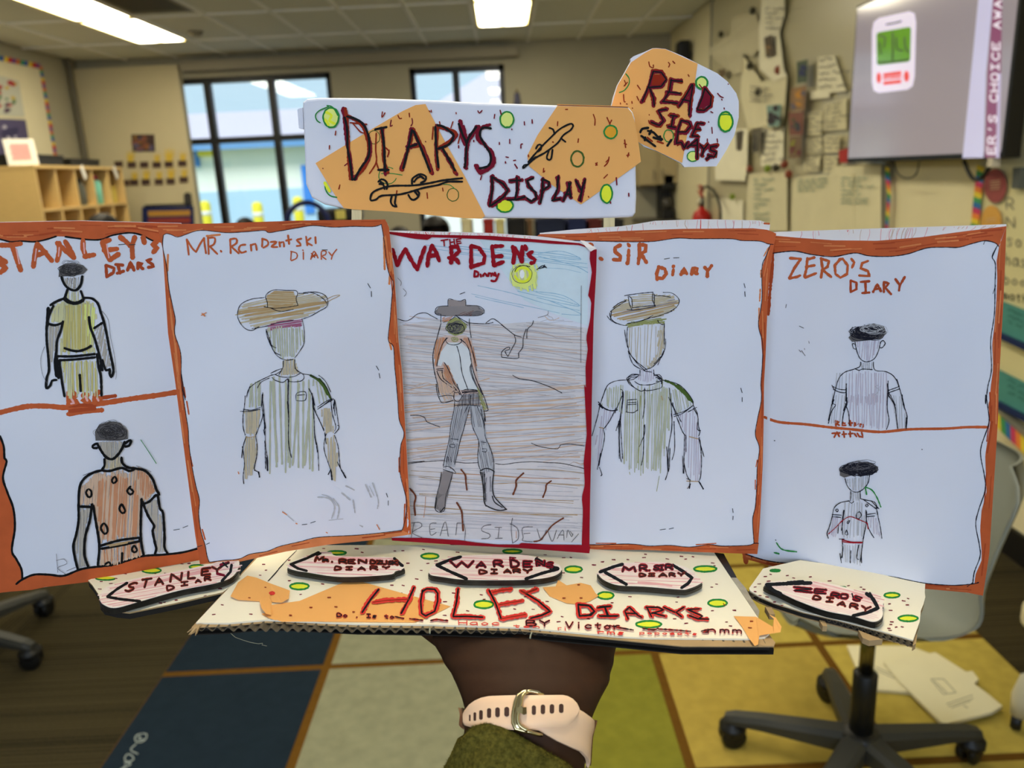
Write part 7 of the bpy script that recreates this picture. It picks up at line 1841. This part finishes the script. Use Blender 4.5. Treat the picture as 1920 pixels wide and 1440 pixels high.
# low bookcase with bins behind the sign
YBK = 7.0
a, b = atY(846, 400, YBK), atY(1178, 400, YBK)
bk = empty('low_bookcase', ((a.x + b.x) / 2, YBK + .2, 0), 'low bookcase behind the long sign, seen between the sign and the booklets', 'bookcase')
for q in (((a.x, YBK, 0), (a.x + .02, YBK + .35, .76)), ((b.x - .02, YBK, 0), (b.x, YBK + .35, .76)), ((a.x, YBK, .74), (b.x, YBK + .35, .76)), ((a.x, YBK, .36), (b.x, YBK + .35, .38)), ((a.x, YBK, .04), (b.x, YBK + .35, .06)), ((a.x, YBK + .34, .02), (b.x, YBK + .35, .76))):
    mb = MB(); mb.box(q[0], q[1], WOOD); mb.build('board', bk)
BINS = [('cream', (222, 212, 170), 864, 884), ('red', (160, 40, 34), 905, 925), ('pale yellow', (214, 204, 140), 928, 946), ('black', (26, 24, 24), 952, 985), ('brown', (120, 90, 60), 988, 998), ('navy', (26, 34, 62), 1004, 1060), ('dark blue', (30, 40, 84), 1064, 1100), ('maroon', (96, 34, 34), 1103, 1130), ('charcoal', (40, 40, 44), 1138, 1170)]
for n_, c_, u, v_ in BINS:
    p0, p1 = atY(u, 413, YBK), atY(v_, 413, YBK)
    h = max(.12, p0.z - .76)
    mb = MB()
    m = mat('bin_' + n_.replace(' ', '_'), c_, .6)
    xa, xb = p0.x, p1.x
    for s_, e_ in (((xa, YBK + .02, .76), (xb, YBK + .3, .77)), ((xa, YBK + .02, .76), (xb, YBK + .03, .76 + h)), ((xa, YBK + .29, .76), (xb, YBK + .3, .76 + h)), ((xa, YBK + .02, .76), (xa + .01, YBK + .3, .76 + h)), ((xb - .01, YBK + .02, .76), (xb, YBK + .3, .76 + h)), ((xa - .006, YBK + .012, .76 + h - .015), (xb + .006, YBK + .022, .76 + h))): mb.box(s_, e_, m)
    o = mb.build('storage_bin'); origin_to(o, ((xa + xb) / 2, YBK + .16, .76)); tag(o, '%s storage bin on the low bookcase behind the long sign' % n_, 'bin', 'storage bins on the low bookcase')
# blue ring
p = atY(573, 380, 6.6)
ring_ = empty('ring_stand', (p.x, 6.6, 0), 'dark blue ring on a post in front of the left window', 'ring stand')
mb = MB(); R0 = .17
mb.tube([(p.x + R0 * cos(t_ * pi / 16), 6.6, p.z - R0 + R0 * sin(t_ * pi / 16)) for t_ in range(33)], .022, mat('ring_blue', (24, 34, 84), .5), 10, caps=False); mb.build('ring', ring_, True)
mb = MB(); mb.tube([(p.x, 6.6, .01), (p.x, 6.6, p.z - 2 * R0)], .02, PL_BLACK, 10); mb.lathe([(.18, 0), (.18, .02), (.03, .04)], PL_BLACK, (p.x, 6.6, 0), 24); mb.build('post', ring_, True)
# dark devices right of the ring
p = atY(628, 392, 6.9)
tb = empty('device_cart', (p.x, 7.1, 0), 'dark equipment cart right of the blue ring, under the long sign', 'cart')
mb = MB(); mb.box((p.x - .16, 6.95, .0), (p.x + .16, 7.3, p.z - .12), mat('cart_dark', (44, 42, 42), .5), bev=.02); mb.build('body', tb)
mb = MB(); mb.box((p.x - .17, 6.93, p.z - .12), (p.x + .17, 7.32, p.z), PL_BLACK, bev=.03); mb.build('top', tb)
mb = MB(); mb.box((p.x + .0, 6.9, p.z - .09), (p.x + .08, 6.93, p.z - .01), mat('cart_label_yellow', (222, 210, 110), .6), bev=.004); mb.build('label_panel', tb)

# ---- pupils whose heads show above the booklets
HAIR = mat('hair_black', (24, 18, 16), .6, .2, 90)
def child(px, py, Y, label, shirt, hair_col=None, faceYaw=0):
    top = atY(px, py, Y)
    H = top.z; s = H / 1.28
    r = empty('person', (top.x, Y, 0), label, 'person', 'pupils behind the display', faceYaw)
    J = [(0, 0, .66), (0, 0, .82), (0, .0, .98), (0, 0, 1.06), (0, -.01, 1.12), (0, -.015, 1.19),
         (.07, 0, .63), (.075, 0, .36), (.075, .01, .07), (.075, -.09, .04), (-.07, 0, .63), (-.075, 0, .36), (-.075, .01, .07), (-.075, -.09, .04),
         (.12, 0, .96), (.17, 0, .76), (.18, -.05, .58), (-.12, 0, .96), (-.17, 0, .76), (-.18, -.05, .58)]
    E_ = [(0, 1), (1, 2), (2, 3), (3, 4), (4, 5), (0, 6), (6, 7), (7, 8), (8, 9), (0, 10), (10, 11), (11, 12), (12, 13), (2, 14), (14, 15), (15, 16), (2, 17), (17, 18), (18, 19)]
    RR = [.10, .095, .10, .038, .07, .082, .07, .05, .034, .028, .07, .05, .034, .028, .05, .034, .026, .05, .034, .026]
    me = bpy.data.meshes.new('body'); me.from_pydata([Vector(j) * s for j in J], E_, [])
    o = bpy.data.objects.new('body', me); COL.objects.link(o); o.parent = r; me.materials.append(SKIN)
    o.modifiers.new('skin', 'SKIN')
    for i, q in enumerate(me.skin_vertices[0].data): q.radius = (RR[i] * s, RR[i] * s); q.use_root = i == 0
    sb = o.modifiers.new('sub', 'SUBSURF'); sb.levels = sb.render_levels = 2
    mb = MB()
    mb.lathe([(.105 * s, .62 * s), (.115 * s, .75 * s), (.125 * s, .9 * s), (.12 * s, .98 * s), (.06 * s, 1.03 * s)], shirt, n=20, T=Matrix.Diagonal((1.15, .85, 1, 1)))
    for d in (-1, 1): mb.tube([(d * .10 * s, 0, .985 * s), (d * .15 * s, 0, .88 * s), (d * .168 * s, 0, .78 * s)], [.056 * s, .052 * s, .046 * s], shirt, 14)
    mb.build('shirt', r, True, world=False)
    mb = MB()
    for d in (-1, 1): mb.tube([(d * .06 * s, 0, .68 * s), (d * .075 * s, 0, .40 * s), (d * .075 * s, .01 * s, .09 * s)], [.088 * s, .066 * s, .05 * s], mat('trousers_dark', (40, 44, 60), .9), 14)
    mb.build('trousers', r, True, world=False)
    mb = MB()
    v, f = [], []
    for i in range(11):
        ph = i / 10 * 1.9
        for k in range(24):
            t = 2 * pi * k / 24
            cut = 1 if sin(t) > -.3 else .62
            a_ = ph * cut
            rr = .098 * s * (1 + .03 * sin(7 * t + i))
            v.append((rr * sin(a_) * cos(t), -.012 * s + rr * 1.08 * sin(a_) * sin(t), 1.18 * s + rr * cos(a_)))
    for i in range(10):
        for k in range(24): f.append((i * 24 + k, i * 24 + (k + 1) % 24, (i + 1) * 24 + (k + 1) % 24, (i + 1) * 24 + k))
    mb.add(v, f, hair_col or HAIR); mb.build('hair', r, True, world=False)
    mb = MB()
    for d in (-1, 1): mb.lathe([(.001, -.008 * s), (.009 * s, 0), (.001, .008 * s)], mat('eye_dark', (20, 16, 14), .3), (d * .03 * s, -.092 * s, 1.17 * s), 10)
    mb.tube([(-.02 * s, -.088 * s, 1.125 * s), (0, -.093 * s, 1.122 * s), (.02 * s, -.088 * s, 1.125 * s)], .004 * s, mat('lip', (120, 60, 50), .6), 6)
    mb.tube([(0, -.085 * s, 1.165 * s), (0, -.105 * s, 1.145 * s), (0, -.09 * s, 1.14 * s)], [.006 * s, .012 * s, .007 * s], SKIN, 8)
    mb.build('face', r, True, world=False)
    return r
child(191, 399, 5.6, 'person with black hair in front of the maple shelf', mat('shirt_green', (60, 90, 70), .9))
child(459, 407, 7.2, 'person with dark hair below the left window, only the crown showing', mat('shirt_navy', (40, 50, 90), .9))
child(815, 403, 5.2, 'person with dark hair under the long sign, nearest of the pupils', mat('shirt_maroon', (110, 46, 46), .9))
child(748, 424, 5.6, 'person with dark hair under the long sign, left of the nearer pupil', mat('shirt_grey', (110, 110, 110), .9))

# ================================================================ right wall
FR = mat('board_frame', (150, 146, 130), .4, metal=.3)
WB = mat('whiteboard', (188, 180, 146), .28, spec=.5)
wbp = pc('P', '1339,-60 1668,-330 1668,900 1339,560')
wb_ = empty('whiteboard', cent(SRW, wbp), 'large whiteboard on the right wall, crowded with curling chart paper', 'whiteboard')
ya, yb = SRW.p(1339, 100).y, SRW.p(1668, 300).y
mb = MB(); mb.box((XR - .02, yb, .75), (XR, ya, 2.72), WB); mb.build('board_surface', wb_)
for q in (((XR - .03, ya - .0, .73), (XR, ya + .03, 2.74)), ((XR - .03, yb - .03, .73), (XR, yb, 2.74)), ((XR - .05, yb, .71), (XR, ya, .75))):
    mb = MB(); mb.box(q[0], q[1], FR); mb.build('frame_strip', wb_)
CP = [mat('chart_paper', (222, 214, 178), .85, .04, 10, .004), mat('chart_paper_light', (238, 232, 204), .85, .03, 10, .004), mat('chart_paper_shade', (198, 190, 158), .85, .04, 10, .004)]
TXT = [mat('wall_writing', (120, 116, 104), .9), mat('wall_writing_green', (110, 140, 124), .9), mat('wall_writing_blue', (110, 112, 150), .9), mat('wall_writing_black', (60, 58, 54), .9)]
def rows(mb, S, px, n, m, off, w=1.6, fill_=.85, seed=0, size=.6):
    """lines of small handwriting across a quad"""
    rnd = random.Random(seed)
    for i in range(n):
        v = (i + .7) / (n + .4)
        a = (px[0][0] * (1 - v) + px[3][0] * v, px[0][1] * (1 - v) + px[3][1] * v)
        b = (px[1][0] * (1 - v) + px[2][0] * v, px[1][1] * (1 - v) + px[2][1] * v)
        L_ = math.dist(a, b) * rnd.uniform(.55, fill_)
        h = math.dist(px[0], px[3]) / (n + 1) * size
        u = .07; tot = math.dist(a, b)
        while u * tot < L_:
            wl = rnd.randint(2, 6)
            pts = []
            for k in range(wl * 3):
                uu = u + k * h * .33 / tot
                pts.append((a[0] + (b[0] - a[0]) * uu, a[1] + (b[1] - a[1]) * uu - h * rnd.choice([0, .5, .9, .2, .6])))
            ribbon(mb, S, pts, w, m, False, off=off, round_=False, step=4)
            u += (wl * h + h * .8) / tot
def chart(k, s, label, m, off, curl=0, n=0, txt=0, seed=0, quad=None):
    px = pc(k, s)
    rnd = random.Random(seed)
    cl = [rnd.uniform(0, curl) for _ in px] if curl else None
    a = [SRW.p(x, y, off + (cl[i] if cl else 0)) for i, (x, y) in enumerate(px)]
    mb = MB(); mb.prism(a, [v + Vector((.002, 0, 0)) for v in a], CP[m])
    c = cent(SRW, px)
    r = empty('chart_paper', c, label, 'chart paper', 'sheets of chart paper on the large whiteboard')
    mb.build('paper_sheet', r)
    if n:
        mb = MB(); rows(mb, SRW, pc(k, quad) if quad else px, n, TXT[txt], off + curl + .004, seed=seed)
        mb.build('handwriting', r)
    return r
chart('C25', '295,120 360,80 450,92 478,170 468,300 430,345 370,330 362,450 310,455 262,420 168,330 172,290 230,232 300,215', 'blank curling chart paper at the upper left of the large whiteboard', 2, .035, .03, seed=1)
chart('C25', '490,-60 620,-60 625,80 592,200 618,420 640,470 560,500 470,420 468,180', 'tall chart paper with a brown photo, upper middle of the large whiteboard', 1, .045, .03, 5, 0, 2, '500,40 590,40 590,200 500,200')
chart('C25', '362,330 465,470 480,500 640,470 622,700 600,800 560,800 480,780 400,790 355,600', 'curled chart paper under the tall one, with a dark magnet on it', 0, .045, .025, 5, 0, 3, '400,520 600,540 590,640 400,640')
chart('C25', '480,780 620,780 615,1010 480,1020', 'small chart paper below the teal-framed picture', 1, .04, .01, 6, 0, 4)
chart('C25', '280,790 400,790 395,1040 380,1110 200,1105 190,940', 'pale chart paper with two dark strips, beside the round sign', 1, .05, .02, seed=5)
chart('C25', '400,1065 640,1055 640,1420 390,1420', 'chart with green and purple rows, below the dark strip pictures', 0, .04, .01, 10, 1, 6, '430,1090 520,1090 520,1400 430,1400')
chart('C25', '672,1092 860,1075 1047,1065 1050,1440 665,1440', 'wide chart with grey drawings, at the bottom middle of the large whiteboard', 0, .04, .01, 4, 1, 7, '690,1095 900,1085 900,1190 690,1190')
chart('C26', '-10,1020 180,1010 300,1012 300,1420 -15,1420', 'chart with teal writing under the left end of the screen', 0, .035, .01, 7, 1, 8, '40,1080 260,1080 260,1270 40,1270')
chart('C25', '230,1215 370,1230 370,1440 240,1440', 'blank small sheet right of the fire extinguisher', 1, .03, .01, seed=9)
SM = [('780,560 900,545 900,600 780,610', 0), ('770,690 858,680 850,830 765,832', 5), ('870,650 1005,600 1003,795 862,800', 6), ('755,850 850,842 858,940 750,945', 4), ('868,835 965,838 962,935 868,935', 3), ('748,955 845,955 835,1050 745,1052', 4), ('868,965 950,955 945,1060 868,1062', 3), ('830,350 930,340 1003,560 825,575', 5)]
wh = ['small sheet near the top of the cluster by the screen', 'upper left sheet of the cluster by the screen', 'upper right sheet touching the screen edge', 'middle left sheet of the cluster by the screen', 'middle right sheet of the cluster by the screen', 'bottom left sheet of the cluster by the screen', 'bottom right sheet of the cluster, above the wide chart', 'sheet with green scallops beside the screen']
for i, (s, n) in enumerate(SM):
    chart('C25', s, wh[i], 1 if i in (0, 7) else 0, .035, .008, n, 0, 20 + i)
def pic(k, s, label, col, blobs, seed, group='small pictures on the large whiteboard', off=.075):
    poster(SRW, pc(k, s), label, col, blobs, off, 'picture', group, 'picture', seed)
pic('C25', '500,232 545,212 562,338 510,355', 'brown photo near the top of the large whiteboard', (92, 80, 62), [((140, 110, 70), 4, 5)], 11)
pic('C25', '515,648 602,640 592,776 524,778', 'dark portrait in a teal frame on the large whiteboard', (130, 160, 150), [((56, 50, 56), 9, 8)], 12)
pic('C25', '425,795 486,788 470,930 425,942', 'grey mottled photo left of the teal-framed portrait', (104, 98, 82), [((70, 66, 58), 4, 5)], 13)
pic('C25', '325,808 366,800 355,920 330,922', 'narrow dark strip at the left of the pictures', (84, 76, 62), [], 14)
pic('C25', '214,430 262,420 256,474 230,476', 'small brown picture showing beside the round sign', (104, 86, 60), [], 15)
pic('C25', '700,380 766,364 760,506 700,512', 'green and navy cover, topmost of the coloured column', (84, 96, 76), [((50, 56, 96), 4, 7)], 16, 'coloured covers in a column')
pic('C25', '664,540 758,524 746,676 660,682', 'orange and grey cover, second of the coloured column', (150, 116, 80), [((196, 140, 60), 3, 7), ((110, 100, 110), 3, 7)], 17, 'coloured covers in a column')
pic('C25', '650,690 740,684 736,830 654,832', 'red and brown cover, third of the coloured column', (130, 84, 70), [((70, 70, 80), 4, 6), ((60, 90, 60), 2, 5)], 18, 'coloured covers in a column')
pic('C25', '655,836 730,834 726,970 650,972', 'maroon and green cover, lowest of the coloured column', (124, 100, 76), [((150, 150, 60), 3, 6), ((110, 56, 60), 3, 6)], 19, 'coloured covers in a column')
MG = [(430, 65, 'black'), (235, 210, 'black'), (410, 405, 'black'), (462, 565, 'black'), (585, 430, 'red'), (410, 1038, 'red'), (520, 1035, 'green'), (572, 1030, 'black'), (625, 1010, 'red'), (650, 1068, 'red'), (305, 1208, 'green')]
MC = {'black': (70, 66, 50), 'red': (140, 70, 50), 'green': (130, 150, 50)}
wm = ['topmost on the blank curling chart', 'left corner of the blank curling chart', 'foot of the blank curling chart', 'middle of the curled chart', 'under the brown photo', 'left one above the green and purple chart', 'second above the green and purple chart', 'third above the green and purple chart', 'fourth above the green and purple chart', 'right corner of the green and purple chart', 'on the small blank sheet beside the fire extinguisher']
for (x, y, c_), w in zip(MG, wm):
    p = SRW.p(*pc('C25', '%d,%d' % (x, y))[0], .068)
    T2 = Matrix.Translation(p) @ Matrix.Rotation(-pi / 2, 4, 'Y')
    mb = MB(); mb.lathe([(.018, -.018), (.02, 0), (.022, .012), (.016, .018), (.001, .018)], mat('magnet_' + c_, MC[c_], .5), n=14, T=T2)
    mb.lathe([(.03, -.002), (.03, .003), (.02, .006)], mat('magnet_' + c_, MC[c_], .5), n=5, T=T2)
    o = mb.build('magnet', None); origin_to(o, p); tag(o, '%s magnet, %s' % (c_, w), 'magnet', 'magnets on the large whiteboard')
q = pc('C26', '40,925 105,905 105,998 45,1000')
o = wallpoly(SRW, q, 'red_tag', mat('tag_red', (176, 50, 46), .7), None, .06, .004); origin_to(o, cent(SRW, q)); tag(o, 'square red tag at the lower left corner of the screen', 'tag')
# rainbow borders
RB = [(226, 200, 60), (70, 150, 90), (50, 110, 170), (196, 60, 100), (230, 130, 60)]
def rainbow(pts0, pts1, n, label, cat='border strip', name='rainbow_border', off=.03):
    A, B = resample(pts0, n + 1), resample(pts1, n + 1)
    r = empty(name, SRW.p(*A[n // 2]), label, cat, 'rainbow border strips on the right wall')
    for j in range(5):
        mb = MB()
        for i in range(j, n, 5):
            q = [A[i], B[i], B[min(i + 1, n)], A[i + 1]]
            sh = 5
            v = [SRW.p(x, y + (sh if t in (1, 2) else 0), off) for t, (x, y) in enumerate(q)]
            mb.prism(v, [u + Vector((.002, 0, 0)) for u in v], mat('rainbow_%d' % j, RB[j], .8))
        mb.build('stripe', r)
rainbow(pc('C26', '318,1015 340,1190 325,1400'), pc('C26', '350,1015 358,1190 340,1400'), 14, 'rainbow strip at the right edge of the large whiteboard, under the screen')
rainbow(pc('C26', '890,1010 870,1200 850,1400'), pc('C26', '930,1010 915,1200 895,1400'), 12, 'rainbow strip at the left edge of the right-hand board')
rb = pc('P', '1834,306 1990,290 1990,868 1834,738')
wb2 = empty('whiteboard', cent(SRW, rb), 'second whiteboard with handwriting and teal cards at the right edge', 'whiteboard')
wallpoly(SRW, rb, 'board_surface', mat('whiteboard_two', (214, 206, 158), .35), wb2, .02, .018)
wallpoly(SRW, pc('P', '1834,738 1990,868 1990,880 1834,748'), 'tray', FR, wb2, .05, .04)
mb = MB()
for s, a_, b_, h in (('R', (466, 165), (500, 168), 36), ('N', (466, 226), (504, 230), 36), ('so', (466, 288), (525, 296), 44), ('has', (460, 352), (540, 362), 40), ('boo', (455, 415), (540, 428), 34), ('math', (452, 466), (545, 484), 28)):
    write(mb, SRW, 'C27', s, a_, b_, h, 2.2, TXT[3 if s == 'math' else 0], gap=.3)
for v in range(len(mb.v)): mb.v[v] = (mb.v[v][0] - .022, mb.v[v][1], mb.v[v][2])
mb.build('handwriting', wb2)
rainbow(pc('P', '1866,772 1960,858'), pc('P', '1868,796 1960,884'), 10, 'rainbow strip along the foot of the right-hand board', off=.06)
def oval(k, cx, cy, rx, ry, col, label, seed):
    e = ellipse(*[CROP[k][0] + cx / CROP[k][2], CROP[k][1] + cy / CROP[k][2]], rx / CROP[k][2], ry / CROP[k][2], 24, 0)
    a = [SRW.p(x, y, .032) for x, y in e]
    mb = MB(); mb.prism(a, [v + Vector((.003, 0, 0)) for v in a], mat('oval_%d' % seed, col, .7))
    S2 = Surf(SRW.P, SRW.n, lambda x, y: .034); S2.perp = True
    x0, y0 = sum(p[0] for p in e) / 24, sum(p[1] for p in e) / 24
    for t in range(4 if seed == 1 else 2): ribbon(mb, S2, [(x0 - 9, y0 - 2 + t * 5 - 6), (x0 + 9, y0 - 4 + t * 5 - 6)], 1.2, mat('oval_print', (220, 190, 150), .8), False)
    o = mb.build('oval_poster'); origin_to(o, SRW.p(x0, y0)); tag(o, label, 'poster')
oval('C26', 1000, 1140, 68, 105, (150, 76, 74), 'dusty red oval poster just under the right end of the screen', 1)
oval('C26', 975, 1370, 62, 110, (212, 160, 76), 'orange oval poster below the red oval', 2)
q = pc('C26', '1110,1030 1160,1025 1150,1160 1100,1155')
o = wallpoly(SRW, q, 'thermostat', mat('thermostat_grey', (84, 88, 84), .5), None, .045, .03); origin_to(o, cent(SRW, q)); tag(o, 'small grey thermostat right of the red oval poster', 'thermostat')
TEAL = mat('teal_card', (74, 140, 134), .7, .05, 20); NAVY = mat('navy_edge', (24, 40, 84), .6)
for i, (s, lab) in enumerate((('1866,560 1990,608 1990,690 1866,632', 'upper teal card with a navy base on the right-hand board'), ('1866,690 1990,752 1990,830 1866,762', 'lower teal card on the right-hand board'))):
    q = pc('P', s)
    r = empty('teal_card', cent(SRW, q), lab, 'card', 'teal cards on the right-hand board')
    wallpoly(SRW, q, 'card_sheet', TEAL, r, .032, .003)
    wallpoly(SRW, [(q[3][0], q[3][1] - 10), (q[2][0], q[2][1] - 12), q[2], q[3]], 'base_edge', NAVY, r, .05, .016)
    mb = MB(); rows(mb, SRW, [(q[0][0] + 16, q[0][1] + 12), (q[1][0], q[1][1] + 5), (q[1][0], q[1][1] + 45), (q[0][0] + 16, q[0][1] + 50)], 3, mat('teal_print', (40, 90, 90), .8), .034, seed=40 + i); mb.build('printing', r)
# baseboard
st(sbox('baseboard_right', (XR - .015, YF, 0), (XR, YB, .11), mat('baseboard_black', (24, 22, 20), .5)))
st(sbox('baseboard_left', (XL, YF, 0), (XL + .015, YB, .11), mat('baseboard_black', (24, 22, 20), .5)))
# television
XT = 1.69
pb0, pb1 = atX(1588, 303, XT), atX(1880, 299, XT)
zb0 = (pb0.z + pb1.z) / 2
H_ = (pb0.y - pb1.y) * .565
tv = empty('television', (XT + .03, (pb0.y + pb1.y) / 2, zb0), 'wall-mounted television showing a grey image with a white card and purple lettering', 'television')
mb = MB(); mb.box((XT, pb1.y, zb0), (XT + .06, pb0.y, zb0 + H_), mat('tv_case', (14, 14, 14), .4), bev=.004); mb.build('case', tv)
mb = MB(); mb.box((XT + .04, (pb0.y + pb1.y) / 2 - .2, zb0 + .1), (XR, (pb0.y + pb1.y) / 2 + .2, zb0 + .5), PL_BLACK); mb.build('wall_bracket', tv)
ST_ = Surf((XT, 0, 0), (-1, 0, 0)); ST_.perp = True
def scr(px, col, name, em, off):
    a = [ST_.p(x, y, off) for x, y in px]
    mb = MB(); mb.add(a, tessellate_polygon([a]), mat('screen_' + name, col, .12, emit=em, spec=.5))
    return mb.build(name, tv)
mb = MB(); b_ = .012
x_ = XT - .0006
mb.add([(x_, pb0.y - b_, zb0 + .02), (x_, pb1.y + b_, zb0 + .02), (x_, pb1.y + b_, zb0 + H_ - b_), (x_, pb0.y - b_, zb0 + H_ - b_)], [(0, 1, 2, 3)], mat('screen_grey', (138, 130, 138), .12, emit=.62, spec=.6)); mb.build('screen', tv)
sc = lambda s: pc('C26', s)
def rnd_poly(a, b, c, d, r=.16):
    Q = [a, b, c, d]; out = []
    for i in range(4):
        p, q, n_ = Q[i - 1], Q[i], Q[(i + 1) % 4]
        for t in (0, .5, 1):
            u = (q[0] + (p[0] - q[0]) * r * (1 - t), q[1] + (p[1] - q[1]) * r * (1 - t)); v = (q[0] + (n_[0] - q[0]) * r * t, q[1] + (n_[1] - q[1]) * r * t)
            out.append(((u[0] + v[0]) / 2, (u[1] + v[1]) / 2) if t == .5 else (u if t == 0 else v))
    return out
scr(rnd_poly(*sc('245,120 518,60 505,545 245,575')), (206, 198, 218), 'card_image', .8, .0015)
scr(rnd_poly(*sc('272,200 485,162 480,378 275,402'), r=.08), (92, 140, 40), 'card_picture', .7, .0024)
mb = MB()
SX = Surf(ST_.P, ST_.n, lambda x, y: .0032); SX.perp = True
DG = mat('screen_dark_green', (50, 76, 30), .3, emit=.5); RD_ = mat('screen_red', (206, 66, 60), .3, emit=.8); DK = mat('screen_dark', (60, 54, 66), .3, emit=.5)
for t in ('290,220 320,230 318,290|370,200 372,300 370,380|395,230 400,300 430,310|445,230 450,290 470,320|290,260 300,330|285,390 350,385 470,370'): pass
for t in '290,220 325,230 318,290|372,200 374,300 370,380|395,230 400,300 435,310|445,230 450,290 470,320|290,260 300,330|285,385 380,378 470,365'.split('|'): ribbon(mb, SX, sc(t), 3.4, DG)
for t in '332,150 380,142 425,130'.split('|'): ribbon(mb, SX, sc(t), 3.2, DK)
for cx, rx in ((287, 14), (457, 16)):
    e = ellipse(1560 + cx / 3.2727, (478 if cx == 287 else 468) / 3.2727, rx / 3.2727, 34 / 3.2727, 16, 0); v = [SX.p(x, y, .0002) for x, y in e]; mb.add(v, tessellate_polygon([v]), RD_)
for s in ('315,450 425,435 425,458 315,472', '315,500 425,488 425,510 315,522'):
    v = [SX.p(x, y, .0002) for x, y in sc(s)]; mb.add(v, [(0, 1, 2, 3)], RD_)
for t in '318,482 345,478|355,478 385,474|392,474 422,470'.split('|'): ribbon(mb, SX, sc(t), 4.0, RD_)
mb.build('card_marks', tv)
ztop = lambda x: ST_.p(x, -60)
scr(sc('905,-80 995,-80 945,450 930,968 800,970 850,480'), (176, 174, 204), 'pale_panel', .75, .0015)
scr(sc('995,-80 1045,-80 1035,450 1028,965 938,968 955,450'), (128, 74, 106), 'purple_band', .62, .0018)
scr(sc('1018,450 1038,450 1028,970 1005,970'), (170, 160, 190), 'pale_edge', .7, .0022)
mb = MB(); LT = mat('screen_letter', (206, 200, 214), .3, emit=.8)
txt = "ER'S CHOICE AWA"
for i, ch_ in enumerate(txt):
    if ch_ == ' ': continue
    t = (i + .1) / len(txt); t1_ = (i + .78) / len(txt)
    yb_ = 950 - t * 960; ye_ = 950 - t1_ * 960
    xr_ = 1000 + t * 42; wl_ = 46 - t * 4
    for g in FONT[ch_].split('|'):
        pts = []
        for qq in g.split():
            a_, b2_ = map(float, qq.split(','))
            pts.append((1560 + (xr_ - wl_ * b2_) / 3.2727, (yb_ + (ye_ - yb_) * a_) / 3.2727))
        ribbon(mb, SX, pts, 3.0, LT, ch_ in 'SCO', step=2, rag=0)
mb.build('screen_lettering', tv)
# cables under the television
for s, lab in (('380,985 390,1040 420,1080 460,1095 500,1085 525,1050 535,990', 'thin cable looping under the left part of the screen'), ('810,985 830,1040 860,1090 890,1105 930,1080 970,1020 990,985', 'thick black cable looping under the right part of the screen')):
    mb = MB(); pts = [ST_.p(x, y, -.04) for x, y in smooth(sc(s), 4)]
    mb.tube(pts, .003 if 'thin' in lab else .007, PL_BLACK, 8); o = mb.build('cable', None, True); origin_to(o, pts[0]); tag(o, lab, 'cable', 'cables hanging under the television')
mb = MB(); p = ST_.p(*sc('972,990')[0], .0); mb.box(p + Vector((-.0, -.012, -.02)), p + Vector((.03, .02, .012)), mat('plug_pale', (200, 190, 170), .5), bev=.003); o = mb.build('plug'); origin_to(o, p); tag(o, 'small pale plug under the right end of the screen', 'plug')
# speaker on the wall near the corner
p = SRW.p(1296, 105, 0)
mb = MB(); mb.box((XR - .13, p.y - .1, p.z - .09), (XR - .03, p.y + .1, p.z + .13), PL_BLACK, bev=.02); mb.box((XR - .05, p.y - .02, p.z - .03), (XR, p.y + .02, p.z + .03), PL_GREY); o = mb.build('wall_speaker'); origin_to(o, (XR - .08, p.y, p.z)); tag(o, 'small black wall speaker high behind the round sign', 'speaker')
# fire extinguisher
p = SRW.p(1316, 392, .1)
fe = empty('fire_extinguisher', (p.x, p.y, p.z - .45), 'red fire extinguisher with a black hose on the right wall beside the whiteboard', 'fire extinguisher')
REDM = mat('extinguisher_red', (176, 30, 24), .35); 
mb = MB(); mb.lathe([(.001, p.z - .42), (.075, p.z - .42), (.08, p.z - .40), (.08, p.z - .06), (.06, p.z - .02), (.028, p.z), (.028, p.z + .02)], REDM, (p.x, p.y, 0), 24); mb.build('cylinder', fe, True)
mb = MB(); mb.lathe([(.026, p.z + .02), (.026, p.z + .10), (.001, p.z + .10)], mat('valve_steel', (130, 126, 116), .4, metal=.8), (p.x, p.y, 0), 12); mb.lathe([(.001, -.012), (.024, -.012), (.024, .012), (.001, .012)], WP, n=16, T=Matrix.Translation((p.x - .03, p.y, p.z + .06)) @ Matrix.Rotation(pi / 2, 4, 'Y')); mb.build('valve', fe, True)
mb = MB(); mb.tube([(p.x, p.y - .02, p.z + .10), (p.x, p.y + .06, p.z + .13), (p.x, p.y + .13, p.z + .15)], [.014, .014, .01], mat('handle_red', (160, 44, 34), .4), 8); mb.tube([(p.x, p.y - .02, p.z + .15), (p.x, p.y + .05, p.z + .19), (p.x, p.y + .13, p.z + .19)], [.014, .014, .01], mat('handle_red', (160, 44, 34), .4), 8); mb.build('handle', fe, True)
mb = MB()
hs = [SRW.p(x, y, .1) for x, y in smooth(pc('C24', '1420,1215 1460,1200 1500,1225 1530,1280 1545,1340 1545,1420 1535,1520'), 3)]
mb.tube(hs, .011, PL_BLACK, 10); mb.build('hose', fe, True)
